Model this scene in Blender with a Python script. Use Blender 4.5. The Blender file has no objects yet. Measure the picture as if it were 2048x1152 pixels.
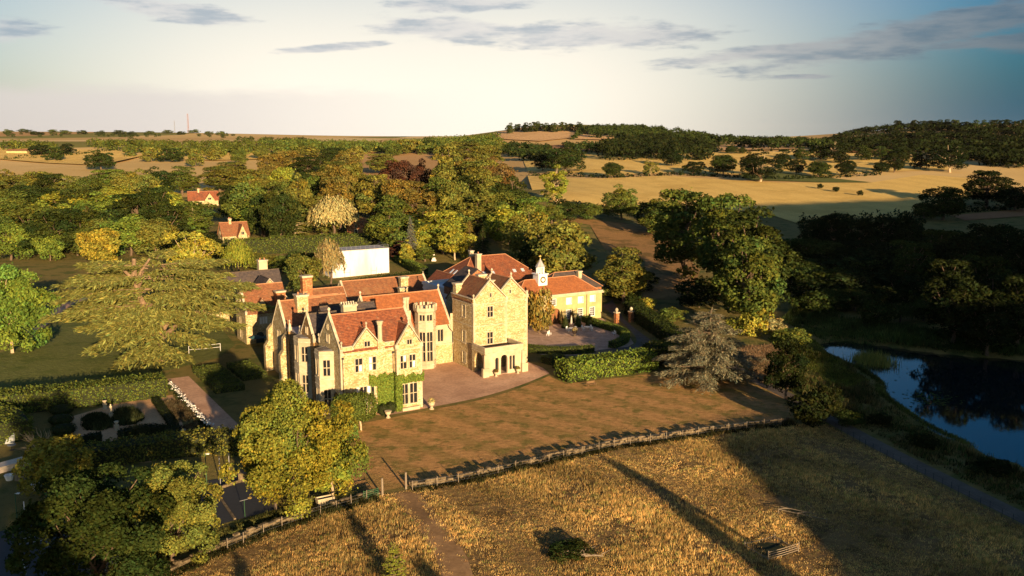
import bpy, bmesh, math, random
import numpy as np
from mathutils import Vector, geometry as mgeo

# ------------------------------------------------------------------ camera, sky, sun, exposure
SC = bpy.context.scene
COL = SC.collection
FPX = 1870.0                       # focal length in photograph pixels (2048 wide)
PITCH = math.atan(311 / FPX)
CAM_H = 42.0
cd = bpy.data.cameras.new('camera')
cam = bpy.data.objects.new('camera', cd)
COL.objects.link(cam)
cam.location = (0, 0, CAM_H)
cam.rotation_euler = (math.pi / 2 - PITCH, 0, 0)
cd.sensor_width = 36.0
cd.lens = 36.0 * FPX / 2048
cd.clip_start = 0.5
cd.clip_end = 30000
SC.camera = cam

SUN_AZ, SUN_EL = math.radians(22), math.radians(10.0)     # right of straight behind the camera, above the horizon
SUN_TO = Vector((math.sin(SUN_AZ) * math.cos(SUN_EL), -math.cos(SUN_AZ) * math.cos(SUN_EL), math.sin(SUN_EL)))
ld = bpy.data.lights.new('sun', 'SUN')
ld.energy = 5.0
ld.angle = math.radians(0.5)
ld.color = (1.0, 0.71, 0.40)
sun = bpy.data.objects.new('sun', ld)
COL.objects.link(sun)
sun.rotation_euler = SUN_TO.to_track_quat('Z', 'Y').to_euler()
sun.location = (60, -120, 120)

SC.view_settings.view_transform = 'Standard'
SC.view_settings.look = 'None'
SC.view_settings.exposure = 1.2
SC.view_settings.gamma = 1.0
SC.view_settings.use_curve_mapping = False
SC.cycles.max_bounces = 6
SC.cycles.diffuse_bounces = 2
SC.cycles.glossy_bounces = 2
SC.cycles.transmission_bounces = 3
SC.cycles.transparent_max_bounces = 4
SC.cycles.volume_bounces = 0
SC.cycles.use_denoising = True
SC.cycles.sample_clamp_indirect = 4.0


class NT:
    """small helper for building node trees"""
    def __init__(self, tree):
        self.t = tree
        self.n = tree.nodes
        self.l = tree.links
    def add(self, kind, **kw):
        nd = self.n.new(kind)
        ins = kw.pop('ins', {})
        for k, v in kw.items():
            setattr(nd, k, v)
        for k, v in ins.items():
            self.put(nd, k, v)
        return nd
    def put(self, nd, k, v):
        s = nd.inputs[k]
        if isinstance(v, bpy.types.NodeSocket):
            self.l.new(v, s)
        else:
            if s.type == 'RGBA' and not hasattr(v, '__len__'):
                v = (v, v, v)
            if s.type == 'RGBA' and len(v) == 3:
                v = (*v, 1)
            s.default_value = v
    def math(self, op, a, b=0.0, c=None, clamp=False):
        nd = self.add('ShaderNodeMath', operation=op, use_clamp=clamp)
        self.put(nd, 0, a)
        self.put(nd, 1, b)
        if c is not None:
            self.put(nd, 2, c)
        return nd.outputs[0]
    def mix(self, f, a, b, blend='MIX'):
        nd = self.add('ShaderNodeMix', data_type='RGBA', blend_type=blend, clamp_factor=True)
        self.put(nd, 0, f)
        self.put(nd, 6, a)
        self.put(nd, 7, b)
        return nd.outputs[2]
    def ramp(self, f, lo, hi):
        nd = self.add('ShaderNodeMapRange', interpolation_type='SMOOTHSTEP')
        self.put(nd, 0, f)
        self.put(nd, 1, lo)
        self.put(nd, 2, hi)
        return nd.outputs[0]
    def noise(self, vec, scale, detail=4.0, rough=0.55):
        nd = self.add('ShaderNodeTexNoise')
        nd.inputs['Scale'].default_value = scale
        nd.inputs['Detail'].default_value = detail
        nd.inputs['Roughness'].default_value = rough
        if vec is not None:
            self.put(nd, 'Vector', vec)
        return nd.outputs[0]
    def scale(self, vec, s):
        nd = self.add('ShaderNodeVectorMath', operation='MULTIPLY')
        self.put(nd, 0, vec)
        self.put(nd, 1, s)
        return nd.outputs[0]


def make_world():
    w = bpy.data.worlds.new('World')
    SC.world = w
    w.use_nodes = True
    w.cycles.sampling_method = 'MANUAL'
    w.cycles.sample_map_resolution = 256
    w.node_tree.nodes.clear()
    T = NT(w.node_tree)
    sky = T.add('ShaderNodeTexSky', sky_type='NISHITA', sun_disc=False)
    sky.sun_elevation = SUN_EL
    sky.sun_rotation = math.pi - SUN_AZ
    sky.altitude = 100
    sky.air_density = 1.0
    sky.dust_density = 1.6
    sky.ozone_density = 1.2
    tc = T.add('ShaderNodeTexCoord')
    sep = T.add('ShaderNodeSeparateXYZ')
    T.put(sep, 0, tc.outputs['Generated'])
    x, y, z = sep.outputs
    az = T.math('ARCTAN2', x, y)                 # 0 straight ahead, + to the right
    el = T.math('ARCSINE', z)
    # pale and warm low down ahead, deeper blue with height and towards the right
    right = T.math('MULTIPLY', T.ramp(az, 0.0, 0.55), T.ramp(az, 2.7, 1.3))
    base = T.mix(1.0, sky.outputs[0], T.mix(right, SKY_LEFT, SKY_RIGHT), 'MULTIPLY')
    low_r = T.math('MULTIPLY', right, T.ramp(el, 0.13, 0.0))
    base = T.mix(low_r, base, SKY_LOW_RIGHT)
    lr = T.ramp(T.math('ABSOLUTE', T.math('ADD', az, 0.10)), 0.62, 0.10)
    glow = T.math('MULTIPLY', T.ramp(el, 0.29, 0.03), lr)
    col = T.mix(glow, base, SKY_CREAM)
    # thin streaked clouds
    v = T.add('ShaderNodeCombineXYZ')
    T.put(v, 0, az)
    T.put(v, 1, el)
    n1 = T.noise(T.scale(v.outputs[0], (14.0, 74.0, 1.0)), 1.0, 5.0, 0.62)
    total = None
    for (cx, cy, hw, hh, tilt, amp) in CLOUDS:
        mp = T.add('ShaderNodeMapping', vector_type='TEXTURE')
        T.put(mp, 0, v.outputs[0])
        mp.inputs['Location'].default_value = ((cx - 1024) / FPX, (265 - cy) / FPX, 0)
        mp.inputs['Rotation'].default_value = (0, 0, math.atan(tilt))
        mp.inputs['Scale'].default_value = (1.7 * hw / FPX, 1.7 * hh / FPX, 1)
        g = T.add('ShaderNodeTexGradient', gradient_type='SPHERICAL')
        T.put(g, 0, mp.outputs[0])
        total = g.outputs[1] if total is None else T.math('MAXIMUM', total, g.outputs[1])
    total = T.math('MULTIPLY', total, 1.5)
    # scattered clouds go on round the rest of the sky
    n2 = T.ramp(T.noise(tc.outputs['Generated'], 3.0, 2.0, 0.5), 0.52, 0.75)
    total = T.math('MAXIMUM', total, T.math('MULTIPLY', n2, T.ramp(T.math('ABSOLUTE', az), 0.65, 1.1)))
    dens = T.ramp(T.math('ADD', T.math('MULTIPLY', n1, 1.3), T.math('MULTIPLY', total, 0.60)), 0.88, 1.24)
    dens = T.math('MULTIPLY', dens, T.ramp(total, 0.03, 0.4))
    shade = T.mix(T.ramp(n1, 0.4, 0.7), CLOUD_LIT, CLOUD_DARK)
    shade = T.mix(T.math('MULTIPLY', right, 0.8), shade, CLOUD_RIGHT)
    col = T.mix(T.math('MULTIPLY', dens, 0.72), col, shade)
    # far cloud bank low on the left
    bank = T.math('MULTIPLY', T.ramp(T.math('ADD', el, T.math('MULTIPLY', n1, 0.03)), 0.066, 0.046), T.ramp(az, 0.02, -0.42))
    col = T.mix(T.math('MULTIPLY', bank, 0.75), col, CLOUD_BANK)
    bg = T.add('ShaderNodeBackground')
    T.put(bg, 0, col)
    bg.inputs[1].default_value = 0.10
    out = T.add('ShaderNodeOutputWorld')
    T.l.new(bg.outputs[0], out.inputs[0])


SKY_LEFT = (0.28, 0.38, 0.50)
SKY_RIGHT = (0.058, 0.245, 0.43)
SKY_LOW_RIGHT = (0.20, 0.56, 0.84)
SKY_CREAM = (4.8, 4.4, 3.75)
CLOUD_LIT = (3.2, 3.1, 3.05)
CLOUD_DARK = (1.4, 1.75, 2.15)
CLOUD_RIGHT = (0.20, 0.33, 0.50)
CLOUD_BANK = (3.3, 3.0, 2.85)
CLOUDS = [(900, 68, 150, 24, 0.0, 1.0), (920, 24, 130, 14, 0.04, 0.9), (1190, 82, 210, 26, 0.0, 0.95), (1850, 78, 360, 32, 0.17, 1.1),
          (1530, 114, 230, 14, 0.10, 1.0), (1950, 112, 190, 16, 0.0, 0.9), (40, 95, 130, 26, 0.0, 1.0), (400, 48, 130, 20, -0.10, 0.85),
          (290, 16, 80, 12, -0.08, 0.8), (670, 106, 110, 7, 0.10, 0.8), (1575, 162, 55, 5, 0.0, 0.8), (30, 152, 60, 8, 0.0, 0.7)]
make_world()

# ------------------------------------------------------------------ helpers
rnd = random.Random(7)
RG = np.random.default_rng(11)
A_ROT = math.radians(31.2)                     # the manor's front runs this far round from the picture plane
AX = np.array([math.cos(A_ROT), math.sin(A_ROT)])
BX = np.array([-math.sin(A_ROT), math.cos(A_ROT)])
ORIG = np.array([-14.01, 139.76])              # ground corner of the manor's front bay


def W2(a, b):
    p = ORIG + a * AX + b * BX
    return float(p[0]), float(p[1])


def sstep(e0, e1, x):
    t = np.clip((x - e0) / (e1 - e0), 0, 1)
    return t * t * (3 - 2 * t)


def view_ray(px, py):
    u, v = (px - 1024) / FPX, (576 - py) / FPX
    s, c = math.sin(PITCH), math.cos(PITCH)
    return np.array([u, c + v * s, -s + v * c])


def flat(px, py, z=0.0):
    r = view_ray(px, py)
    t = (CAM_H - z) / -r[2]
    return float(r[0] * t), float(r[1] * t)


LAKE = [flat(*p, -1.0) for p in [(1632, 688), (1690, 682), (1760, 692), (1850, 705), (1960, 716), (2080, 722), (2300, 735), (2500, 800), (2300, 1010),
                                 (2120, 962), (2048, 935), (1985, 918), (1950, 900), (1880, 868), (1850, 850), (1800, 815), (1772, 795), (1768, 770),
                                 (1742, 754), (1728, 744), (1700, 737), (1672, 726), (1645, 708)]]


def poly_sd(px, py, poly):
    """signed distance to a polygon, negative inside (arrays)"""
    px, py = np.asarray(px, float), np.asarray(py, float)
    d = np.full(px.shape, 1e18)
    inside = np.zeros(px.shape, bool)
    n = len(poly)
    for i in range(n):
        x0, y0 = poly[i]
        x1, y1 = poly[(i + 1) % n]
        ex, ey = x1 - x0, y1 - y0
        t = np.clip(((px - x0) * ex + (py - y0) * ey) / (ex * ex + ey * ey + 1e-12), 0, 1)
        d = np.minimum(d, (px - x0 - t * ex) ** 2 + (py - y0 - t * ey) ** 2)
        cond = (y0 > py) != (y1 > py)
        with np.errstate(divide='ignore', invalid='ignore'):
            xi = x0 + (py - y0) / (y1 - y0 + 1e-30) * ex
        inside ^= cond & (px < xi)
    d = np.sqrt(d)
    return np.where(inside, -d, d)


def ground_z(x, y):
    """terrain height: level around the manor, rising to hills beyond, a pond hollow, a ridge to the south-east"""
    x, y = np.asarray(x, float), np.asarray(y, float)
    yy = np.maximum(y, 1.0)
    u = x / yy
    left = 0.02 * np.clip(y - 350, 0, 550) + 0.0085 * np.clip(y - 900, 0, 2100) + 13 * sstep(880, 1240, y + 60 * np.sin(x / 170)) - 9 * sstep(1300, 1900, y) + 6 * np.exp(-((y - 3100) / 420) ** 2) * (1 + 0.6 * np.sin(x / 230)) - 0.02 * np.clip(y - 3300, 0, 3000)
    right = 0.05 * np.clip(y - 430, 0, 470) + 0.008 * np.clip(y - 900, 0, 600) - 0.02 * np.clip(y - 1500, 0, 3000)
    left = left + 8 * np.clip((-x - 950) / 800, -1, 1) * sstep(1900, 3000, y)
    w = sstep(-0.06, 0.10, u)
    z = left * (1 - w) + right * w
    z = z * sstep(330, 560, y)
    z = z + 13 * np.exp(-(((x + 26) / 95) ** 2 + ((y - 450) / 110) ** 2))            # knoll behind the manor
    z = z + 27 * np.exp(-(((x - 90) / 170) ** 2 + ((y - 1450) / 260) ** 2))          # stubble hill
    z = z + 27 * np.exp(-(((x - 640) / 260) ** 2 + ((y - 1180) / 330) ** 2))         # wooded hill on the right
    z = z + 3.0 * np.sin(x / 310 + 1.3) * np.sin(y / 420) * sstep(700, 1500, y)
    # ridge behind the viewer's right shoulder, whose shade lies over the pond
    q = x * math.cos(SUN_AZ) + y * math.sin(SUN_AZ)
    p = -x * math.sin(SUN_AZ) + y * math.cos(SUN_AZ)
    top = 24 * sstep(54, 60, q) + 8 * sstep(60, 76, q) + 13 * sstep(90, 150, q) + 45 * sstep(160, 215, q)
    z = z + top * np.exp(-((p + 70) / 34) ** 2) * (1 - sstep(560, 800, q))
    near = (x > 40) & (x < 260) & (y > 60) & (y < 240)
    if near.any():
        z = np.array(z)
        z[near] -= 2.4 * sstep(1.4, -1.6, poly_sd(x[near], y[near], LAKE))
    return z


def gz(x, y):
    return float(ground_z(np.array([x]), np.array([y]))[0])


_T = np.concatenate([np.arange(40, 500, 1.0), np.arange(500, 1500, 3.0), np.arange(1500, 3600, 8.0)])


def site(px, py, lift=0.0):
    """ground point seen at a photograph pixel (lift: height of the seen point above ground)"""
    r = view_ray(px, py)
    x, y, z = r[0] * _T, r[1] * _T, CAM_H + r[2] * _T
    d = z - ground_z(x, y) - lift
    i = int(np.argmax(d < 0)) if (d < 0).any() else len(_T) - 1
    i = max(i, 1)
    f = d[i - 1] / (d[i - 1] - d[i] + 1e-9)
    f = min(max(f, 0), 1)
    t = _T[i - 1] + f * (_T[i] - _T[i - 1])
    return float(r[0] * t), float(r[1] * t)


def px_size(px, x, y):
    """metres spanned by a number of photograph pixels at a ground place"""
    return px / FPX * math.hypot(y, CAM_H * 0.5)


# ---- objects
def tag(o, label=None, cat=None, group=None, kind=None):
    if label:
        o['label'] = label
    if cat:
        o['category'] = cat
    if group:
        o['group'] = group
    if kind:
        o['kind'] = kind
    return o


ORG = {}


def empty(name, loc, rz=0.0):
    o = bpy.data.objects.new(name, None)
    COL.objects.link(o)
    o.location = loc
    o.rotation_euler = (0, 0, rz)
    o.empty_display_size = 0.5
    return o


def link_mesh(name, me, mat=None, parent=None, loc=None):
    o = bpy.data.objects.new(name, me)
    COL.objects.link(o)
    if mat and not me.materials:
        me.materials.append(mat)
    if parent:
        o.parent = parent
    if loc is not None:
        o.location = loc
    return o


def np_mesh(name, V, F, tint=None, smooth=False):
    """mesh from arrays; F (n,3) or (n,4) or a list of such arrays"""
    me = bpy.data.meshes.new(name)
    V = np.asarray(V, np.float32)
    Fs = F if isinstance(F, list) else [F]
    Fs = [np.asarray(f, np.int32) for f in Fs if len(f)]
    me.vertices.add(len(V))
    me.vertices.foreach_set('co', V.ravel())
    tot = sum(f.size for f in Fs)
    npoly = sum(len(f) for f in Fs)
    me.loops.add(tot)
    me.polygons.add(npoly)
    me.loops.foreach_set('vertex_index', np.concatenate([f.ravel() for f in Fs]))
    starts, base = [], 0
    for f in Fs:
        starts.append(base + np.arange(len(f)) * f.shape[1])
        base += f.size
    me.polygons.foreach_set('loop_start', np.concatenate(starts).astype(np.int32))
    me.update(calc_edges=True)
    if tint is not None:
        at = me.attributes.new('tint', 'FLOAT_COLOR', 'POINT')
        c = np.ones((len(V), 4), np.float32)
        c[:, :3] = np.asarray(tint, np.float32)
        at.data.foreach_set('color', c.ravel())
    if smooth:
        me.polygons.foreach_set('use_smooth', np.ones(npoly, bool))
    return me


class MB:
    """collects faces in house coordinates (a, b, z) or world coordinates"""
    def __init__(self):
        self.v, self.f = [], []
    def face(self, *pts):
        i = len(self.v)
        self.v += [tuple(map(float, p)) for p in pts]
        self.f.append(tuple(range(i, i + len(pts))))
    def box(self, x0, x1, y0, y1, z0, z1):
        self.hexa([(x0, y0), (x1, y0), (x1, y1), (x0, y1)], z0, z1)
    def hexa(self, poly, z0, z1, top=None):
        """upright prism; top: a different outline for the upper face"""
        n = len(poly)
        i = len(self.v)
        tp = top or poly
        self.v += [(float(p[0]), float(p[1]), float(z0)) for p in poly] + [(float(p[0]), float(p[1]), float(z1)) for p in tp]
        self.f.append(tuple(range(i + n - 1, i - 1, -1)))
        self.f.append(tuple(range(i + n, i + 2 * n)))
        for k in range(n):
            j = (k + 1) % n
            self.f.append((i + k, i + j, i + n + j, i + n + k))
    def slab(self, pts, off):
        """a flat polygon given thickness by the vector off"""
        n = len(pts)
        i = len(self.v)
        self.v += [tuple(map(float, p)) for p in pts]
        self.v += [(p[0] + off[0], p[1] + off[1], p[2] + off[2]) for p in pts]
        self.f.append(tuple(range(i + n - 1, i - 1, -1)))
        self.f.append(tuple(range(i + n, i + 2 * n)))
        for k in range(n):
            j = (k + 1) % n
            self.f.append((i + k, i + j, i + n + j, i + n + k))
    def tube(self, pts, rad, sides=6, cap=True):
        pts = [np.array(p, float) for p in pts]
        rad = rad if hasattr(rad, '__len__') else [rad] * len(pts)
        rings = []
        for k, p in enumerate(pts):
            d = pts[min(k + 1, len(pts) - 1)] - pts[max(k - 1, 0)]
            d = d / (np.linalg.norm(d) + 1e-9)
            u = np.cross(d, (0, 0, 1) if abs(d[2]) < 0.9 else (1, 0, 0))
            u /= np.linalg.norm(u) + 1e-9
            w = np.cross(d, u)
            i = len(self.v)
            for s in range(sides):
                t = 2 * math.pi * s / sides
                self.v.append(tuple(p + rad[k] * (math.cos(t) * u + math.sin(t) * w)))
            rings.append(i)
        for k in range(len(pts) - 1):
            for s in range(sides):
                t = (s + 1) % sides
                self.f.append((rings[k] + s, rings[k] + t, rings[k + 1] + t, rings[k + 1] + s))
        if cap:
            self.f.append(tuple(rings[0] + s for s in range(sides))[::-1])
            self.f.append(tuple(rings[-1] + s for s in range(sides)))
    def lathe(self, c, prof, sides=8):
        rings = []
        for r, z in prof:
            i = len(self.v)
            for s in range(sides):
                t = 2 * math.pi * (s + .5) / sides
                self.v.append((c[0] + r * math.cos(t), c[1] + r * math.sin(t), c[2] + z))
            rings.append(i)
        for k in range(len(prof) - 1):
            for s in range(sides):
                t = (s + 1) % sides
                self.f.append((rings[k] + s, rings[k] + t, rings[k + 1] + t, rings[k + 1] + s))
        self.f.append(tuple(rings[0] + s for s in range(sides))[::-1])
        self.f.append(tuple(rings[-1] + s for s in range(sides)))
    def obox(self, p0, d, s0, s1, o0, o1, z0, z1):
        """box along a wall: s along the wall, o outwards from it"""
        n = (d[1], -d[0])
        pt = lambda s, o: (p0[0] + d[0] * s + n[0] * o, p0[1] + d[1] * s + n[1] * o)
        self.hexa([pt(s0, o1), pt(s1, o1), pt(s1, o0), pt(s0, o0)], z0, z1)
    def build(self, name, mat, parent=None, smooth=False):
        me = bpy.data.meshes.new(name)
        ox, oy = ORG.get(parent.name, (0, 0)) if parent else (0, 0)
        me.from_pydata([(x - ox, y - oy, z) for x, y, z in self.v], [], self.f)
        if smooth:
            for p in me.polygons:
                p.use_smooth = True
        o = link_mesh(name, me, mat, parent)
        if parent:
            ORG[o.name] = (ox, oy)
        return o


def house_root(name, a, b, z=0.0):
    """an Empty at a building's base, turned with the manor; its parts use house coordinates"""
    x, y = W2(a, b)
    o = empty(name, (x, y, z), A_ROT)
    ORG[o.name] = (a, b)
    return o


def copy_tree(o, parent=None):
    c = o.copy()
    COL.objects.link(c)
    c.parent = parent
    for k in ('label', 'group'):
        if parent is None and k in c:
            del c[k]
    for ch in o.children:
        copy_tree(ch, c)
    return c


# ------------------------------------------------------------------ materials
MATS = {}


def new_mat(name):
    m = bpy.data.materials.new(name)
    m.use_nodes = True
    m.node_tree.nodes.clear()
    T = NT(m.node_tree)
    out = T.add('ShaderNodeOutputMaterial')
    MATS[name] = m
    return m, T, out


def mottled(name, c1, c2, scale=1.0, c3=None, rough=0.85, bump=0.0, bump_scale=None, stretch=(1, 1, 1), spec=0.2, fine=None, metal=0.0):
    """two or three colours mixed by noise in world space"""
    m, T, out = new_mat(name)
    geo = T.add('ShaderNodeNewGeometry')
    pos = T.scale(geo.outputs['Position'], stretch)
    f = T.ramp(T.noise(pos, scale, 5, 0.6), 0.35, 0.65)
    col = T.mix(f, c1, c2)
    if c3:
        col = T.mix(T.ramp(T.noise(pos, scale * 0.31, 4, 0.6), 0.45, 0.68), col, c3)
    if fine:
        k = T.noise(pos, fine, 3, 0.6)
        col = T.mix(1.0, col, T.mix(k, (0.55, 0.55, 0.55), (1.45, 1.45, 1.45)), 'MULTIPLY')
    b = T.add('ShaderNodeBsdfPrincipled')
    T.put(b, 'Base Color', col)
    b.inputs['Roughness'].default_value = rough
    b.inputs['Specular IOR Level'].default_value = spec
    b.inputs['Metallic'].default_value = metal
    if bump:
        bp = T.add('ShaderNodeBump')
        bp.inputs['Strength'].default_value = bump
        bp.inputs['Distance'].default_value = 0.1
        T.put(bp, 'Height', T.noise(pos, bump_scale or scale * 4, 4, 0.6))
        T.l.new(bp.outputs[0], b.inputs['Normal'])
    T.l.new(b.outputs[0], out.inputs[0])
    return m


def masonry(name, c1, c2, c3, cell=2.6, bump=0.35):
    """rubble stone: irregular courses of blocks, each its own tone, with darker joints and weather stains"""
    m, T, out = new_mat(name)
    geo = T.add('ShaderNodeNewGeometry')
    pos = T.scale(geo.outputs['Position'], (1.0, 1.0, 1.7))
    vo = T.add('ShaderNodeTexVoronoi')
    T.put(vo, 'Vector', pos)
    vo.inputs['Scale'].default_value = cell
    sp = T.add('ShaderNodeSeparateColor')
    T.put(sp, 0, vo.outputs['Color'])
    col = T.mix(T.ramp(sp.outputs[0], 0.2, 0.8), c1, c2)
    col = T.mix(T.ramp(sp.outputs[1], 0.70, 0.95), col, c3)
    stain = T.ramp(T.noise(pos, 0.55, 5, 0.65), 0.42, 0.72)
    col = T.mix(1.0, col, T.mix(stain, (1.05, 1.03, 1.0), (0.74, 0.71, 0.66)), 'MULTIPLY')
    b = T.add('ShaderNodeBsdfPrincipled')
    T.put(b, 'Base Color', col)
    b.inputs['Roughness'].default_value = 0.9
    b.inputs['Specular IOR Level'].default_value = 0.15
    bp = T.add('ShaderNodeBump')
    bp.inputs['Strength'].default_value = bump
    bp.inputs['Distance'].default_value = 0.12
    T.put(bp, 'Height', T.math('ADD', vo.outputs['Distance'], T.math('MULTIPLY', T.noise(pos, 9.0), 0.5)))
    bp.invert = True
    T.l.new(bp.outputs[0], b.inputs['Normal'])
    T.l.new(b.outputs[0], out.inputs[0])
    return m


def tiles(name, c1, c2, c3, lichen=0.35):
    """clay tiles: thin courses, tile-to-tile colour change, lichen patches"""
    m, T, out = new_mat(name)
    geo = T.add('ShaderNodeNewGeometry')
    pos = geo.outputs['Position']
    vo = T.add('ShaderNodeTexVoronoi')
    T.put(vo, 'Vector', T.scale(pos, (1, 1, 1.6)))
    vo.inputs['Scale'].default_value = 3.2
    sp = T.add('ShaderNodeSeparateColor')
    T.put(sp, 0, vo.outputs['Color'])
    col = T.mix(T.ramp(sp.outputs[0], 0.15, 0.85), c1, c2)
    col = T.mix(T.math('MULTIPLY', T.ramp(T.noise(pos, 0.45, 6, 0.7), 0.48, 0.68), 0.8), col, c3)
    col = T.mix(T.math('MULTIPLY', T.ramp(T.noise(pos, 1.9, 5, 0.7), 0.56, 0.70), lichen), col, (0.34, 0.25, 0.15))
    wv = T.add('ShaderNodeTexWave', wave_type='BANDS', bands_direction='Z')
    T.put(wv, 'Vector', pos)
    wv.inputs['Scale'].default_value = 1.6
    wv.inputs['Distortion'].default_value = 0.6
    col = T.mix(1.0, col, T.mix(wv.outputs[0], (0.78, 0.78, 0.78), (1.1, 1.1, 1.1)), 'MULTIPLY')
    b = T.add('ShaderNodeBsdfPrincipled')
    T.put(b, 'Base Color', col)
    b.inputs['Roughness'].default_value = 0.85
    b.inputs['Specular IOR Level'].default_value = 0.2
    bp = T.add('ShaderNodeBump')
    bp.inputs['Strength'].default_value = 0.5
    bp.inputs['Distance'].default_value = 0.08
    T.put(bp, 'Height', T.math('ADD', wv.outputs[0], T.noise(pos, 7.0)))
    T.l.new(bp.outputs[0], b.inputs['Normal'])
    T.l.new(b.outputs[0], out.inputs[0])
    return m


def leaf_mat(name, trans=0.28):
    """foliage: the object's own colour times a per-leaf tint, part of the light coming through"""
    m, T, out = new_mat(name)
    oi = T.add('ShaderNodeObjectInfo')
    at = T.add('ShaderNodeAttribute', attribute_name='tint')
    col = T.mix(1.0, oi.outputs['Color'], at.outputs['Color'], 'MULTIPLY')
    d = T.add('ShaderNodeBsdfDiffuse')
    T.put(d, 0, col)
    tr = T.add('ShaderNodeBsdfTranslucent')
    T.put(tr, 0, T.mix(1.0, col, (1.15, 1.1, 0.6), 'MULTIPLY'))
    mx = T.add('ShaderNodeMixShader')
    mx.inputs[0].default_value = trans
    T.l.new(d.outputs[0], mx.inputs[1])
    T.l.new(tr.outputs[0], mx.inputs[2])
    T.l.new(mx.outputs[0], out.inputs[0])
    return m


def plain(name, c, rough=0.6, metal=0.0, spec=0.4):
    return mottled(name, tuple(k * 0.9 for k in c), tuple(min(1, k * 1.08) for k in c), 3.0, rough=rough, spec=spec, metal=metal)


def sward(name, dry, green, dark, stripe=None, fine=7.0, big=0.05, green_at=(0.48, 0.62), streak=False):
    """grass seen from far: dry and green patches, fine mottling, optional mowing stripes"""
    m, T, out = new_mat(name)
    geo = T.add('ShaderNodeNewGeometry')
    pos = geo.outputs['Position']
    f = T.ramp(T.noise(pos, big * 3.2, 6, 0.65), *green_at)
    col = T.mix(f, dry, green)
    if stripe:
        ang, width, amt = stripe
        dt = T.add('ShaderNodeVectorMath', operation='DOT_PRODUCT')
        T.put(dt, 0, pos)
        T.put(dt, 1, (math.cos(ang), math.sin(ang), 0))
        wob = T.math('MULTIPLY', T.noise(pos, 0.06, 2), 3.0)
        s = T.math('SINE', T.math('MULTIPLY', T.math('ADD', dt.outputs['Value'], wob), math.pi / width))
        col = T.mix(T.math('MULTIPLY', T.ramp(T.math('MULTIPLY', s, T.noise(pos, 0.35, 4)), -0.1, 0.35), amt), col, green)
    col = T.mix(T.math('MULTIPLY', T.ramp(T.noise(pos, 0.9, 5, 0.7), 0.5, 0.75), 0.3 if streak else 0.6), col, dark)
    k = T.noise(pos, fine, 3, 0.7)
    if streak:
        sk = T.ramp(T.noise(T.scale(pos, (0.8, 1.2, 1)), 1.0, 7, 0.78), 0.36, 0.64)
        col = T.mix(1.0, col, T.mix(sk, (0.74, 0.73, 0.68), (1.15, 1.14, 1.12)), 'MULTIPLY')
    col = T.mix(1.0, col, T.mix(k, (0.6, 0.6, 0.6), (1.4, 1.4, 1.4)), 'MULTIPLY')
    b = T.add('ShaderNodeBsdfPrincipled')
    T.put(b, 'Base Color', col)
    b.inputs['Roughness'].default_value = 0.95
    b.inputs['Specular IOR Level'].default_value = 0.05
    bp = T.add('ShaderNodeBump')
    bp.inputs['Strength'].default_value = 0.8
    bp.inputs['Distance'].default_value = 0.25
    T.put(bp, 'Height', T.math('ADD', k, T.noise(pos, 1.7, 4)))
    T.l.new(bp.outputs[0], b.inputs['Normal'])
    T.l.new(b.outputs[0], out.inputs[0])
    return m


def farmland(name):
    """distant mosaic of stubble, pasture and plough, field by field"""
    m, T, out = new_mat(name)
    geo = T.add('ShaderNodeNewGeometry')
    pos = T.scale(geo.outputs['Position'], (1, 0.55, 0))
    warp = T.add('ShaderNodeVectorMath', operation='ADD')
    T.put(warp, 0, pos)
    nz = T.add('ShaderNodeTexNoise')
    T.put(nz, 'Vector', pos)
    nz.inputs['Scale'].default_value = 0.004
    T.put(warp, 1, T.scale(nz.outputs[1], (90, 90, 0)))
    vo = T.add('ShaderNodeTexVoronoi')
    T.put(vo, 'Vector', warp.outputs[0])
    vo.inputs['Scale'].default_value = 1 / 260
    sp = T.add('ShaderNodeSeparateColor')
    T.put(sp, 0, vo.outputs['Color'])
    r = T.add('ShaderNodeValToRGB')
    T.put(r, 0, sp.outputs[0])
    r.color_ramp.interpolation = 'CONSTANT'
    el = r.color_ramp.elements
    cols = [(0.0, (0.66, 0.46, 0.20)), (0.25, (0.58, 0.38, 0.16)), (0.45, (0.70, 0.51, 0.24)), (0.66, (0.24, 0.22, 0.07)), (0.76, (0.48, 0.29, 0.13)), (0.88, (0.64, 0.44, 0.18))]
    for i, (p, c) in enumerate(cols):
        e = el[i] if i < 2 else el.new(p)
        e.position = p
        e.color = (*c, 1)
    k = T.noise(geo.outputs['Position'], 0.03, 5, 0.65)
    col = T.mix(1.0, r.outputs[0], T.mix(k, (0.8, 0.8, 0.8), (1.2, 1.2, 1.2)), 'MULTIPLY')
    b = T.add('ShaderNodeBsdfDiffuse')
    T.put(b, 0, col)
    T.l.new(b.outputs[0], out.inputs[0])
    return m


masonry('ironstone', (0.48, 0.385, 0.205), (0.35, 0.25, 0.115), (0.56, 0.49, 0.33), cell=4.2)
masonry('brown_stone', (0.30, 0.18, 0.07), (0.22, 0.12, 0.05), (0.38, 0.27, 0.14), cell=4.2)
masonry('brick', (0.34, 0.14, 0.06), (0.26, 0.10, 0.045), (0.42, 0.24, 0.11), cell=3.4)
mottled('ashlar', (0.50, 0.42, 0.29), (0.44, 0.36, 0.23), 1.3, c3=(0.38, 0.31, 0.20), rough=0.85, bump=0.15)
mottled('coping_stone', (0.56, 0.48, 0.35), (0.44, 0.37, 0.26), 2.2, c3=(0.34, 0.29, 0.20), bump=0.2)
mottled('dark_stone', (0.07, 0.05, 0.04), (0.12, 0.09, 0.06), 2.0)
tiles('red_tile', (0.27, 0.088, 0.038), (0.17, 0.056, 0.029), (0.115, 0.05, 0.032), 0.4)
tiles('orange_tile', (0.33, 0.115, 0.04), (0.25, 0.085, 0.032), (0.19, 0.075, 0.035), 0.25)
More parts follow.
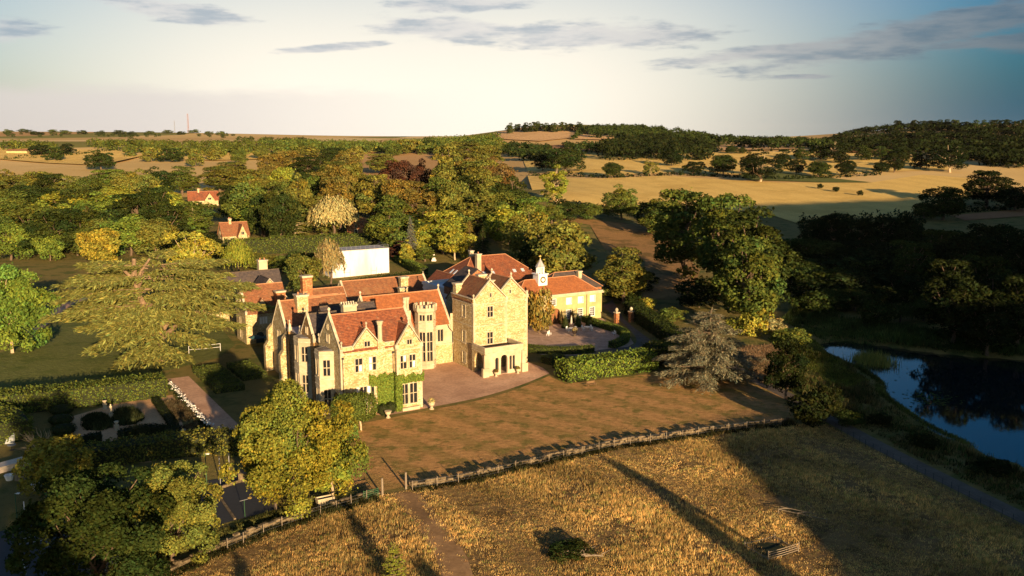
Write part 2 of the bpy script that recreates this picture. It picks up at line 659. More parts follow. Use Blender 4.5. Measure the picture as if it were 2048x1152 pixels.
tiles('brown_tile', (0.25, 0.10, 0.044), (0.165, 0.07, 0.036), (0.24, 0.13, 0.06), 0.4)
tiles('slate', (0.085, 0.065, 0.06), (0.055, 0.045, 0.045), (0.11, 0.08, 0.06), 0.12)
mottled('lead', (0.40, 0.38, 0.37), (0.30, 0.29, 0.29), 1.5, rough=0.5)
mottled('flat_roof', (0.50, 0.53, 0.58), (0.40, 0.43, 0.49), 0.5, rough=0.4)
mottled('felt_roof', (0.035, 0.03, 0.03), (0.06, 0.05, 0.045), 1.0, rough=0.8)
mottled('render_white', (0.74, 0.71, 0.66), (0.64, 0.60, 0.54), 0.35, c3=(0.52, 0.48, 0.42), stretch=(1.6, 1.6, 0.35))
mottled('render_grey', (0.62, 0.60, 0.58), (0.55, 0.53, 0.50), 0.4)
mottled('stucco_yellow', (0.45, 0.37, 0.17), (0.40, 0.32, 0.14), 0.8, c3=(0.36, 0.28, 0.13))
plain('white_paint', (0.80, 0.78, 0.74), 0.5)
plain('clock_black', (0.02, 0.02, 0.02), 0.5)
plain('gilt', (0.6, 0.42, 0.12), 0.4)
plain('iron', (0.02, 0.02, 0.02), 0.5)
plain('galvanised', (0.35, 0.35, 0.36), 0.4, 0.6)
plain('green_metal', (0.03, 0.085, 0.035), 0.5)
plain('oak_wood', (0.19, 0.11, 0.05), 0.8)
plain('grey_wood', (0.21, 0.165, 0.115), 0.85)
plain('dark_door', (0.02, 0.035, 0.035), 0.5)
plain('wood_door', (0.22, 0.085, 0.03), 0.6)
plain('pale_pane', (0.78, 0.74, 0.66), 0.6)  # plain white colour for some of the window panes
plain('terracotta', (0.40, 0.19, 0.09), 0.8)
plain('fabric_cream', (0.62, 0.52, 0.40), 0.9)
plain('fabric_rust', (0.38, 0.13, 0.05), 0.9)
plain('teal_fabric', (0.03, 0.10, 0.11), 0.9)
plain('tarmac', (0.045, 0.05, 0.055), 0.9)
plain('court_black', (0.022, 0.025, 0.032), 0.9)
plain('court_line', (0.62, 0.58, 0.54), 0.8)
mottled('glass', (0.012, 0.014, 0.018), (0.02, 0.022, 0.026), 1.0, rough=0.07, spec=0.6)
mottled('polythene', (0.20, 0.22, 0.235), (0.15, 0.165, 0.18), 0.8, rough=0.3, spec=0.5)
mottled('bark', (0.16, 0.11, 0.07), (0.09, 0.06, 0.04), 3.0, bump=0.4)
mottled('pale_bark', (0.50, 0.38, 0.24), (0.36, 0.26, 0.16), 2.0, bump=0.3)
mottled('cedar_bark', (0.25, 0.165, 0.095), (0.15, 0.10, 0.06), 2.0, bump=0.3)
mottled('dead_wood', (0.48, 0.34, 0.18), (0.36, 0.25, 0.13), 3.0)
mottled('hedge_core', (0.014, 0.018, 0.006), (0.024, 0.028, 0.009), 2.0)
mottled('gravel_drive', (0.60, 0.36, 0.225), (0.46, 0.265, 0.16), 0.22, c3=(0.68, 0.43, 0.28), fine=2.2, bump=0.3, bump_scale=11)
mottled('gravel_garden', (0.62, 0.36, 0.18), (0.54, 0.30, 0.145), 0.25, c3=(0.66, 0.40, 0.21), fine=2.5)
mottled('paving', (0.56, 0.37, 0.27), (0.40, 0.26, 0.18), 0.6, fine=2.5)
mottled('earth_path', (0.40, 0.235, 0.105), (0.28, 0.16, 0.068), 0.4, c3=(0.20, 0.115, 0.048), fine=2.2)
mottled('track_grit', (0.14, 0.112, 0.085), (0.10, 0.08, 0.06), 0.5, fine=6.0)
mottled('soil', (0.15, 0.07, 0.035), (0.10, 0.05, 0.025), 0.8, fine=6.0)
mottled('dry_stone', (0.22, 0.165, 0.095), (0.115, 0.085, 0.048), 2.5, c3=(0.08, 0.06, 0.035), bump=0.5)
sward('lawn_grass', (0.50, 0.28, 0.11), (0.23, 0.18, 0.054), (0.24, 0.14, 0.055), stripe=(A_ROT + 0.25, 3.0, 0.45), green_at=(0.48, 0.64), big=0.11, streak=True)
sward('park_grass', (0.21, 0.165, 0.055), (0.105, 0.115, 0.032), (0.08, 0.08, 0.025))
sward('meadow_ground', (0.23, 0.145, 0.06), (0.115, 0.073, 0.03), (0.075, 0.048, 0.02), fine=4.0, big=0.1)
sward('dry_slope', (0.32, 0.18, 0.07), (0.17, 0.11, 0.04), (0.12, 0.075, 0.03), fine=2.0, big=0.03)
sward('wheat_field', (0.76, 0.52, 0.16), (0.64, 0.42, 0.12), (0.54, 0.35, 0.10), stripe=(math.radians(15), 9.0, 0.35), fine=1.2, big=0.012)
sward('stubble_field', (0.66, 0.41, 0.19), (0.58, 0.35, 0.16), (0.52, 0.31, 0.14), stripe=(math.radians(70), 12.0, 0.5), fine=1.0, big=0.01)
sward('brown_field', (0.33, 0.17, 0.08), (0.28, 0.15, 0.06), (0.25, 0.13, 0.06), fine=1.0, big=0.01)
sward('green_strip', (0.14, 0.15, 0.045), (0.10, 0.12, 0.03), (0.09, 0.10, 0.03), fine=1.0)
farmland('farmland')
leaf_mat('leaf', 0.16)
leaf_mat('needle', 0.12)
leaf_mat('straw', 0.35)


def water_mat():
    m, T, out = new_mat('water')
    geo = T.add('ShaderNodeNewGeometry')
    b = T.add('ShaderNodeBsdfPrincipled')
    b.inputs['Base Color'].default_value = (0.004, 0.010, 0.012, 1)
    b.inputs['Roughness'].default_value = 0.03
    b.inputs['Specular IOR Level'].default_value = 0.7
    bp = T.add('ShaderNodeBump')
    bp.inputs['Strength'].default_value = 0.07
    bp.inputs['Distance'].default_value = 0.05
    T.put(bp, 'Height', T.noise(T.scale(geo.outputs['Position'], (1, 1, 1)), 1.5, 3))
    T.l.new(bp.outputs[0], b.inputs['Normal'])
    T.l.new(b.outputs[0], out.inputs[0])


water_mat()
M = MATS

# ------------------------------------------------------------------ the setting: terrain, fields, drives, water
def spread(fine0, fine1, step, lo, hi, grow=1.16):
    c = list(np.arange(fine0, fine1 + 1e-6, step))
    s, x = step, fine1
    while x < hi:
        s *= grow
        x += s
        c.append(x)
    s, x = step, fine0
    while x > lo:
        s *= grow
        x -= s
        c.insert(0, x)
    return np.array(c)


def make_ground():
    xs = spread(-120, 130, 2.5, -5000, 5000, 1.1)
    ys = spread(60, 260, 2.5, -600, 6500, 1.06)
    X, Y = np.meshgrid(xs, ys)
    Z = ground_z(X, Y)
    nx, ny = len(xs), len(ys)
    V = np.stack([X.ravel(), Y.ravel(), Z.ravel()], 1)
    i = np.arange(nx * ny).reshape(ny, nx)
    F = np.stack([i[:-1, :-1], i[:-1, 1:], i[1:, 1:], i[1:, :-1]], -1).reshape(-1, 4)
    me = np_mesh('ground', V, F, smooth=True)
    me.materials.append(M['park_grass'])
    me.materials.append(M['farmland'])
    cy = V[F].mean(1)
    far = (cy[:, 1] > 560) | ((cy[:, 1] > 430) & (np.abs(cy[:, 0]) > 400))
    me.polygons.foreach_set('material_index', far.astype(np.int32))
    tag(link_mesh('ground', me), 'dry parkland and farmland reaching to the hills', kind='structure')


make_ground()


def sheet(name, poly, mat, lift=0.02, step=None, kind='structure', label=None):
    """a polygon of ground cover laid on the terrain"""
    P = [Vector((p[0], p[1])) for p in poly]
    n = len(P)
    xs, ys = [p.x for p in P], [p.y for p in P]
    step = step or max(2.5, min(30, (max(ys) - min(ys)) / 24))
    gx, gy = np.meshgrid(np.arange(min(xs), max(xs), step), np.arange(min(ys), max(ys), step))
    gx, gy = gx.ravel(), gy.ravel()
    sd = poly_sd(gx, gy, [(p.x, p.y) for p in P])
    pts = P + [Vector((float(a), float(b))) for a, b, s in zip(gx, gy, sd) if s < -step * 0.35]
    edges = [(i, (i + 1) % n) for i in range(n)]
    v, e, f, *_ = mgeo.delaunay_2d_cdt(pts, edges, [list(range(n))], 1, 1e-4)
    X, Y = np.array([p.x for p in v]), np.array([p.y for p in v])
    me = np_mesh(name, np.stack([X, Y, ground_z(X, Y) + lift], 1), np.array([list(t) for t in f if len(t) == 3]))
    me.flip_normals() if me.polygons[0].normal.z < 0 else None
    return tag(link_mesh(name, me, M[mat]), label, kind=kind)


def smooth_line(pts, per=6, closed=False):
    """Catmull-Rom through the points"""
    P = [np.array(p, float) for p in pts]
    out = []
    n = len(P)
    rng = range(n if closed else n - 1)
    for i in rng:
        g = lambda k: P[k % n] if closed else P[min(max(k, 0), n - 1)]
        p0, p1, p2, p3 = g(i - 1), g(i), g(i + 1), g(i + 2)
        for s in range(per):
            t = s / per
            out.append(tuple(0.5 * ((2 * p1) + (-p0 + p2) * t + (2 * p0 - 5 * p1 + 4 * p2 - p3) * t * t + (-p0 + 3 * p1 - 3 * p2 + p3) * t ** 3)))
    if not closed:
        out.append(tuple(P[-1]))
    return out


def ribbon(pts, w):
    """polygon of a path of width w along a line"""
    L, R = [], []
    for i, p in enumerate(pts):
        a, b = pts[max(i - 1, 0)], pts[min(i + 1, len(pts) - 1)]
        dx, dy = b[0] - a[0], b[1] - a[1]
        k = math.hypot(dx, dy) + 1e-9
        L.append((p[0] - dy / k * w / 2, p[1] + dx / k * w / 2))
        R.append((p[0] + dy / k * w / 2, p[1] - dx / k * w / 2))
    return L + R[::-1]


S = lambda *pts: [site(*p) for p in pts]
# the ha-ha line runs level with the manor's front, 30 m before it
HAHA = smooth_line([W2(-53, -41), W2(-44, -36.5), W2(-36, -32.8), W2(-27.5, -30.6), W2(-20, -29.3)], 5)
HAHA2 = smooth_line([W2(-15.6, -29.2), W2(-8, -30.2), W2(0, -30.0), W2(8, -29.6), W2(15, -29.6), W2(20.5, -30.6), W2(30, -32.0), W2(43, -35.0)], 6)
TRACK = smooth_line([(57.5, 94), (53.5, 108), (50.0, 121), (47.4, 133), (44.6, 146), (41.8, 157), (39.5, 168)], 5)
meadow_poly = [(-60, 62)] + [(x, y - 0.5) for x, y in HAHA] + [(x, y - 0.6) for x, y in HAHA2] + [(46.0, 131.0), (49.0, 119), (52, 106), (56, 93), (60, 78), (60, 56), (-60, 50)]
sheet('meadow', meadow_poly, 'meadow_ground', 0.02, 3.0, label='dry rough meadow below the lawn wall')
lawn_poly = [(x, y + 0.5) for x, y in HAHA2] + [(44.5, 138.5), (43.0, 150.0), (40.0, 160.0)] + [site(1300, 748), site(1130, 768), site(1098, 752)] + \
            smooth_line([site(1098, 752), site(1040, 776), site(960, 800), site(850, 822), site(770, 838)], 4)[1:] + [W2(-13.5, -3.0), W2(-16.5, -7.0), W2(-21, -18), W2(-22, -26)] + [W2(-19.0, -28.6)]
sheet('lawn', lawn_poly, 'lawn_grass', 0.024, 2.5, label='scorched brown lawn with mowing stripes before the manor')
drive_poly = smooth_line([site(770, 832), site(850, 817), site(960, 795), site(1040, 771), site(1099, 747)], 4) + [W2(29.5, 11), W2(29.5, 16), W2(17.0, 24), W2(2, 24), W2(1.0, 1.0), W2(-8, 0.6)]
sheet('gravel_drive', drive_poly, 'gravel_drive', 0.036, 2.5, label='pinkish gravel forecourt before the porch')
sheet('courtyard_paving', [W2(43, 42), W2(66, 42), W2(61, 31), W2(59.5, 24), W2(56, 18), W2(50, 14.5), W2(43, 14), W2(35, 18), W2(34, 30)], 'paving', 0.030, 2.5, label='worn paved courtyard before the stable block')
sheet('side_drive', smooth_line([site(1225, 600), site(1250, 640), site(1290, 672), site(1310, 690), site(1260, 712), site(1180, 716)], 4) +
      smooth_line([site(1090, 712), site(1130, 716), site(1200, 700), site(1268, 690), site(1262, 662), site(1205, 612)], 4), 'track_grit', 0.042, 2.5, label='curving tarmac drive past the gate piers')
sheet('track', ribbon(TRACK, 2.7), 'track_grit', 0.03, 3.0, label='gravel farm track running beside the pond')
sheet('field_path', ribbon(smooth_line(S((812, 985), (830, 1010), (868, 1060), (900, 1110), (915, 1160), (905, 1220)), 5), 3.0), 'earth_path', 0.045, 2.0, label='worn earth path crossing the meadow')
sheet('garden_gravel', S((128, 838), (235, 806), (345, 790), (378, 885), (385, 905), (300, 925), (215, 930), (150, 890)), 'gravel_garden', 0.032, 2.0, label='gravel floor of the formal garden')
sheet('terrace_path', [W2(-30.2, 38), W2(-26.6, 38), W2(-26.6, 3), W2(-30.2, 3)], 'gravel_drive', 0.034, 2.0, label='straight sunlit path beside the flower border')
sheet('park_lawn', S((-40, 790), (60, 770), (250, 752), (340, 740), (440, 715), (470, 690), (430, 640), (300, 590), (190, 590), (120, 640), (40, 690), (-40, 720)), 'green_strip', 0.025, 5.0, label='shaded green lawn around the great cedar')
sheet('park_path', ribbon(S((60, 668), (95, 636), (135, 608), (180, 592)), 3.0), 'gravel_drive', 0.03, 3.0, label='pale path along the rail fence')
sheet('tennis_court', [W2(-43, -14.5), W2(-31.0, -14.5), W2(-31.0, -27.5), W2(-43, -29)], 'court_black', 0.05, 3.0, label='black ball court sunk below the garden')
sheet('netball_court', [W2(-72, -18.8), W2(-50, -17.6), W2(-48, -36), W2(-72, -40)], 'tarmac', 0.05, 3.0, label='grey tarmac court in the corner')
# fields beyond
sheet('dry_slope', S((1068, 430), (1100, 428), (1180, 438), (1300, 452), (1330, 470), (1400, 540), (1380, 600), (1285, 600), (1290, 520), (1210, 500), (1180, 450)), 'dry_slope', 0.05, 6, label='brown dry hillside beyond the stable block')
sheet('field', S((1055, 352), (1200, 358), (1330, 352), (1480, 362), (1560, 366), (1740, 366), (1845, 350), (1950, 358), (1935, 388), (1840, 432), (1700, 438), (1590, 446), (1540, 430), (1400, 412), (1280, 416), (1200, 424), (1110, 408), (1068, 392)), 'wheat_field', 0.25, 12, label='pale straw field on the near hillside')
sheet('field', S((1045, 316), (1165, 306), (1330, 308), (1480, 304), (1660, 306), (1880, 322), (1900, 340), (1740, 345), (1660, 356), (1560, 346), (1470, 350), (1350, 346), (1200, 352), (1055, 344)), 'wheat_field', 0.35, 14, label='brightest straw field above the line of oaks')
sheet('field', S((1745, 366), (1660, 357), (1560, 347), (1470, 351), (1500, 361), (1650, 366)), 'green_strip', 0.45, 10, label='green grass strip along the oak hedgerow')
sheet('field', S((985, 268), (1030, 258), (1105, 254), (1150, 254), (1160, 266), (1140, 278), (1080, 284), (1005, 280)), 'stubble_field', 1.3, 16, label='peach stubble field on the hilltop')
sheet('field', S((1168, 264), (1245, 264), (1222, 282), (1148, 280)), 'stubble_field', 1.4, 16, label='smaller stubble field right of the hilltop hedge')
sheet('field', S((1090, 293), (1200, 287), (1215, 298), (1170, 306), (1095, 306)), 'brown_field', 1.2, 14, label='reddish brown field below the hilltop')
sheet('field', S((1430, 292), (1590, 290), (1590, 300), (1440, 304)), 'stubble_field', 1.3, 14, label='narrow stubble field left of the far oaks')
sheet('field', S((1700, 298), (1800, 300), (1800, 310), (1690, 306)), 'brown_field', 1.2, 14, label='narrow brown field under the wooded hill')
sheet('field', S((1900, 432), (2060, 418), (2060, 432), (1930, 442)), 'brown_field', 0.3, 8, label='dull field strip at the right edge')
sheet('field', S((-20, 290), (70, 288), (140, 300), (230, 302), (290, 312), (200, 332), (100, 328), (-20, 318)), 'wheat_field', 1.0, 16, label='golden field behind the left wood')
sheet('field', S((300, 304), (440, 308), (560, 300), (700, 296), (760, 292), (765, 304), (600, 318), (430, 322), (310, 320)), 'wheat_field', 1.0, 16, label='long golden field behind the middle wood')
sheet('field', S((600, 302), (690, 298), (770, 292), (768, 285), (640, 291)), 'stubble_field', 1.4, 16, label='tan field beyond the golden field')


def make_lake():
    me = bpy.data.meshes.new('pond')
    bm = bmesh.new()
    vs = [bm.verts.new((x, y, -1.0)) for x, y in LAKE]
    # let the sheet run a little under the banks
    cx, cy = sum(p[0] for p in LAKE) / len(LAKE), sum(p[1] for p in LAKE) / len(LAKE)
    for v in vs:
        d = Vector((v.co.x - cx, v.co.y - cy, 0)).normalized()
        v.co += d * 1.5
    bm.faces.new(vs)
    bmesh.ops.triangulate(bm, faces=bm.faces[:])
    for f in bm.faces:
        if f.normal.z < 0:
            f.normal_flip()
    bm.to_mesh(me)
    bm.free()
    tag(link_mesh('pond', me, M['water']), 'dark still pond reflecting the sky', kind='structure')


make_lake()

# ------------------------------------------------------------------ buildings
def unit(p0, p1):
    dx, dy = p1[0] - p0[0], p1[1] - p0[1]
    k = math.hypot(dx, dy)
    return (dx / k, dy / k), k


def wall_panel(mb, p0, p1, z0, z1, holes=(), depth=0.3):
    """outer wall face from p0 to p1 (outside on the right hand) with recessed openings; a hole is (s0, s1, zb, zt) or (s0, s1, zb, zt, 'arch')"""
    d, L = unit(p0, p1)
    n = (d[1], -d[0])
    pt = lambda s, z, o=0.0: (p0[0] + d[0] * s + n[0] * o, p0[1] + d[1] * s + n[1] * o, z)
    cuts = {0.0, L}
    for h in holes:
        cuts |= {h[0], h[1]}
        if len(h) > 4:
            cuts |= {h[0] + (h[1] - h[0]) * k / 8 for k in range(1, 8)}
    cuts = sorted(c for c in cuts if 0 <= c <= L)

    def top(h, s):
        if len(h) == 4:
            return h[3]
        r = (h[1] - h[0]) / 2
        x = (s - (h[0] + r)) / r
        return h[3] - r * 0.9 + r * 0.9 * math.sqrt(max(0, 1 - x * x))
    for s0, s1 in zip(cuts[:-1], cuts[1:]):
        mid = (s0 + s1) / 2
        hs = sorted([h for h in holes if h[0] < mid < h[1]], key=lambda h: h[2])
        za0 = za1 = z0
        for h in hs:
            mb.face(pt(s0, za0), pt(s1, za1), pt(s1, h[2]), pt(s0, h[2]))
            t0, t1 = top(h, s0), top(h, s1)
            mb.face(pt(s0, t0), pt(s1, t1), pt(s1, t1, -depth), pt(s0, t0, -depth))
            mb.face(pt(s0, h[2], -depth), pt(s1, h[2], -depth), pt(s1, h[2]), pt(s0, h[2]))
            za0, za1 = t0, t1
        mb.face(pt(s0, za0), pt(s1, za1), pt(s1, z1), pt(s0, z1))
    for h in holes:
        for s, fl in ((h[0], 1), (h[1], -1)):
            t = top(h, s)
            q = [pt(s, h[2]), pt(s, h[2], -depth), pt(s, t, -depth), pt(s, t)]
            mb.face(*(q if fl > 0 else q[::-1]))


def window(root, p0, p1, s0, s1, z0, z1, nx=2, nz=1, surround='ashlar', frame='ashlar', pane='glass', sw=0.17, bar=0.1, head=False, label=None):
    """stone or timber window in an opening: surround and bars one part, each pane a sub-part"""
    d, L = unit(p0, p1)
    m = MB()
    if sw:
        m.obox(p0, d, s0 - sw, s0, -0.05, 0.055, z0 - 0.001, z1 + sw)
        m.obox(p0, d, s1, s1 + sw, -0.05, 0.055, z0 - 0.001, z1 + sw)
        m.obox(p0, d, s0, s1, -0.05, 0.052, z1, z1 + sw)
        m.obox(p0, d, s0 - sw, s1 + sw, -0.05, 0.11, z0 - 0.14, z0 - 0.002)
    if head:
        m.obox(p0, d, s0 - sw - 0.1, s1 + sw + 0.1, -0.04, 0.13, z1 + sw + 0.02, z1 + sw + 0.14)
    w = (s1 - s0 - bar * (nx - 1)) / nx
    hgt = (z1 - z0 - bar * (nz - 1)) / nz
    for i in range(1, nx):
        s = s0 + i * w + (i - 1) * bar
        m.obox(p0, d, s, s + bar, -0.2, -0.01, z0, z1)
    for k in range(1, nz):
        z = z0 + k * hgt + (k - 1) * bar
        for i in range(nx):
            s = s0 + i * (w + bar)
            m.obox(p0, d, s + 0.001, s + w - 0.001, -0.2, -0.015, z, z + bar)
    if not m.f:
        m.obox(p0, d, s0, s1, -0.2, -0.1, z0, z0 + 0.05)
    o = m.build('window', M[frame], root)
    for k in range(nz):
        for i in range(nx):
            g = MB()
            s = s0 + i * (w + bar)
            z = z0 + k * (hgt + bar)
            g.obox(p0, d, s, s + w, -0.26, -0.17, z, z + hgt)
            pm = pane[(i + k * nx) % len(pane)] if isinstance(pane, (list, tuple)) else pane
            g.build('pane', M[pm], o)
    return o


def make_wall(root, p0, p1, z0, z1, mat, wins=(), extra=(), name='wall', **kw):
    """wall part with its windows; wins: (s0, s1, zb, zt, nx, nz[, pane])"""
    m = MB()
    wall_panel(m, p0, p1, z0, z1, [w[:4] for w in wins] + list(extra))
    m.build(name, M[mat], root)
    for w in wins:
        window(root, p0, p1, w[0], w[1], w[2], w[3], w[4], w[5], pane=(w[6] if len(w) > 6 else 'glass'), **kw)


def gable_wall(root, p0, p1, zE, apex_s, zA, mat, holes=(), thick=0.35, wins=(), **kw):
    """triangular wall over the eaves, with thickness inwards"""
    d, L = unit(p0, p1)
    n = (d[1], -d[0])
    pt = lambda s, z, o=0.0: (p0[0] + d[0] * s + n[0] * o, p0[1] + d[1] * s + n[1] * o, z)
    m = MB()
    m.slab([pt(0, zE), pt(L, zE), pt(apex_s, zA)], (-n[0] * thick, -n[1] * thick, 0))
    m.build('gable', M[mat], root)
    for w in wins:
        # small attic lights stand in proud stone frames
        window_box(root, p0, d, w)


def window_box(root, p0, d, w):
    m = MB()
    s0, s1, z0, z1, nx = w[:5]
    t = 0.13
    m.obox(p0, d, s0 - t, s0, -0.02, 0.10, z0 - t, z1 + t)
    m.obox(p0, d, s1, s1 + t, -0.02, 0.10, z0 - t, z1 + t)
    m.obox(p0, d, s0, s1, -0.02, 0.10, z1, z1 + t)
    m.obox(p0, d, s0, s1, -0.02, 0.13, z0 - t, z0)
    bar = 0.09
    pw = (s1 - s0 - bar * (nx - 1)) / nx
    for i in range(1, nx):
        s = s0 + i * pw + (i - 1) * bar
        m.obox(p0, d, s, s + bar, 0.0, 0.09, z0, z1)
    o = m.build('window', M['ashlar'], root)
    for i in range(nx):
        g = MB()
        s = s0 + i * (pw + bar)
        g.obox(p0, d, s, s + pw, 0.004, 0.03, z0, z1)
        g.build('pane', M['glass'], o)


def coping(root, p0, p1, zE, apex_s, zA, over=0.18, w=0.42, t=0.22, mat='coping_stone', finial=1.0, kneel=True):
    """sloping coping stones on a gable, kneelers at the feet and a ball finial on top"""
    d, L = unit(p0, p1)
    n = (d[1], -d[0])
    pt = lambda s, z, o: (p0[0] + d[0] * s + n[0] * o, p0[1] + d[1] * s + n[1] * o, z)
    m = MB()
    for s0, s1 in ((-0.12, apex_s), (L + 0.12, apex_s)):
        zz = zE - 0.12 if True else zE
        q = [pt(s0, zz + over, 0.07), pt(s1, zA + over, 0.07), pt(s1, zA + over, 0.07 - w), pt(s0, zz + over, 0.07 - w)]
        if s0 > s1:
            q = q[::-1]
        m.slab(q, (0, 0, t))
    if kneel:
        m.obox(p0, d, -0.2, 0.3, -0.36, 0.09, zE - 0.25, zE + over + 0.22)
        m.obox(p0, d, L - 0.3, L + 0.2, -0.36, 0.09, zE - 0.25, zE + over + 0.22)
    m.build('coping', M[mat], root)
    if finial:
        ball_finial(root, pt(apex_s, zA + over + t - 0.05, -0.12), finial)


def ball_finial(root, c, k=1.0):
    m = MB()
    m.lathe(c, [(0.20 * k, 0), (0.16 * k, 0.22 * k), (0.10 * k, 0.30 * k), (0.10 * k, 0.45 * k), (0.21 * k, 0.58 * k), (0.26 * k, 0.74 * k), (0.20 * k, 0.90 * k), (0.05 * k, 1.05 * k)], 8)
    return m.build('finial', M['coping_stone'], root, smooth=True)


def roof_pair(root, ridge0, ridge1, e0a, e0b, e1a, e1b, mat, t=0.16):
    """two roof slopes from a ridge: e0a/e0b eave ends on one side, e1a/e1b on the other"""
    for pts in ([e0a, e0b, ridge1, ridge0], [e1b, e1a, ridge0, ridge1]):
        m = MB()
        a, b, c = (np.array(p, float) for p in pts[:3])
        nn = np.cross(b - a, c - a)
        nn = nn / np.linalg.norm(nn)
        if nn[2] < 0:
            pts = pts[::-1]
            nn = -nn
        m.slab(pts, tuple(nn * t))
        m.build('roof', M[mat], root)
    m = MB()
    r0, r1 = np.array(ridge0, float), np.array(ridge1, float)
    m.tube([r0 + (0, 0, t + 0.02), r1 + (0, 0, t + 0.02)], 0.11, 6)
    m.build('ridge_tiles', M['terracotta'] if mat != 'slate' else M['dark_stone'], root)


def gable_block(root, a0, a1, b0, b1, zE, zR, ridge='a', wall='ironstone', roof='red_tile', front=(), left=(), right=(), back=(), cop=(True, True), fin=(1, 1), ridge_at=None, over=0.2, lg=(), rg=(), fextra=(), z0=0.0, wkw={}):
    """rectangular gabled range. front faces -b, left faces -a. window s runs along each wall seen from outside, left to right"""
    make_wall(root, (a0, b0), (a1, b0), z0, zE, wall, front, fextra, **wkw)
    make_wall(root, (a1, b0), (a1, b1), z0, zE, wall, right, **wkw)
    make_wall(root, (a1, b1), (a0, b1), z0, zE, wall, back, **wkw)
    make_wall(root, (a0, b1), (a0, b0), z0, zE, wall, left, **wkw)
    if ridge == 'a':
        bm = ridge_at or (b0 + b1) / 2
        k = (zR - zE) / (bm - b0)
        o = over
        ia, ib = (0.3 if cop[0] else -over), (0.3 if cop[1] else -over)
        roof_pair(root, (a0 + ia, bm, zR), (a1 - ib, bm, zR), (a0 + ia, b0 - o, zE - o * k), (a1 - ib, b0 - o, zE - o * k), (a0 + ia, b1 + o, zE - o * k), (a1 - ib, b1 + o, zE - o * k), roof)
        gable_wall(root, (a0, b1), (a0, b0), zE, b1 - bm, zR, wall, wins=lg)
        gable_wall(root, (a1, b0), (a1, b1), zE, bm - b0, zR, wall, wins=rg)
        if cop[0]:
            coping(root, (a0, b1), (a0, b0), zE, b1 - bm, zR, finial=fin[0])
        if cop[1]:
            coping(root, (a1, b0), (a1, b1), zE, bm - b0, zR, finial=fin[1])
    else:
        am = ridge_at or (a0 + a1) / 2
        k = (zR - zE) / (am - a0)
        o = over
        ia, ib = (0.3 if cop[0] else -over), (0.3 if cop[1] else -over)
        roof_pair(root, (am, b0 + ia, zR), (am, b1 - ib, zR), (a0 - o, b0 + ia, zE - o * k), (a0 - o, b1 - ib, zE - o * k), (a1 + o, b0 + ia, zE - o * k), (a1 + o, b1 - ib, zE - o * k), roof)
        gable_wall(root, (a0, b0), (a1, b0), zE, am - a0, zR, wall, wins=lg)
        gable_wall(root, (a1, b1), (a0, b1), zE, a1 - am, zR, wall, wins=rg)
        if cop[0]:
            coping(root, (a0, b0), (a1, b0), zE, am - a0, zR, finial=fin[0])
        if cop[1]:
            coping(root, (a1, b1), (a0, b1), zE, a1 - am, zR, finial=fin[1])


def chimney(root, a0, a1, b0, b1, z0, z1, mat='ironstone', pots=2, crenel=False, cap='coping_stone'):
    m = MB()
    m.box(a0, a1, b0, b1, z0, z1 - 0.35)
    o = m.build('chimney', M[mat], root)
    m = MB()
    m.box(a0 - 0.1, a1 + 0.1, b0 - 0.1, b1 + 0.1, z1 - 0.352, z1 - 0.15)
    m.box(a0 - 0.18, a1 + 0.18, b0 - 0.18, b1 + 0.18, z1 - 0.149, z1)
    if crenel:
        n = 6
        for i in range(n):
            s = a0 - 0.1 + (a1 - a0 + 0.2) * (i + 0.2) / n
            m.box(s, s + 0.2, b0 - 0.1, b0 + 0.12, z1 + 0.001, z1 + 0.3)
            m.box(s, s + 0.2, b1 - 0.12, b1 + 0.1, z1 + 0.001, z1 + 0.3)
    m.build('chimney_cap', M[cap], o)
    for i in range(pots):
        p = MB()
        c = (a0 + (a1 - a0) * (i + 0.5) / pots, (b0 + b1) / 2, z1 - 0.02)
        p.lathe(c, [(0.15, 0), (0.13, 0.35), (0.17, 0.38), (0.16, 0.46)], 8)
        p.build('chimney_pot', M['terracotta'], o)
    return o


def poly_tower(root, poly, z0, z1, mat, name='bay', wins=None, surround='ashlar'):
    """open-bottomed polygonal bay; poly counter-clockwise; wins: {edge: [(s0,s1,zb,zt,nx,nz)]}"""
    m = MB()
    n = len(poly)
    for i in range(n):
        p0, p1 = poly[i], poly[(i + 1) % n]
        ws = (wins or {}).get(i, [])
        wall_panel(m, p0, p1, z0, z1, [w[:4] for w in ws])
    m.build(name, M[mat], root)
    for i, ws in (wins or {}).items():
        p0, p1 = poly[i], poly[(i + 1) % n]
        for w in ws:
            window(root, p0, p1, *w[:4], w[4], w[5], sw=0.1, pane=(w[6] if len(w) > 6 else 'glass'))


def grow(poly, k):
    cx, cy = sum(p[0] for p in poly) / len(poly), sum(p[1] for p in poly) / len(poly)
    out = []
    for p in poly:
        dx, dy = p[0] - cx, p[1] - cy
        r = math.hypot(dx, dy)
        out.append((p[0] + dx / r * k, p[1] + dy / r * k))
    return out


def quoins(root, a, b, z0, z1, sa, sb):
    """alternating corner stones, 3 cm proud; sa/sb = direction of the two faces away from the corner"""
    m = MB()
    z, i = z0, 0
    while z < z1 - 0.2:
        la, lb = (0.55, 0.3) if i % 2 else (0.3, 0.55)
        A0, A1 = sorted((a - sa * 0.03, a + sa * la))
        B0, B1 = sorted((b - sb * 0.03, b + sb * lb))
        m.box(A0, A1, B0, B1, z, z + 0.42)
        z += 0.45
        i += 1
    m.build('quoin', M['ashlar'], root)


def band(root, p0, p1, z, h=0.16, out=0.09, mat='coping_stone', name='string_course'):
    d, L = unit(p0, p1)
    m = MB()
    m.obox(p0, d, -0.02, L + 0.02, -0.05, out, z, z + h)
    m.build(name, M[mat], root)


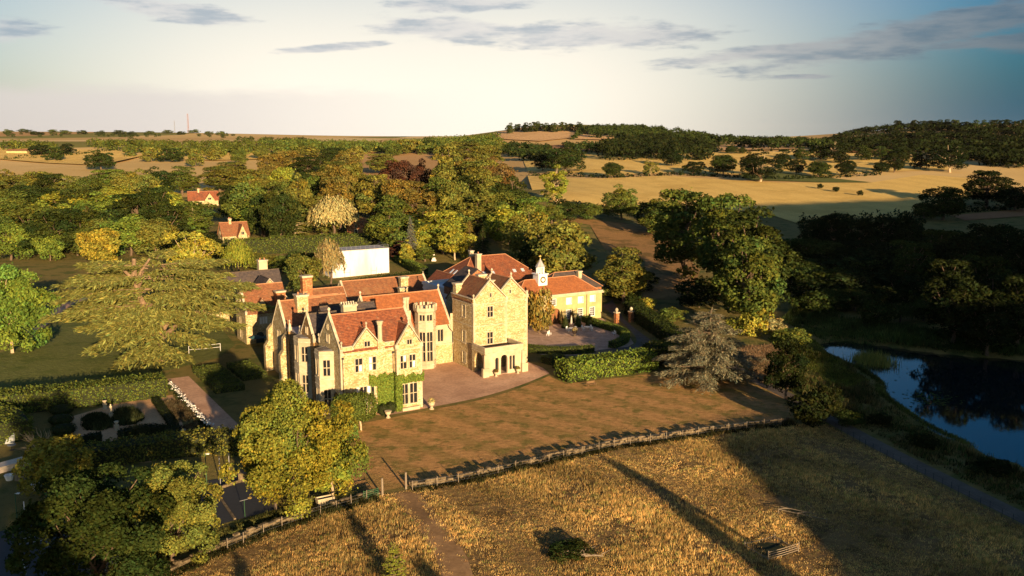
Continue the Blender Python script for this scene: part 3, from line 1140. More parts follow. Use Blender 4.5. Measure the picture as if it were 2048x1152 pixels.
# ---- the manor -------------------------------------------------------------------------------------------------
def manor():
    R = house_root('manor_house', 3, 15)
    tag(R, 'large golden stone manor with steep red gabled roofs, octagonal turret and tall porch tower', 'manor house')
    BL = ['glass', 'pale_pane', 'glass', 'glass']
    # front wing
    gable_block(R, -12.6, 0.0, 0.9, 10.0, 10.15, 14.75, 'a', 'ironstone', 'red_tile',
                front=[(2.3, 3.4, 6.8, 8.8, 2, 2, BL), (4.5, 5.6, 6.8, 8.8, 2, 2, ['pale_pane', 'glass']), (2.4, 5.2, 1.2, 4.4, 5, 2, ['glass', 'glass', 'pale_pane'])],
                left=[(3.4, 4.6, 10.0 - 3.2, 10.0 - 1.2, 2, 1)] if False else [], fin=(1.0, 0.9), lg=[(3.6, 4.7, 10.75, 11.9, 3), (3.95, 4.3, 12.75, 13.4, 1)], fextra=[])
    quoins(R, -12.6, 0.9, 0.1, 10.0, 1, 1)
    band(R, (-12.6, 0.9), (-4.0, 0.9), 9.55)
    m = MB()
    for s0, s1 in ((-12.5, -10.8), (-6.0, -4.02)):
        m = MB()
        m.box(s0, s1, 0.72, 1.02, 10.18, 10.75)
        q = m.build('parapet', M['ironstone'], R)
        m = MB()
        m.box(s0 - 0.03, s1, 0.66, 1.08, 10.752, 10.9)
        m.build('coping', M['coping_stone'], q)
    ball_finial(R, (-12.4, 0.9, 10.9), 0.8)
    ball_finial(R, (-12.6, 9.9, 10.5), 0.8)
    # gable rising from the front wall
    gable_wall(R, (-10.8, 0.86), (-6.0, 0.86), 10.16, 2.4, 13.1, 'ironstone', wins=[(2.0, 2.85, 10.55, 11.3, 2)])
    coping(R, (-10.8, 0.86), (-6.0, 0.86), 10.2, 2.4, 13.1, finial=0.8)
    roof_pair(R, (-8.4, 1.2, 13.0), (-8.4, 3.9, 13.0), (-10.6, 1.2, 10.35), (-10.6, 1.25, 10.35), (-6.2, 1.2, 10.35), (-6.2, 1.25, 10.35), 'red_tile', 0.12)
    # tall clustered chimney beside it
    m = MB()
    m.box(-6.75, -5.65, 0.62, 1.5, 9.7, 11.0)
    o = m.build('chimney', M['ironstone'], R)
    m = MB()
    m.lathe((-6.2, 1.06, 11.0), [(0.5, 0), (0.36, 0.25), (0.34, 2.5), (0.45, 2.65), (0.45, 2.85), (0.55, 2.95), (0.55, 3.15), (0.3, 3.2)], 8)
    m.build('chimney_shaft', M['ashlar'], o)
    # projecting two-storey bay with a gable
    P0, P1 = (-4.0, 0.0), (0.2, 0.0)
    make_wall(R, P0, P1, 0, 9.9, 'ironstone', [(0.6, 1.6, 6.6, 8.6, 2, 2, ['glass', 'glass', 'glass', 'pale_pane']), (2.1, 3.1, 6.6, 8.6, 2, 2, ['glass', 'pale_pane', 'glass', 'glass']),
                                               (0.7, 1.75, 1.0, 4.1, 2, 2), (2.1, 3.3, 1.0, 4.1, 2, 2)])
    make_wall(R, (-4.0, 0.9), (-4.0, 0.0), 0, 9.9, 'ironstone', [])
    make_wall(R, (0.2, 0.0), (0.2, 1.2), 0, 9.9, 'ironstone', [])
    quoins(R, 0.2, 0.0, 0.1, 9.8, -1, 1)
    quoins(R, -4.0, 0.0, 5.6, 9.8, 1, 1)
    band(R, P0, P1, 9.5)
    gable_wall(R, P0, P1, 9.91, 2.1, 13.15, 'ironstone', wins=[(1.75, 2.5, 10.3, 11.0, 2)])
    coping(R, P0, P1, 9.95, 2.1, 13.15, finial=0.95)
    roof_pair(R, (-1.9, 0.35, 13.1), (-1.9, 4.0, 13.1), (-3.95, 0.35, 9.95), (-3.95, 1.2, 9.95), (0.15, 0.35, 9.95), (0.15, 1.2, 9.95), 'red_tile', 0.12)
    m = MB()
    m.box(-3.4, -0.5, -0.55, -0.01, 0, 0.5)
    m.build('plinth', M['ashlar'], R)
    # down pipes
    for (a, b, zt) in ((-12.3, 0.8, 9.0), (-4.25, 0.8, 9.0)):
        m = MB()
        m.tube([(a, b, 0.1), (a, b, zt)], 0.06, 6)
        m.box(a - 0.15, a + 0.15, b - 0.16, b + 0.09, zt, zt + 0.3)
        m.build('downpipe', M['iron'], R)
    # chimney on the wing's right gable
    m = MB()
    m.box(-0.3, 0.75, 4.9, 6.0, 12.5, 14.4)
    o = m.build('chimney', M['ashlar'], R)
    m = MB()
    for dx in (0.0, 0.45):
        m.lathe((dx, 5.45, 14.401), [(0.26, 0), (0.22, 0.2), (0.22, 1.5), (0.30, 1.62), (0.30, 1.8), (0.36, 1.9), (0.36, 2.1), (0.2, 2.12)], 8)
    m.build('chimney_shaft', M['ashlar'], o)
    # canted bay on the left end, two storeys with a lead roof
    b1 = [(-12.6, 7.9), (-14.5, 6.7), (-14.6, 4.5), (-12.62, 3.6)]
    wz = lambda L: [(L / 2 - 0.5, L / 2 + 0.5, 6.0, 8.4, 2, 2), (L / 2 - 0.5, L / 2 + 0.5, 1.0, 3.8, 2, 2)]
    poly_tower(R, b1, 0, 9.1, 'ashlar', 'bay', {1: wz(2.2), 2: wz(2.17), 0: wz(2.2)})
    for z in (0.6, 4.4, 5.4, 9.1):
        m = MB()
        m.hexa(grow(b1, 0.10), z, z + 0.18)
        m.build('string_course', M['coping_stone'], R)
    m = MB()
    m.hexa(grow(b1, 0.02), 9.281, 9.75)
    m.build('parapet', M['ashlar'], R)
    m = MB()
    m.hexa(grow(b1, -0.15), 9.70, 9.80, [(-12.6, 7.0), (-13.4, 6.2), (-13.4, 5.0), (-12.6, 4.4)])
    lr = m.build('bay_roof', M['lead'], R)
    for t in (0.2, 0.4, 0.6, 0.8):
        q = MB()
        q.tube([(-14.35, 4.6 + 2.0 * t, 9.79), (-12.7, 4.2 + 3.0 * t, 9.86)], 0.05, 5)
        q.build('lead_roll', M['felt_roof'], lr)
    # second gable and its bay
    gable_block(R, -12.8, -3.0, 12.0, 18.0, 9.7, 13.35, 'a', 'brown_stone', 'slate', cop=(True, False), fin=(1, 0), lg=[(2.6, 3.5, 10.4, 11.4, 2)])
    b2 = [(-12.8, 18.2), (-14.3, 17.2), (-14.3, 14.9), (-12.82, 13.5)]
    poly_tower(R, b2, 0, 9.1, 'ashlar', 'bay', {1: [(0.6, 1.7, 6.0, 8.4, 2, 2), (0.6, 1.7, 1.0, 3.8, 2, 2)], 2: [(0.5, 1.5, 6.0, 8.4, 2, 2), (0.5, 1.5, 1.0, 3.8, 2, 2)]})
    for z in (0.6, 4.4, 5.4, 9.1):
        m = MB()
        m.hexa(grow(b2, 0.10), z, z + 0.18)
        m.build('string_course', M['coping_stone'], R)
    m = MB()
    m.hexa(grow(b2, 0.02), 9.281, 9.75)
    m.build('parapet', M['ashlar'], R)
    m = MB()
    m.hexa(grow(b2, -0.15), 9.70, 9.80, [(-12.8, 17.2), (-13.5, 16.6), (-13.5, 15.3), (-12.8, 14.6)])
    lr = m.build('bay_roof', M['lead'], R)
    for t in (0.25, 0.5, 0.75):
        q = MB()
        q.tube([(-14.1, 15.0 + 2.1 * t, 9.79), (-12.9, 14.5 + 2.8 * t, 9.86)], 0.05, 5)
        q.build('lead_roll', M['felt_roof'], lr)
    ball_finial(R, (-12.8, 11.9, 10.1), 0.75)
    # valley block between the gables and behind the wing
    make_wall(R, (-12.55, 12.0), (-12.55, 10.0), 0, 9.6, 'brown_stone')
    m = MB()
    m.box(-12.5, -0.1, 10.02, 11.98, 8.8, 9.3)
    m.build('valley_gutter', M['felt_roof'], R)
    chimney(R, -8.3, -6.1, 10.3, 11.5, 9.0, 15.3, 'ashlar', 0, True)
    # dark inner roofs
    gable_block(R, -8.0, 1.4, 18.3, 25.2, 9.0, 13.0, 'a', 'brown_stone', 'slate', cop=(False, False), fin=(0, 0))
    make_wall(R, (0.0, 10.0), (0.0, 23.4), 0, 8.8, 'ironstone', [(3, 4.2, 5, 7, 2, 1), (7, 8.2, 5, 7, 2, 1)])
    # linking return wall with pinnacles
    make_wall(R, (-12.6, 26.6), (-12.6, 18.2), 0, 9.2, 'brown_stone', [])
    make_wall(R, (-12.9, 24.2), (-11.0, 24.2), 0, 9.2, 'brown_stone', [])
    m = MB()
    m.box(-12.6, -8.0, 18.2, 26.6, 8.9, 9.19)
    m.build('lead_flat', M['lead'], R)
    for b in (18.6, 24.0):
        m = MB()
        m.hexa([(-12.9, b), (-12.3, b), (-12.3, b + 0.7), (-12.9, b + 0.7)], 9.0, 10.3, [(-12.75, b + 0.2), (-12.45, b + 0.2), (-12.45, b + 0.5), (-12.75, b + 0.5)])
        m.build('pinnacle', M['coping_stone'], R)
        ball_finial(R, (-12.6, b + 0.35, 10.25), 0.7)
    # buttressed hall end facing the garden
    gable_block(R, -12.5, -5.0, 26.8, 34.6, 8.2, 13.0, 'a', 'ironstone', 'brown_tile', cop=(True, False), fin=(0, 0),
                left=[(2.9, 4.7, 5.6, 7.9, 3, 1), (2.9, 4.7, 1.6, 4.8, 3, 2)])
    for b0, b1_ in ((34.5, 35.7), (25.9, 27.1)):
        m = MB()
        m.box(-13.9, -12.48, b0, b1_, 0, 4.6)
        m.slab([(-13.9, b0, 4.6), (-13.9, b1_, 4.6), (-13.3, b1_, 5.4), (-13.3, b0, 5.4)], (0.62, 0, -0.7))
        m.box(-13.3, -12.48, b0 + 0.05, b1_ - 0.05, 4.6, 7.4)
        m.slab([(-13.3, b0, 7.4), (-13.3, b1_, 7.4), (-12.5, b1_, 8.4), (-12.5, b0, 8.4)], (0.3, 0, -0.6))
        m.build('buttress', M['ironstone'], R)
    chimney(R, -9.7, -7.7, 28.8, 30.6, 8.6, 14.2, 'ironstone', 2)
    gable_block(R, -6.0, 1.2, 31.5, 38.5, 8.2, 12.4, 'a', 'ironstone', 'brown_tile', cop=(True, False), fin=(0.6, 0))
    chimney(R, -3.6, -1.6, 26.6, 27.6, 8.6, 11.6, 'ashlar', 0)
    # great hall behind
    gable_block(R, 1.5, 17.3, 23.5, 32.5, 7.5, 12.8, 'a', 'ashlar', 'orange_tile', fin=(0.9, 0.9),
                front=[(13.2, 14.3, 4.2, 6.4, 2, 1)], fextra=[])
    m = MB()
    m.box(13.0, 17.78, 23.26, 23.49, 0, 3.55)
    m.build('wall', M['ironstone'], R)
    band(R, (13.0, 23.24), (17.78, 23.24), 3.56, 0.14, 0.08)
    m = MB()
    m.tube([(16.7, 23.3, 7.2), (16.9, 23.2, 6.6), (17.6, 23.2, 5.8), (17.7, 23.2, 0.1)], 0.06, 6)
    m.build('downpipe', M['iron'], R)
    make_wall(R, (17.3, 23.45), (17.82, 23.45), 3.5, 9.2, 'ashlar')
    # octagonal turret
    c, r = (11.7, 22.4), 1.85
    octo = lambda k: [(c[0] + k * math.cos(math.radians(22.5 + 45 * i)), c[1] + k * math.sin(math.radians(22.5 + 45 * i))) for i in range(8)]
    e = 2 * r * math.sin(math.radians(22.5))
    lights = lambda: [(0.16, e - 0.16, 1.5, 6.8, 2, 3), (0.2, e - 0.2, 8.9, 9.95, 2, 1)]
    poly_tower(R, octo(r), 0, 10.2, 'ashlar', 'turret', {4: lights(), 5: lights(), 6: lights()})
    for z in (0.7, 7.4, 8.3):
        m = MB()
        m.hexa(octo(r + 0.12), z, z + 0.18)
        m.build('string_course', M['coping_stone'], R)
    m = MB()
    m.hexa(octo(r + 0.02), 10.2, 10.6, octo(r + 0.3))
    m.hexa(octo(r + 0.3), 10.601, 11.15)
    m.build('turret_parapet', M['ashlar'], R)
    ring = octo(r + 0.3)
    for i in range(8):
        p0, p1 = ring[i], ring[(i + 1) % 8]
        d, L = unit(p0, p1)
        m = MB()
        m.obox(p0, d, 0.02, 0.38, -0.3, -0.002, 11.151, 11.75)
        m.obox(p0, d, L / 2 - 0.2, L / 2 + 0.2, -0.3, -0.002, 11.151, 11.75)
        m.build('merlon', M['ashlar'], R)
    # porch tower: twin gables
    gable_block(R, 17.8, 24.7, 15.5, 23.5, 12.45, 15.9, 'b', 'ironstone', 'brown_tile', fin=(0.9, 0.8),
                front=[(2.85, 3.95, 9.5, 11.4, 2, 2), (2.8, 3.9, 4.6, 6.7, 2, 2)], lg=[(3.35, 3.65, 13.1, 13.8, 1)],
                left=[(3.8, 5.0, 9.3, 11.4, 2, 1), (3.8, 5.0, 4.5, 6.7, 2, 1), (3.8, 5.0, 0.8, 2.8, 2, 1)])
    gable_block(R, 22.6, 29.5, 16.2, 23.4, 12.45, 15.8, 'b', 'ironstone', 'brown_tile', fin=(0.9, 0.8), lg=[(3.0, 3.3, 13.3, 13.9, 1)])
    m = MB()
    m.box(17.6, 17.78, 15.4, 23.5, 12.3, 12.95)
    m.build('parapet', M['brown_stone'], R)
    m = MB()
    m.box(17.5, 17.85, 15.3, 23.6, 12.951, 13.1)
    m.build('parapet_coping', M['coping_stone'], R)
    quoins(R, 17.8, 15.5, 5.2, 12.3, 1, 1)
    quoins(R, 24.7, 15.5, 5.2, 12.3, -1, 1)
    quoins(R, 29.5, 16.2, 0.3, 12.3, -1, 1)
    for z in (11.9, 7.95, 4.5):
        band(R, (17.8, 15.5), (24.7, 15.5), z, 0.13, 0.07)
        band(R, (24.72, 16.2), (29.5, 16.2), z, 0.13, 0.07)
        band(R, (17.8, 23.5), (17.8, 15.5), z, 0.13, 0.07)
    ball_finial(R, (17.95, 15.7, 13.0), 0.8)
    m = MB()
    m.box(29.2, 29.55, 16.1, 16.5, 12.4, 13.5)
    m.build('pinnacle', M['coping_stone'], R)
    chimney(R, 17.9, 19.1, 22.2, 23.4, 11.5, 14.9, 'ironstone', 0)
    chimney(R, 24.0, 25.2, 20.5, 21.5, 12.0, 15.2, 'ironstone', 0)
    # porch
    A0, A1, B0, B1, ZT = 17.45, 25.2, 10.8, 15.5, 4.4
    m = MB()
    ho = [(2.05, 2.75, 0.8, 3.15, 'arch'), (3.2, 4.55, 0.02, 3.5, 'arch'), (4.95, 5.45, 0.7, 3.2, 'arch'), (5.6, 6.1, 0.7, 3.2, 'arch')]
    wall_panel(m, (A0, B0), (A1, B0), 0, ZT, ho, 0.5)
    m.build('porch_wall', M['ashlar'], R)
    m = MB()
    wall_panel(m, (A0, B1), (A0, B0), 0, ZT, [(0.9, 3.9, 0.02, 3.9, 'arch')], 0.6)
    m.build('porch_wall', M['ironstone'], R)
    m = MB()
    wall_panel(m, (A1, B0), (A1, B1), 0, ZT, [(0.9, 3.9, 0.02, 3.7, 'arch')], 0.6)
    m.build('porch_wall', M['ironstone'], R)
    # inner face of the porch walls, floor and flat roof behind a parapet
    m = MB()
    m.box(A0 + 0.1, A1 - 0.1, B0 + 0.1, B1 - 0.02, 4.2, 4.4)
    m.build('porch_roof', M['felt_roof'], R)
    m = MB()
    m.box(A0 + 0.05, A1 - 0.05, B0 + 0.05, B1, 0.06, 0.12)
    m.build('porch_floor', M['paving'], R)
    m = MB()
    m.box(A0 - 0.06, A1 + 0.06, B0 - 0.06, B0 + 0.32, 4.402, 5.0)
    m.box(A0 - 0.06, A0 + 0.30, B0 + 0.321, B1 - 0.02, 4.402, 5.0)
    m.box(A1 - 0.30, A1 + 0.06, B0 + 0.321, B1 - 0.02, 4.402, 5.0)
    m.build('porch_parapet', M['ashlar'], R)
    m = MB()
    m.box(A0 - 0.12, A1 + 0.12, B0 - 0.12, B0 + 0.36, 5.001, 5.12)
    m.box(A0 - 0.12, A0 + 0.34, B0 + 0.361, B1 - 0.02, 5.001, 5.12)
    m.box(A1 - 0.34, A1 + 0.12, B0 + 0.361, B1 - 0.02, 5.001, 5.12)
    m.build('parapet_coping', M['coping_stone'], R)
    band(R, (A0, B0), (A1, B0), 4.1, 0.14, 0.09)
    band(R, (A0, B1), (A0, B0), 4.1, 0.14, 0.09)
    for (a, sa) in ((A0, -1), (A1, 1)):
        m = MB()
        x0, x1 = sorted((a + sa * 0.7, a - sa * 0.5))
        m.box(x0, x1, B0 - 0.6, B0 - 0.005, 0, 1.6)
        x0, x1 = sorted((a + sa * 0.35, a - sa * 0.4))
        m.hexa([(x0, B0 - 0.42), (x1, B0 - 0.42), (x1, B0 - 0.006), (x0, B0 - 0.006)], 1.601, 3.9, [(x0 + 0.1, B0 - 0.2), (x1 - 0.1, B0 - 0.2), (x1 - 0.1, B0 - 0.006), (x0 + 0.1, B0 - 0.006)])
        m.build('buttress', M['ashlar'], R)
    # porch inner door and glazing
    window(R, (17.8, 15.44), (24.7, 15.44), 2.2, 3.6, 0.3, 3.0, 2, 2, pane='glass')
    for s0, s1 in ((4.95, 5.45), (5.6, 6.1), (2.05, 2.75)):
        g = MB()
        d, L = unit((A0, B0), (A1, B0))
        g.obox((A0, B0), d, s0, s1, -0.42, -0.36, 0.75, 3.2)
        g.build('pane', M['glass'], R)


manor()


def west_wing():
    R = house_root('west_wing', -7, 61)
    tag(R, 'gabled stone wing with arched dark doorway and brick chimney, behind the left cedar', 'house wing')
    gable_block(R, -11.0, -2.4, 57.5, 64.5, 6.3, 11.3, 'a', 'ironstone', 'brown_tile', cop=(True, False), fin=(0, 0),
                front=[(2.8, 4.4, 3.9, 5.3, 3, 1, 'pale_pane')], fextra=[(1.9, 3.6, 0.02, 2.3, 'arch')],
                left=[(2.6, 3.4, 3.5, 5.0, 1, 2, 'pale_pane'), (2.6, 3.6, 0.8, 2.4, 2, 1)], lg=[(2.9, 3.7, 7.3, 8.6, 2)])
    m = MB()
    m.box(-9.1, -7.4, 57.75, 57.85, 0, 2.35)
    m.build('door', M['dark_door'], R)
    chimney(R, -4.8, -2.9, 56.9, 58.2, 3.0, 10.4, 'brick', 0)
    chimney(R, -11.1, -9.6, 60.5, 61.6, 10.0, 12.1, 'ironstone', 0)
    # dormer
    gable_wall(R, (-8.2, 58.0), (-6.6, 58.0), 7.9, 0.8, 8.9, 'grey_wood')
    m = MB()
    m.box(-8.1, -6.7, 58.05, 59.6, 6.7, 7.9)
    m.build('dormer', M['grey_wood'], R)
    window_box(R, (-8.2, 58.04), (1.0, 0.0), (0.35, 1.25, 6.9, 7.7, 2))
    roof_pair(R, (-7.4, 57.8, 8.95), (-7.4, 60.2, 8.95), (-8.5, 57.8, 7.75), (-8.5, 59.4, 7.75), (-6.3, 57.8, 7.75), (-6.3, 59.4, 7.75), 'brown_tile', 0.1)
    # lower roofs behind
    R2 = house_root('rear_cottage', -1, 80)
    tag(R2, 'dark roofed cottage with two gables and pale chimney behind the west wing', 'cottage')
    gable_block(R2, -6.0, 3.0, 72.0, 79.0, 5.0, 10.4, 'b', 'ironstone', 'slate', cop=(True, False), fin=(0, 0), lg=[(4.0, 5.0, 6.0, 7.2, 2)])
    gable_block(R2, -8.0, 4.0, 80.0, 87.5, 5.4, 10.8, 'a', 'ironstone', 'slate', cop=(False, False), fin=(0, 0))
    gable_block(R2, -16.0, -8.0, 80.5, 87.0, 4.0, 7.6, 'a', 'ironstone', 'slate', cop=(False, False), fin=(0, 0))
    chimney(R2, 0.2, 2.2, 85.8, 87.2, 9.5, 13.0, 'ashlar', 2)


west_wing()


def rear_range():
    R = house_root('rear_range', 18, 57)
    tag(R, 'long low range with mottled red roof and chimneys behind the great hall', 'house wing')
    gable_block(R, 9.0, 28.4, 53.0, 62.0, 6.4, 11.0, 'a', 'ironstone', 'brown_tile', cop=(True, True), fin=(0, 0.5), front=[(3, 4.2, 3.5, 5, 2, 1), (8, 9.2, 3.5, 5, 2, 1)])
    gable_block(R, 0.0, 8.9, 52.0, 60.0, 6.0, 10.2, 'a', 'ironstone', 'brown_tile', cop=(False, False), fin=(0, 0))
    chimney(R, 0.0, 2.0, 54.5, 56.0, 8.0, 13.4, 'brick', 0)
    chimney(R, 21.3, 23.0, 53.8, 55.0, 6.0, 11.6, 'ironstone', 0)
    chimney(R, 19.6, 21.2, 50.6, 51.8, 4.0, 9.9, 'ironstone', 0)
    gable_block(R, -2.5, 5.0, 43.0, 50.0, 6.0, 10.5, 'a', 'ironstone', 'brown_tile', cop=(False, False), fin=(0, 0))
    # white flat-roofed annexe
    A = house_root('flat_roof_annexe', 31, 44)
    tag(A, 'pale rendered annexe with parapet and blue-grey flat roof behind the tower', 'annexe')
    make_wall(A, (25.6, 52.0), (25.6, 34.0), 0, 10.0, 'render_grey', [(5, 6, 5, 8, 1, 2), (11, 12, 5, 8, 1, 2)])
    make_wall(A, (25.6, 34.0), (35.5, 34.0), 0, 10.0, 'render_grey')
    make_wall(A, (35.5, 34.0), (35.5, 52.0), 0, 10.0, 'render_grey')
    make_wall(A, (35.5, 52.0), (25.6, 52.0), 0, 10.0, 'render_grey')
    m = MB()
    m.box(25.9, 35.2, 34.3, 51.7, 10.0, 10.15)
    m.build('roof', M['flat_roof'], A)
    m = MB()
    m.box(25.4, 25.89, 33.8, 52.2, 10.001, 10.6)
    m.box(35.21, 35.7, 33.8, 52.2, 10.001, 10.6)
    m.box(25.9, 35.2, 51.71, 52.2, 10.001, 10.6)
    m.box(25.9, 35.2, 33.8, 34.29, 10.001, 10.6)
    m.build('parapet', M['render_grey'], A)
    band(A, (25.6, 52.0), (25.6, 34.0), 9.2, 0.2, 0.15, 'render_grey', 'cornice')
    m = MB()
    m.tube([(25.5, 43, 0.2), (25.5, 43, 9.1)], 0.07, 6)
    m.build('downpipe', M['white_paint'], A)


rear_range()


def hip_roof(R, a0, a1, b0, b1, zE, zR, run, mat, over=0.35):
    a0, a1, b0, b1 = a0 - over, a1 + over, b0 - over, b1 + over
    bm = (b0 + b1) / 2
    r0, r1 = (a0 + run, bm, zR), (a1 - run, bm, zR)
    c = [(a0, b0, zE), (a1, b0, zE), (a1, b1, zE), (a0, b1, zE)]
    for pts in ([c[0], c[1], r1, r0], [c[1], c[2], r1], [c[2], c[3], r0, r1], [c[3], c[0], r0]):
        p = [np.array(q, float) for q in pts]
        n = np.cross(p[1] - p[0], p[2] - p[0])
        n /= np.linalg.norm(n)
        m = MB()
        m.slab(pts, tuple(n * 0.14))
        m.build('roof', M[mat], R)
    m = MB()
    up = np.array((0, 0, 0.16))
    m.tube([np.array(r0) + up, np.array(r1) + up], 0.12, 6)
    for q, r in ((c[0], r0), (c[3], r0), (c[1], r1), (c[2], r1)):
        m.tube([np.array(q) + up, np.array(r) + up], 0.12, 6)
    m.build('ridge_tiles', M['terracotta'], R)


def stable_block():
    R = house_root('stable_block', 55, 46)
    tag(R, 'yellow stucco stable block with white clock cupola on an orange hipped roof', 'stable block')
    P0, P1 = (43.5, 42.6), (66.2, 42.6)
    up = [(8.7, 10.0, 4.3, 5.6, 3, 3), (12.9, 14.2, 4.2, 5.5, 1, 1, 'pale_pane'), (16.1, 17.4, 4.2, 5.5, 1, 1, 'pale_pane'), (19.4, 20.7, 4.2, 5.5, 1, 1, 'pale_pane')]
    lo = [(12.9, 14.1, 0.9, 2.8, 3, 4), (16.1, 17.3, 0.9, 2.8, 3, 4), (19.4, 20.6, 0.9, 2.8, 3, 4)]
    make_wall(R, P0, P1, 0, 6.0, 'stucco_yellow', up + lo, [(8.6, 11.2, 0.02, 3.5, 'arch'), (3.0, 4.2, 0.9, 2.8), (3.0, 4.2, 4.2, 5.5)], surround='white_paint', frame='white_paint', bar=0.05, sw=0.12)
    make_wall(R, (66.2, 42.6), (66.2, 50.6), 0, 6.0, 'stucco_yellow', [(3, 4.2, 0.9, 2.8, 3, 4)], surround='white_paint', frame='white_paint', bar=0.05, sw=0.12)
    make_wall(R, (66.2, 50.6), (43.5, 50.6), 0, 6.0, 'stucco_yellow')
    make_wall(R, (43.5, 50.6), (43.5, 42.6), 0, 6.0, 'stucco_yellow')
    m = MB()
    m.box(52.1, 54.7, 42.95, 43.05, 0, 3.4)
    m.build('archway_door', M['wood_door'], R)
    m = MB()
    m.box(43.3, 66.55, 42.25, 50.9, 6.001, 6.25)
    m.box(43.35, 66.4, 42.4, 50.8, 6.251, 6.6)
    m.build('cornice', M['ashlar'], R)
    hip_roof(R, 43.6, 65.4, 43.0, 50.2, 6.5, 9.6, 4.2, 'orange_tile', 0.0)
    m = MB()
    m.tube([(61.9, 42.5, 0.1), (61.9, 42.5, 6.0)], 0.06, 6)
    m.build('downpipe', M['iron'], R)
    # clock cupola
    x, y = 51.7, 46.2
    m = MB()
    m.box(x - 1.15, x + 1.15, y - 1.15, y + 1.15, 7.6, 10.9)
    c = m.build('cupola', M['white_paint'], R)
    m = MB()
    m.box(x - 1.4, x + 1.4, y - 1.4, y + 1.4, 10.901, 11.08)
    m.build('cupola_cornice', M['white_paint'], c)
    m = MB()
    for i in range(8):
        t = math.radians(22.5 + 45 * i)
        px, py = x + 0.82 * math.cos(t), y + 0.82 * math.sin(t)
        m.box(px - 0.09, px + 0.09, py - 0.09, py + 0.09, 11.081, 12.45)
    m.lathe((x, y, 12.451), [(1.0, 0), (1.02, 0.12)], 8)
    m.build('lantern', M['white_paint'], c)
    m = MB()
    m.lathe((x, y, 12.58), [(1.15, 0), (0.75, 0.55), (0.38, 1.15), (0.08, 1.75)], 8)
    m.build('spire', M['lead'], c)
    m = MB()
    m.tube([(x, y, 14.2), (x, y, 15.2)], 0.03, 5)
    m.box(x - 0.35, x + 0.25, y - 0.015, y + 0.015, 14.8, 15.0)
    m.lathe((x, y, 14.3), [(0.05, 0), (0.13, 0.1), (0.13, 0.16), (0.04, 0.26)], 8)
    m.build('weathervane', M['gilt'], c)
    # clock face on the front, with ring, hour marks and hands
    def disc(r, o, t, mat, name, par):
        q = MB()
        ring = [(x + r * math.cos(2 * math.pi * k / 24), 9.75 + r * math.sin(2 * math.pi * k / 24)) for k in range(24)]
        q.slab([(p[0], y - 1.15 - o, p[1]) for p in ring], (0, t, 0))
        return q.build(name, M[mat], par)
    cf = disc(0.74, 0.05, 0.05, 'clock_black', 'clock_face', c)
    disc(0.40, 0.065, 0.015, 'white_paint', 'clock_centre', cf)
    q = MB()
    for k in range(12):
        t = math.radians(30 * k)
        u, v = math.sin(t), math.cos(t)
        pts = [(x + u * r_ + v * w, y - 1.208, 9.75 + v * r_ - u * w) for r_, w in ((0.47, -0.035), (0.47, 0.035), (0.68, 0.035), (0.68, -0.035))]
        q.slab(pts, (0, 0.006, 0))
    q.build('hour_marks', M['gilt'], cf)
    q = MB()
    for ang, ln, w in ((205, 0.36, 0.035), (30, 0.58, 0.025)):
        t = math.radians(ang)
        u, v = math.sin(t), math.cos(t)
        pts = [(x + u * r_ + v * k, y - 1.222, 9.75 + v * r_ - u * k) for r_, k in ((-0.08, -w), (-0.08, w), (ln, w), (ln, -w))]
        q.slab(pts, (0, 0.006, 0))
    q.build('clock_hands', M['clock_black'], cf)
    # coach house with hipped roof and roof lights
    C = house_root('coach_house', 60, 84)
    tag(C, 'coach house with big patched red hipped roof and roof lights behind the tower', 'coach house')
    for p0, p1 in (((48, 77), (72, 77)), ((72, 77), (72, 91)), ((72, 91), (48, 91)), ((48, 91), (48, 77))):
        make_wall(C, p0, p1, 0, 4.6, 'brick')
    hip_roof(C, 48, 72, 77, 91, 4.5, 10.2, 7.2, 'red_tile', 0.3)
    def skylight(a, b, za, dz):
        q = MB()
        k = (10.2 - 4.5) / 7.3
        zz = lambda bb: 4.5 + (bb - 76.7) * k + 0.2
        q.slab([(a, b, zz(b)), (a + 0.9, b, zz(b)), (a + 0.9, b + 0.8, zz(b + 0.8)), (a, b + 0.8, zz(b + 0.8))], (0, -0.06, 0.1))
        return q.build('roof_light', M['flat_roof'], C)
    for a in (55.5, 58.0, 64.5, 67.0):
        skylight(a, 78.6, 0, 0)
    for b in (79.5, 81.5, 83.5, 85.5):
        q = MB()
        k = (10.2 - 4.5) / 7.5
        zz = lambda aa: 4.5 + (aa - 47.7) * k + 0.2
        q.slab([(49.6, b, zz(49.6)), (50.8, b, zz(50.8)), (50.8, b + 0.7, zz(50.8)), (49.6, b + 0.7, zz(49.6))], (-0.06, 0, 0.1))
        q.build('roof_light', M['flat_roof'], C)
    chimney(C, 54.0, 55.2, 79.2, 80.3, 6.0, 11.6, 'ashlar', 1)
    chimney(C, 55.0, 55.9, 84.5, 85.4, 8.5, 11.8, 'ashlar', 0)
    D = house_root('garden_building', 40, 74)
    tag(D, 'low outbuilding with plain dark red gabled roof left of the coach house', 'outbuilding')
    gable_block(D, 36.0, 46.5, 68.0, 76.5, 4.2, 8.6, 'b', 'brick', 'red_tile', cop=(False, False), fin=(0, 0))
    gable_block(D, 31.0, 35.9, 62.5, 69.0, 4.0, 7.4, 'a', 'brick', 'brown_tile', cop=(False, False), fin=(0, 0))
    E_ = house_root('tower_rear_range', 33, 30)
    tag(E_, 'brown roofed range with a dark slate gable tucked behind the porch tower', 'house wing')
    gable_block(E_, 22.0, 34.4, 26.0, 34.0, 10.0, 13.6, 'a', 'ironstone', 'brown_tile', cop=(False, True), fin=(0, 0.8))
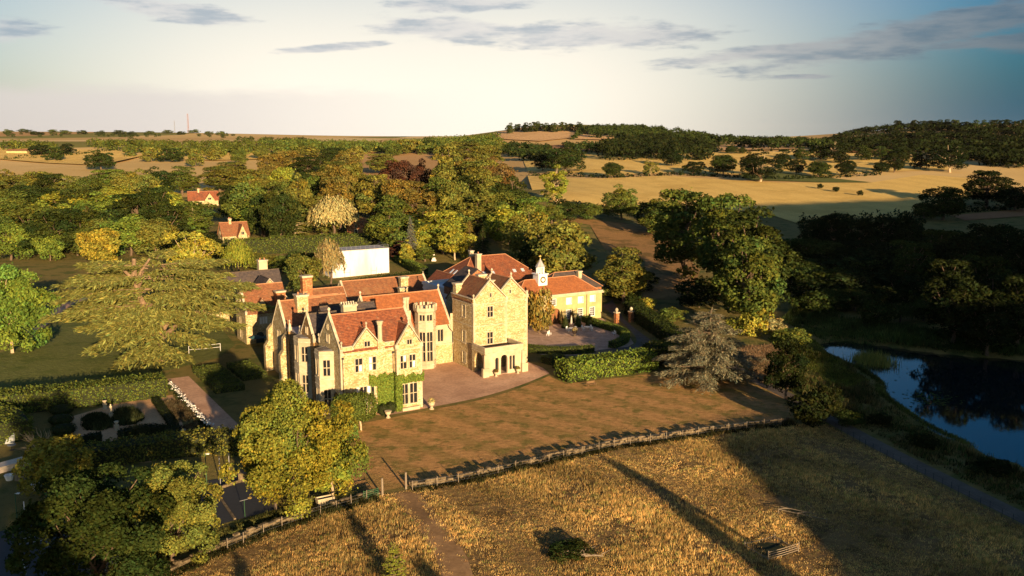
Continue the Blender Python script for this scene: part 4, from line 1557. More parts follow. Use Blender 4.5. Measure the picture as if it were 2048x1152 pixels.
    gable_block(E_, 24.5, 34.5, 35.0, 40.0, 11.6, 14.9, 'b', 'brick', 'slate', cop=(False, False), fin=(0, 0), z0=9.9)
    chimney(E_, 23.8, 25.4, 24.2, 25.2, 10.0, 15.8, 'ironstone', 0)
    F = house_root('barn', 84, 60)
    tag(F, 'dark hipped barn roof with pale chimney just right of the clock cupola', 'barn')
    for p0, p1 in (((60, 56), (76, 56)), ((76, 56), (76, 64)), ((76, 64), (60, 64)), ((60, 64), (60, 56))):
        make_wall(F, p0, p1, 0, 4.6, 'brick')
    hip_roof(F, 60, 76, 56, 64, 4.6, 8.3, 5.0, 'slate', 0.3)
    chimney(F, 70.5, 71.5, 58.0, 59.0, 5.5, 8.6, 'ashlar', 0)


stable_block()


def blank_building():
    R = house_root('white_building', 43, 130)
    tag(R, 'tall blank white-walled building with a rail along its flat roof', 'building')
    a0, a1, b0, b1, zt = 33.0, 50.6, 126.8, 135.0, 8.3
    for p0, p1 in (((a0, b0), (a1, b0)), ((a1, b0), (a1, b1)), ((a1, b1), (a0, b1)), ((a0, b1), (a0, b0))):
        make_wall(R, p0, p1, 0, zt, 'render_white')
    m = MB()
    m.box(a0 - 0.12, a1 + 0.12, b0 - 0.12, b1 + 0.12, zt + 0.001, zt + 0.16)
    m.build('roof', M['lead'], R)
    for i in range(13):
        m = MB()
        a = a0 + 0.15 + (a1 - a0 - 0.3) * i / 12
        m.tube([(a, b0 + 0.1, zt + 0.15), (a, b0 + 0.1, zt + 1.15)], 0.035, 5)
        m.build('post', M['galvanised'], R)
    for z in (0.6, 1.1):
        m = MB()
        m.tube([(a0, b0 + 0.1, zt + z), (a1, b0 + 0.1, zt + z)], 0.03, 5)
        m.tube([(a1, b0 + 0.1, zt + z), (a1, b1, zt + z)], 0.03, 5)
        m.build('rail', M['galvanised'], R)
    for a in (36.6, 44.8):
        m = MB()
        m.tube([(a, b0 - 0.06, 0), (a, b0 - 0.06, 3.0)], 0.03, 5)
        m.tube([(a + 1.7, b0 - 0.06, 0), (a + 1.7, b0 - 0.06, 3.0)], 0.03, 5)
        m.tube([(a, b0 - 0.06, 2.0), (a + 1.7, b0 - 0.06, 2.0)], 0.03, 5)
        m.build('ladder_frame', M['iron'], R)


blank_building()


def small_house(px, py, wid, rot, label, name='cottage', roof='brown_tile', wall='ironstone', zE=3.4, zR=7.6, dep=6.5):
    """a lesser house at its own angle: walls, roof slopes, gables, chimney, windows"""
    x, y = site(px, py)
    R = empty(name, (x, y, gz(x, y)), rot)
    ORG[R.name] = (0, 0)
    w, d = wid / 2, dep / 2
    gable_block(R, -w, w, -d, d, zE, zR, 'a', wall, roof, cop=(False, False), fin=(0, 0), over=0.3,
                front=[(w - 1.8, w - 0.8, 1.0, 2.4, 2, 1), (w + 0.8, w + 1.8, 1.0, 2.4, 2, 1)], left=[(d - 0.5, d + 0.5, 1.0, 2.4, 2, 1)], lg=[(d - 0.4, d + 0.4, zE + 0.3, zE + 1.3, 2)])
    gable_block(R, w * 0.1, w * 0.75, -d - 1.6, 0.0, zE, zR - 0.6, 'b', wall, roof, cop=(False, False), fin=(0, 0), over=0.3, lg=[(w * 0.22, w * 0.42, zE + 0.2, zE + 1.2, 2)])
    chimney(R, -w * 0.35, -w * 0.35 + 0.9, -0.6, 0.6, zE, zR + 1.5, wall, 2)
    return tag(R, label, 'house')


small_house(468, 487, 9.5, A_ROT, 'small stone cottage with steep brown roof among trees left of the tall clipped hedge')
small_house(407, 412, 15, A_ROT - 0.2, 'long red-roofed house half hidden deep in the left wood', 'house', 'red_tile')
small_house(712, 470, 6, A_ROT + 1.2, 'dark brown outbuilding glimpsed right of the pale willow', 'outbuilding', 'brown_tile', 'brick', 3.0, 6.5)

# ------------------------------------------------------------------ vegetation
def norm(v):
    return v / (np.linalg.norm(v, axis=-1, keepdims=True) + 1e-9)


def leaf_cards(P, N, size, aspect=1.0, along=None, rng=RG):
    """one four-sided leaf spray per point, facing N; along: direction of its long axis"""
    n = len(P)
    N = norm(N)
    a = rng.normal(size=(n, 3)) if along is None else along
    U = norm(a - N * (a * N).sum(1, keepdims=True))
    Wv = np.cross(N, U)
    s = np.broadcast_to(np.asarray(size, float), (n,))[:, None]
    k = np.broadcast_to(np.asarray(aspect, float), (n,))[:, None]
    V = np.stack([P - U * s * 0.55, P + Wv * s * k * 0.42 - U * s * 0.05, P + U * s * 0.6, P - Wv * s * k * 0.42 + U * s * 0.08], 1).reshape(-1, 3)
    F = np.arange(4 * n).reshape(-1, 4)
    return V, F


def shade_tint(n, rng, lo=0.5, hi=1.5, warm=0.12):
    t = rng.uniform(lo, hi, (n, 1))
    w = rng.normal(0, warm, (n, 1))
    return np.clip(np.concatenate([t * (1 + w), t, t * (1 - w * 0.5)], 1), 0.2, 2.2)


def crown_from_lobes(lobes, centre, n, size, rng, tilt=0.65, lo=0.5, hi=1.5, warm=0.09, inner=0.12):
    lobes = np.asarray(lobes, float)
    w = lobes[:, 3] ** 2
    idx = rng.choice(len(lobes), n, p=w / w.sum())
    L = lobes[idx]
    D = norm(rng.normal(size=(n, 3)))
    out = norm(L[:, :3] - np.asarray(centre))
    # turn inward-facing directions outward most of the time
    dot = (D * out).sum(1, keepdims=True)
    flip = (dot < -0.15) & (rng.random((n, 1)) < 0.85)
    D = np.where(flip, D - 2 * dot * out, D)
    D[:, 2] = np.where((D[:, 2] < -0.3) & (rng.random(n) < 0.6), -D[:, 2] * 0.5, D[:, 2])
    D = norm(D)
    r = L[:, 3] * np.where(rng.random(n) < inner, rng.uniform(0.3, 0.8, n), rng.uniform(0.82, 1.12, n))
    r = r * np.where(rng.random(n) < 0.05, rng.uniform(1.1, 1.4, n), 1.0)
    P = L[:, :3] + D * r[:, None] * np.array([1, 1, 0.85])
    N = D + rng.normal(0, tilt, (n, 3))
    sz = size * rng.uniform(0.45, 1.6, n)
    V, F = leaf_cards(P, N, sz, 0.9, rng=rng)
    lob_t = rng.uniform(0.8, 1.22, len(lobes))[idx][:, None]
    lob_w = np.clip(rng.normal(0, warm, len(lobes)), -0.3, 0.45)[idx][:, None]
    t = shade_tint(n, rng, lo, hi) * lob_t
    t = t * np.concatenate([1 + lob_w, np.ones_like(lob_w), 1 - lob_w], 1)
    return V, F, np.repeat(t, 4, 0)


def tube_arrays(paths, sides=6):
    """tapered limbs: list of (points, radii)"""
    m = MB()
    for pts, rad in paths:
        m.tube(pts, rad, sides, cap=True)
    return m


def limb(p0, p1, r0, r1, rng, n=5, bend=0.12):
    p0, p1 = np.array(p0, float), np.array(p1, float)
    L = np.linalg.norm(p1 - p0)
    pts = [p0 + (p1 - p0) * t + (rng.normal(0, bend * L * 0.4, 3) * math.sin(math.pi * t)) for t in np.linspace(0, 1, n)]
    return pts, list(np.linspace(r0, r1, n))


PROTO = {}


def broadleaf(key, seed, H=16.0, Wd=12.0, base=0.14, n=5200, size=0.62, nl=26, spread=0.62, lob=0.36, top=1.0, tilt=0.65, bark='bark', warm=0.09):
    """one broadleaved tree: trunk with limbs, crown of leaf sprays gathered in lobes"""
    rng = np.random.default_rng(seed)
    zc = H * (base + (1 - base) * 0.48)
    rx, rz = Wd / 2, H * (1 - base) / 2
    lobes = []
    for i in range(nl):
        u = (i + 0.5) / nl
        ph = i * 2.399963 + rng.normal(0, 0.25)
        cz = 1 - 1.85 * u
        sr = math.sqrt(max(0, 1 - cz * cz))
        k = spread * rng.uniform(0.55, 1.34)
        prof = 1.0 if cz < 0 else 1.0 - (1 - top) * cz
        r = rx * lob * rng.uniform(0.75, 1.3)
        lobes.append((math.cos(ph) * sr * rx * k * prof, math.sin(ph) * sr * rx * k * prof, zc + cz * rz * (k + 0.12), r))
    lobes += [(rng.normal(0, rx * .12), rng.normal(0, rx * .12), zc + s * rz * 0.35, rx * 0.42) for s in (-1, 0, 1)]
    V, F, t = crown_from_lobes(lobes, (0, 0, zc), n, size, rng, tilt, warm=warm)
    V[:, 2] = np.maximum(V[:, 2], 0.2)
    me = np_mesh('crown', V, F, t)
    me.materials.append(M['leaf'])
    paths = [limb((0, 0, -0.3), (rng.normal(0, .2), rng.normal(0, .2), H * 0.62), H * 0.024, H * 0.008, rng, 6, 0.05)]
    for l in lobes[:14]:
        z0 = rng.uniform(base * H + 0.4, H * 0.5)
        paths.append(limb((0, 0, z0), l[:3], H * 0.010, H * 0.003, rng))
    tm = tube_arrays(paths)
    tme = bpy.data.meshes.new('trunk')
    tme.from_pydata(tm.v, [], tm.f)
    tme.materials.append(M[bark])
    PROTO[key] = (H, Wd, tme, me, 'broadleaf_tree')


def layered(key, seed, H, R, tiers, per, n_sub, n_shoot, shoot, prof, droop=0.18, rise=0.15, width=0.16, name='conifer_tree', trunk_r=0.25, bark='bark', leafmat='needle', irregular=0.2, zlow=0.1, tint=(0.65, 1.4)):
    """conifer with whorls of flat drooping branches carrying rows of needle shoots"""
    rng = np.random.default_rng(seed)
    P, N, AL, SZ = [], [], [], []
    paths = [([(0, 0, -0.3), (0, 0, H * 0.5), (0, 0, H * 0.97)], [trunk_r, trunk_r * 0.6, 0.04])]
    for i in range(tiers):
        f = (i + 0.5) / tiers
        z = H * (zlow + (1 - zlow) * f)
        for k in range(per):
            az = 2 * math.pi * (k + rng.uniform(-0.35, 0.35)) / per + i * 1.1
            L = R * prof(f) * rng.uniform(1 - irregular * 1.6, 1 + irregular)
            if L < 0.25:
                continue
            dirh = np.array([math.cos(az), math.sin(az), 0.0])
            side = np.array([-math.sin(az), math.cos(az), 0.0])
            zj = z + rng.normal(0, H * 0.02)
            axis = lambda t: np.array([0, 0, zj]) + dirh * L * t + np.array([0, 0, L * (rise * t - droop * t * t * 1.6)])
            paths.append(([axis(0), axis(0.35), axis(0.7), axis(0.95)], [trunk_r * 0.28 * (L / R) ** .5 + 0.02, 0.05 + trunk_r * 0.12, 0.03, 0.01]))
            for s in range(n_sub):
                t = (s + rng.random()) / n_sub * 0.85 + 0.15
                a0 = axis(t)
                for sg in (-1, 1):
                    sl = L * 0.42 * (1.05 - abs(t - 0.45) * 1.1) * rng.uniform(0.6, 1.2)
                    fan = norm(dirh * 0.75 + side * sg * rng.uniform(0.45, 1.1))
                    for q in range(n_shoot):
                        uu = (q + rng.random()) / n_shoot
                        p = a0 + fan * sl * uu + np.array([0, 0, -droop * sl * uu * uu * 1.5 + rng.normal(0, 0.05 * shoot)])
                        al = fan + dirh * 0.4 + side * rng.normal(0, 0.5) + np.array([0, 0, -0.25 - droop + rng.normal(0, 0.25)])
                        P.append(p)
                        AL.append(al)
                        N.append(np.array([0, 0, 1.0]) + rng.normal(0, 0.45, 3))
                        SZ.append(shoot * rng.uniform(0.6, 1.3))
    # leader
    for q in range(14):
        P.append(np.array([rng.normal(0, .1), rng.normal(0, .1), H * (0.9 + 0.1 * q / 14)]))
        AL.append(np.array([rng.normal(), rng.normal(), 0.9]))
        N.append(rng.normal(size=3))
        SZ.append(shoot)
    P, N, AL, SZ = map(np.array, (P, N, AL, SZ))
    V, F = leaf_cards(P, N, SZ, width, along=AL, rng=rng)
    t = np.repeat(shade_tint(len(P), rng, *tint), 4, 0)
    V[:, 2] = np.maximum(V[:, 2], 0.1)
    me = np_mesh('crown', V, F, t)
    me.materials.append(M[leafmat])
    tm = tube_arrays(paths, 5)
    tme = bpy.data.meshes.new('trunk')
    tme.from_pydata(tm.v, [], tm.f)
    tme.materials.append(M[bark])
    PROTO[key] = (H, R * 2, tme, me, name)


def weeping(key, seed, H=13.0, Wd=10.0, strands=420, per=14, size=0.55, name='willow_tree', base=0.08):
    """tree with hanging curtains of foliage"""
    rng = np.random.default_rng(seed)
    P, N, AL = [], [], []
    for s in range(strands):
        az = rng.uniform(0, 2 * math.pi)
        rr = Wd / 2 * math.sqrt(rng.uniform(0.04, 1)) * 0.92
        z0 = H * (0.98 - 0.42 * (rr / (Wd / 2)) ** 2) * rng.uniform(0.9, 1.0)
        ln = rng.uniform(0.25, 0.6) * z0
        for q in range(per):
            t = q / per
            P.append((math.cos(az) * (rr + t * 0.5) + rng.normal(0, .12), math.sin(az) * (rr + t * 0.5) + rng.normal(0, .12), max(H * base, z0 - ln * t)))
            N.append((math.cos(az) + rng.normal(0, .5), math.sin(az) + rng.normal(0, .5), 0.5 + rng.normal(0, .3)))
            AL.append((rng.normal(0, .2), rng.normal(0, .2), -1))
    P, N, AL = map(np.array, (P, N, AL))
    V, F = leaf_cards(P, N, size * rng.uniform(0.7, 1.3, len(P)), 0.5, along=AL, rng=rng)
    st = np.repeat(rng.uniform(0.75, 1.25, strands), per)[:, None]
    me = np_mesh('crown', V, F, np.repeat(shade_tint(len(P), rng, 0.75, 1.25) * st, 4, 0))
    me.materials.append(M['leaf'])
    paths = [limb((0, 0, -0.3), (0, 0, H * 0.8), H * 0.022, H * 0.006, rng)]
    for k in range(7):
        a = k * 0.9
        paths.append(limb((0, 0, H * 0.35), (math.cos(a) * Wd * .3, math.sin(a) * Wd * .3, H * 0.85), H * 0.009, H * 0.003, rng))
    tm = tube_arrays(paths)
    tme = bpy.data.meshes.new('trunk')
    tme.from_pydata(tm.v, [], tm.f)
    tme.materials.append(M['bark'])
    PROTO[key] = (H, Wd, tme, me, name)


broadleaf('oak1', 1, nl=30, lob=0.31, spread=0.68, base=0.05, n=8200, size=0.47)
broadleaf('oak2', 2, nl=38, lob=0.28, spread=0.70, base=0.05, n=8200, size=0.47)
broadleaf('oak3', 3, nl=26, lob=0.35, spread=0.66, base=0.05, n=7800, H=15, size=0.47)
broadleaf('tall1', 4, H=20, Wd=11, nl=44, lob=0.29, spread=0.70, base=0.04, n=9400, size=0.47)
broadleaf('tall2', 5, H=20, Wd=11, nl=36, lob=0.34, spread=0.66, base=0.04, top=0.75, n=9400, size=0.47)
broadleaf('round1', 6, H=9, Wd=8, nl=24, lob=0.34, spread=0.68, base=0.10, n=6200, size=0.33)
broadleaf('round2', 16, H=9, Wd=8, nl=28, lob=0.30, spread=0.72, base=0.14, n=6200, size=0.33, bark='pale_bark')
broadleaf('open1', 8, H=18, Wd=12, nl=40, lob=0.24, spread=0.74, base=0.10, n=8000, size=0.45, bark='pale_bark')
broadleaf('shrub1', 9, H=3.2, Wd=4, nl=18, lob=0.36, base=0.0, n=2200, size=0.24)
broadleaf('shrub2', 10, H=3.2, Wd=4, nl=22, lob=0.30, spread=0.72, base=0.0, n=2200, size=0.24)
broadleaf('cone1', 12, H=9, Wd=4.6, nl=30, lob=0.28, top=0.25, base=0.02, n=5000, size=0.28)
broadleaf('far1', 13, H=13, Wd=13, nl=18, lob=0.34, spread=0.68, base=0.02, n=2000, size=0.85)
broadleaf('far2', 14, H=14, Wd=12, nl=22, lob=0.30, spread=0.70, base=0.02, n=2000, size=0.85)
broadleaf('maple', 21, H=14, Wd=15.5, nl=64, lob=0.20, spread=0.80, base=0.03, n=46000, size=0.25, tilt=0.85, warm=0.15)
broadleaf('maple2', 22, H=7.5, Wd=5.4, nl=26, lob=0.30, spread=0.7, base=0.16, n=6500, size=0.32, bark='pale_bark')
broadleaf('lime', 23, H=12, Wd=12, nl=56, lob=0.21, spread=0.80, base=0.01, n=40000, size=0.235)
broadleaf('limeb', 24, H=15, Wd=15, nl=54, lob=0.22, spread=0.78, base=0.08, n=20000, size=0.38, bark='pale_bark')
layered('spruce', 31, 13, 2.9, 15, 9, 5, 4, 0.55, lambda f: (1 - f) ** 0.85 + 0.04, droop=0.3, rise=0.1, width=0.3)
layered('fir', 32, 10, 2.9, 11, 8, 5, 4, 0.6, lambda f: (1 - f) ** 0.8 + 0.04, droop=0.05, rise=0.25, width=0.3)
layered('cedar_small', 33, 12, 6.0, 9, 8, 8, 5, 0.75, lambda f: min(1.0, 1.25 * (1 - f) ** 0.7 + 0.05), droop=0.16, rise=0.22, width=0.22, name='cedar_tree', bark='pale_bark', irregular=0.35)
layered('sapling', 34, 4.6, 1.55, 11, 8, 5, 5, 0.26, lambda f: (1 - f) ** 0.75 + 0.05, droop=0.02, rise=0.35, width=0.3, trunk_r=0.08)
weeping('willow', 41)
weeping('birch', 42, 11, 6.5, 260, 16, 0.42, 'weeping_tree')

C = dict(deep=(0.018, 0.025, 0.008), dark=(0.036, 0.049, 0.012), mid=(0.088, 0.110, 0.022), olive=(0.142, 0.142, 0.029), fresh=(0.125, 0.170, 0.028), lime=(0.235, 0.245, 0.034),  # deep: lowered below leaf colour to paint in the right-hand woods' shade
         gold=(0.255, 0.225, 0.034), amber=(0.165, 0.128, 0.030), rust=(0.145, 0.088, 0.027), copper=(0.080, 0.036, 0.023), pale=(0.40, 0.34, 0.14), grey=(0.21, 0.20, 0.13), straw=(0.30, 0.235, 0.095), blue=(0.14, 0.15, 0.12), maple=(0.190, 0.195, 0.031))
CNAME = dict(deep='very dark green', dark='dark green', mid='mid green', olive='olive green', fresh='fresh green', lime='yellow-green', gold='golden', amber='amber-brown', rust='rusty brown', copper='copper-purple', pale='pale silvery', grey='grey-green', straw='straw-coloured', blue='blue-grey')
KIND = dict(oak1='broad rounded tree', oak2='broad billowy tree', oak3='squat broad tree', tall1='tall full tree', tall2='tall tapering tree', round1='small round tree', round2='small leafy tree', open1='open-branched tall tree', cone1='cone-shaped tree',
            spruce='drooping spruce', fir='pointed fir', cedar_small='tiered cedar', willow='weeping willow', birch='weeping birch', shrub1='rounded shrub', shrub2='loose shrub', far1='distant round tree', far2='distant tree')
LANDMARK = []
TREES = []
FIRST = {}


def plant(key, x, y, h, w, col, label=None, group=None, rz=None, cat='tree', zoff=0.0, note=True, name=None):
    """a copy of a tree with its own trunk and crown objects"""
    H, Wd, tme, cme, nm = PROTO[key]
    nm = name or nm
    root = empty(nm, (x, y, gz(x, y) + zoff), rnd.uniform(0, 6.28) if rz is None else rz)
    root.scale = (w / Wd, w / Wd, h / H)
    t = link_mesh('trunk', tme, parent=root)
    c = link_mesh('crown', cme, parent=root)
    cc = C[col] if isinstance(col, str) else col
    k = rnd.uniform(0.85, 1.15)
    kw = rnd.uniform(-0.07, 0.07)
    c.color = (cc[0] * k * (1 + kw), cc[1] * k, cc[2] * k, 1)
    tag(root, label, cat, group)
    if label and note:
        LANDMARK.append((label, x, y))
    elif not label:
        TREES.append((root, key, col, x, y, group))
    return root


def tree_at(key, px, ytop, wpx, col, label=None, h=None, base=None, group=None, **kw):
    """base: pixel of the foot; otherwise the top pixel and a height fix the distance"""
    if base:
        x, y = site(*base)
        zt = gz(x, y)
        r = view_ray(px, ytop)
        h = CAM_H + r[2] * (y / r[1]) - zt
        h = max(h, 1.0)
    else:
        h = h or 16.0
        x, y = site(px, ytop, h)
    w = px_size(wpx, x, y)
    return plant(key, x, y, h, w, col, label, group, **kw)


# ---- trees one can pick out
tree_at('maple', 580, 778, 252, 'maple', 'big yellow-green and amber maple filling the foreground below the house', base=(590, 1012)).children
tree_at('maple2', 682, 868, 92, 'lime', 'small bright yellow-green maple beside the big maple', base=(666, 990))
tree_at('limeb', 18, 536, 150, 'fresh', 'full green lime tree with pale foot at the left edge', base=(25, 706))
tree_at('lime', 175, 952, 300, 'dark', 'leafy lime coloured dark for shade in the bottom left corner', base=(190, 1200))  # the shade over this tree is put into its dark colour
tree_at('lime', 345, 935, 190, 'olive', 'lime with sunlit right side next to the black court', base=(345, 1120))
tree_at('round1', 112, 872, 135, 'gold', 'rounded tree half golden half shaded beside the garden nursery', base=(112, 990))
tree_at('round1', 203, 455, 84, 'gold', 'bright golden tree on the lawn above the great cedar', base=(205, 535))
tree_at('round2', 388, 462, 104, 'gold', 'orange-gold maple left of the cottage', base=(390, 560))
tree_at('birch', 478, 470, 62, 'lime', 'drooping yellow birch below the cottage', base=(478, 560))
tree_at('birch', 656, 470, 66, 'straw', 'straw-yellow weeping birch at the white wall', base=(660, 580))
tree_at('willow', 668, 386, 104, 'pale', 'large pale silvery willow behind the clipped hedge', base=(668, 475))
tree_at('round1', 602, 508, 74, 'olive', 'round olive tree left of the weeping birch', base=(606, 590))
tree_at('cedar_small', 778, 418, 78, 'grey', 'grey tiered cedar above the white building', base=(778, 492))
tree_at('spruce', 820, 433, 34, 'blue', 'slim blue-grey spruce right of the grey cedar', base=(822, 515))
tree_at('cone1', 815, 478, 36, 'gold', 'little golden cone-shaped conifer right of the white wall', base=(815, 532))
tree_at('round1', 842, 452, 44, 'lime', 'yellow-green rounded tree above the little golden cone', base=(842, 508))
tree_at('round2', 905, 455, 72, 'lime', 'spreading lime-green tree over the back lawn', base=(910, 520))
tree_at('fir', 943, 443, 34, 'amber', 'thin amber pine right of the lime-green tree', base=(940, 518))
tree_at('spruce', 968, 452, 40, 'dark', 'dark slim pine above the coach house roof', base=(966, 520))
tree_at('cedar_small', 590, 405, 62, 'olive', 'pyramid cedar left of the pale willow', base=(590, 478))
tree_at('fir', 172, 412, 40, 'amber', 'thin brown larch at the edge of the left lawn', base=(176, 470))
tree_at('cedar_small', 390, 410, 50, 'mid', 'tiered cedar standing above the golden maple', base=(388, 478))
tree_at('oak2', 1125, 440, 140, 'olive', 'spreading oak directly behind the clock cupola', base=(1122, 585))
tree_at('tall2', 1246, 494, 104, 'olive', 'full rounded tree standing right of the stable block', base=(1246, 608))
tree_at('shrub1', 1081, 582, 60, 'amber', 'small dusty brown tree between tower and courtyard', base=(1079, 668))
tree_at('tall1', 1372, 376, 150, 'mid', 'left giant of the tree group right of the brown slope', base=(1370, 560))
tree_at('tall1', 1430, 385, 130, 'mid', 'middle giant of the tree group right of the brown slope', base=(1440, 590))
tree_at('tall2', 1490, 415, 160, 'dark', 'right giant of the tree group right of the brown slope', base=(1500, 630))
tree_at('tall1', 1492, 470, 130, 'mid', 'front giant with pale limb in the tree group above the blue cedar', base=(1492, 668))
tree_at('open1', 1115, 335, 64, 'lime', 'thin yellowish tree alone at the near field edge', base=(1112, 405))
tree_at('oak1', 1243, 372, 74, 'mid', 'round tree at the bottom edge of the near field', base=(1243, 440))
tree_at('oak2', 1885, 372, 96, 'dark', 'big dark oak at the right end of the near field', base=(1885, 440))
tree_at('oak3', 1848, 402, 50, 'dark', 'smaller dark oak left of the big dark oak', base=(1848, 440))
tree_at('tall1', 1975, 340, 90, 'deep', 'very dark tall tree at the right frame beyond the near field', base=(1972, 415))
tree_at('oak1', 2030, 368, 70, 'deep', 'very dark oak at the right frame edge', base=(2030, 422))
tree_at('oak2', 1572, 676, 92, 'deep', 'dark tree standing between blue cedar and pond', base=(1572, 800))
tree_at('oak2', 1655, 772, 64, 'deep', 'dark bushy tree where the track meets the pond bank', base=(1652, 842))
tree_at('shrub2', 1508, 612, 70, 'gold', 'golden sunlit bush at the foot of the giant trees', base=(1508, 672), cat='bush', name='bush')
tree_at('shrub1', 1618, 790, 90, 'deep', 'dark bush at the right end of the stone wall', base=(1622, 852), cat='bush', name='bush')
for i, (px, yt, w, by) in enumerate([(1640, 367, 12, 378), (1672, 373, 14, 384), (1720, 380, 12, 392)]):
    tree_at('round1', px, yt, w, 'deep', ['tiny dark sapling, left of three in the straw field', 'tiny dark sapling, middle of three in the straw field', 'tiny dark sapling, right of three in the straw field'][i], base=(px, by), group='saplings in the straw field')
# copper beeches in the wood
tree_at('oak2', 790, 318, 70, 'copper', 'copper-purple beech, the left one in the wood', h=19)
tree_at('oak1', 838, 322, 54, 'copper', 'copper-purple beech, the right one in the wood', h=18)
# oaks of the hedgerow between the straw fields
HEDGE_OAKS = [(1130, 292, 84, 'dark', 345), (1085, 306, 44, 'deep', 342), (1224, 322, 42, 'dark', 356), (1300, 320, 32, 'olive', 350), (1344, 300, 40, 'deep', 333), (1387, 322, 42, 'deep', 350), (1446, 306, 58, 'dark', 352), (1520, 308, 80, 'deep', 364), (1500, 305, 40, 'deep', 350),
              (1592, 318, 36, 'deep', 350), (1636, 320, 50, 'dark', 354), (1668, 282, 50, 'deep', 322), (1692, 318, 40, 'deep', 352), (1788, 305, 46, 'deep', 345), (1762, 322, 36, 'deep', 348), (1900, 290, 70, 'deep', 345), (1462, 290, 26, 'dark', 308), (1485, 296, 20, 'dark', 308)]
for i, (px, yt, w, col, by) in enumerate(HEDGE_OAKS):
    tree_at(['oak1', 'oak2', 'oak3', 'open1'][i % 4], px, yt, w, col, base=(px, by), group='oaks among the straw fields')


def to_px(x, y, z):
    s, c = math.sin(PITCH), math.cos(PITCH)
    dz = z - CAM_H
    d = y * c - dz * s
    return 1024 + FPX * x / d, 576 - FPX * (y * s + dz * c) / d


# ---- woodland: each tree placed by hand-picked rows with chance gaps
def blocked(x, y):
    a = (x - ORIG[0]) * AX[0] + (y - ORIG[1]) * AX[1]
    b = (x - ORIG[0]) * BX[0] + (y - ORIG[1]) * BX[1]
    if -18 < a < 34 and -2 < b < 68:
        return True
    if 28 < a < 78 and 20 < b < 98:
        return True
    if -20 < a < 8 and 54 < b < 92:
        return True
    if 30 < a < 54 and 118 < b < 137:
        return True
    return False


KEEP_CLEAR = [(440, 436, 510, 474), (382, 376, 432, 388), (742, 316, 866, 345), (620, 386, 716, 470), (745, 416, 850, 530), (868, 455, 945, 520)]   # things behind which stay in view


def hides(px, ytop, ybase, w):
    return any(px + w * 0.42 > r[0] and px - w * 0.42 < r[2] and ytop < r[3] - 4 and ybase > r[3] + 3 for r in KEEP_CLEAR)


placed = [(x, y) for _, x, y in LANDMARK] + [(t[3], t[4]) for t in TREES]


def wood_row(ytop, x0, x1, step, wpx, cols, keys, hgt, jit=9, group='trees of the wood behind the manor', mind=5.0):
    px = x0 + rnd.uniform(0, step)
    while px < x1:
        h = hgt * rnd.uniform(0.82, 1.15)
        yt = ytop + rnd.uniform(-jit, jit)
        x, y = site(px, yt, h)
        w = px_size(wpx * rnd.uniform(0.9, 1.4), x, y)
        pb = to_px(x, y, gz(x, y))[1]
        if not blocked(x, y) and not hides(px, yt, pb, wpx) and all((x - q[0]) ** 2 + (y - q[1]) ** 2 > mind ** 2 for q in placed):
            plant(rnd.choice(keys), x, y, h, w, rnd.choice(cols), group=group)
            placed.append((x, y))
        px += step * rnd.uniform(0.75, 1.25)


BK = ['oak1', 'oak2', 'oak3', 'tall1', 'tall2', 'oak2', 'tall1']
autumn = ['olive', 'olive', 'mid', 'mid', 'dark', 'fresh', 'amber', 'olive', 'lime', 'dark', 'mid']
greens = ['mid', 'dark', 'olive', 'mid', 'fresh', 'dark']
wood_row(318, 640, 1000, 32, 62, ['amber', 'olive', 'olive', 'dark', 'mid', 'rust'], BK, 20)
wood_row(288, 880, 1010, 34, 66, ['olive', 'mid', 'dark', 'mid'], ['tall1', 'oak2', 'tall2'], 24, 8)
wood_row(330, 330, 700, 34, 60, autumn, BK, 18)
wood_row(345, -20, 330, 36, 66, greens, BK, 17)
wood_row(306, 540, 800, 34, 52, ['olive', 'dark', 'mid', 'amber'], BK, 18)
wood_row(372, 425, 560, 34, 62, ['mid', 'dark', 'olive'], BK, 16)
wood_row(352, 560, 1050, 38, 70, autumn, BK, 19)
wood_row(362, 300, 640, 40, 72, ['olive', 'mid', 'amber', 'dark', 'lime'], BK, 18)
wood_row(378, -20, 330, 40, 78, greens + ['lime', 'amber'], BK, 17)
wood_row(386, 540, 1075, 42, 78, autumn, BK, 18)
wood_row(400, 290, 600, 42, 80, greens + ['lime'], BK, 16)
wood_row(412, -20, 220, 44, 88, greens, BK, 16)
wood_row(420, 690, 1090, 46, 84, ['olive', 'mid', 'dark', 'lime', 'fresh'], BK, 16)
wood_row(425, 190, 420, 56, 84, ['fresh', 'mid', 'olive'], ['oak1', 'round1', 'oak3', 'cone1'], 13)
wood_row(452, 985, 1110, 48, 78, ['dark', 'deep', 'mid'], BK + ['spruce'], 16)
wood_row(470, 1010, 1090, 40, 66, ['dark', 'deep'], ['oak1', 'spruce', 'tall2'], 14)
wood_row(432, -20, 200, 40, 70, ['fresh', 'mid', 'mid', 'olive'], ['round1', 'oak1', 'oak3'], 12)
wood_row(452, -20, 120, 40, 66, ['mid', 'fresh', 'dark'], ['round1', 'oak1'], 11)
wood_row(462, 30, 150, 34, 56, ['fresh', 'fresh', 'mid'], ['round1', 'round2'], 8, 6, 'young limes along the left paddock')
wood_row(462, 300, 440, 48, 64, ['dark', 'deep', 'mid'], ['oak1', 'round1', 'fir'], 10)
wood_row(500, 470, 640, 36, 56, ['dark', 'mid', 'olive'], ['round1', 'shrub1', 'cone1'], 6, 8, 'shrubs and small trees by the white building')
wood_row(486, 770, 860, 30, 44, ['dark', 'copper', 'mid'], ['round1', 'cone1'], 6, 6, 'shrubs and small trees by the white building')
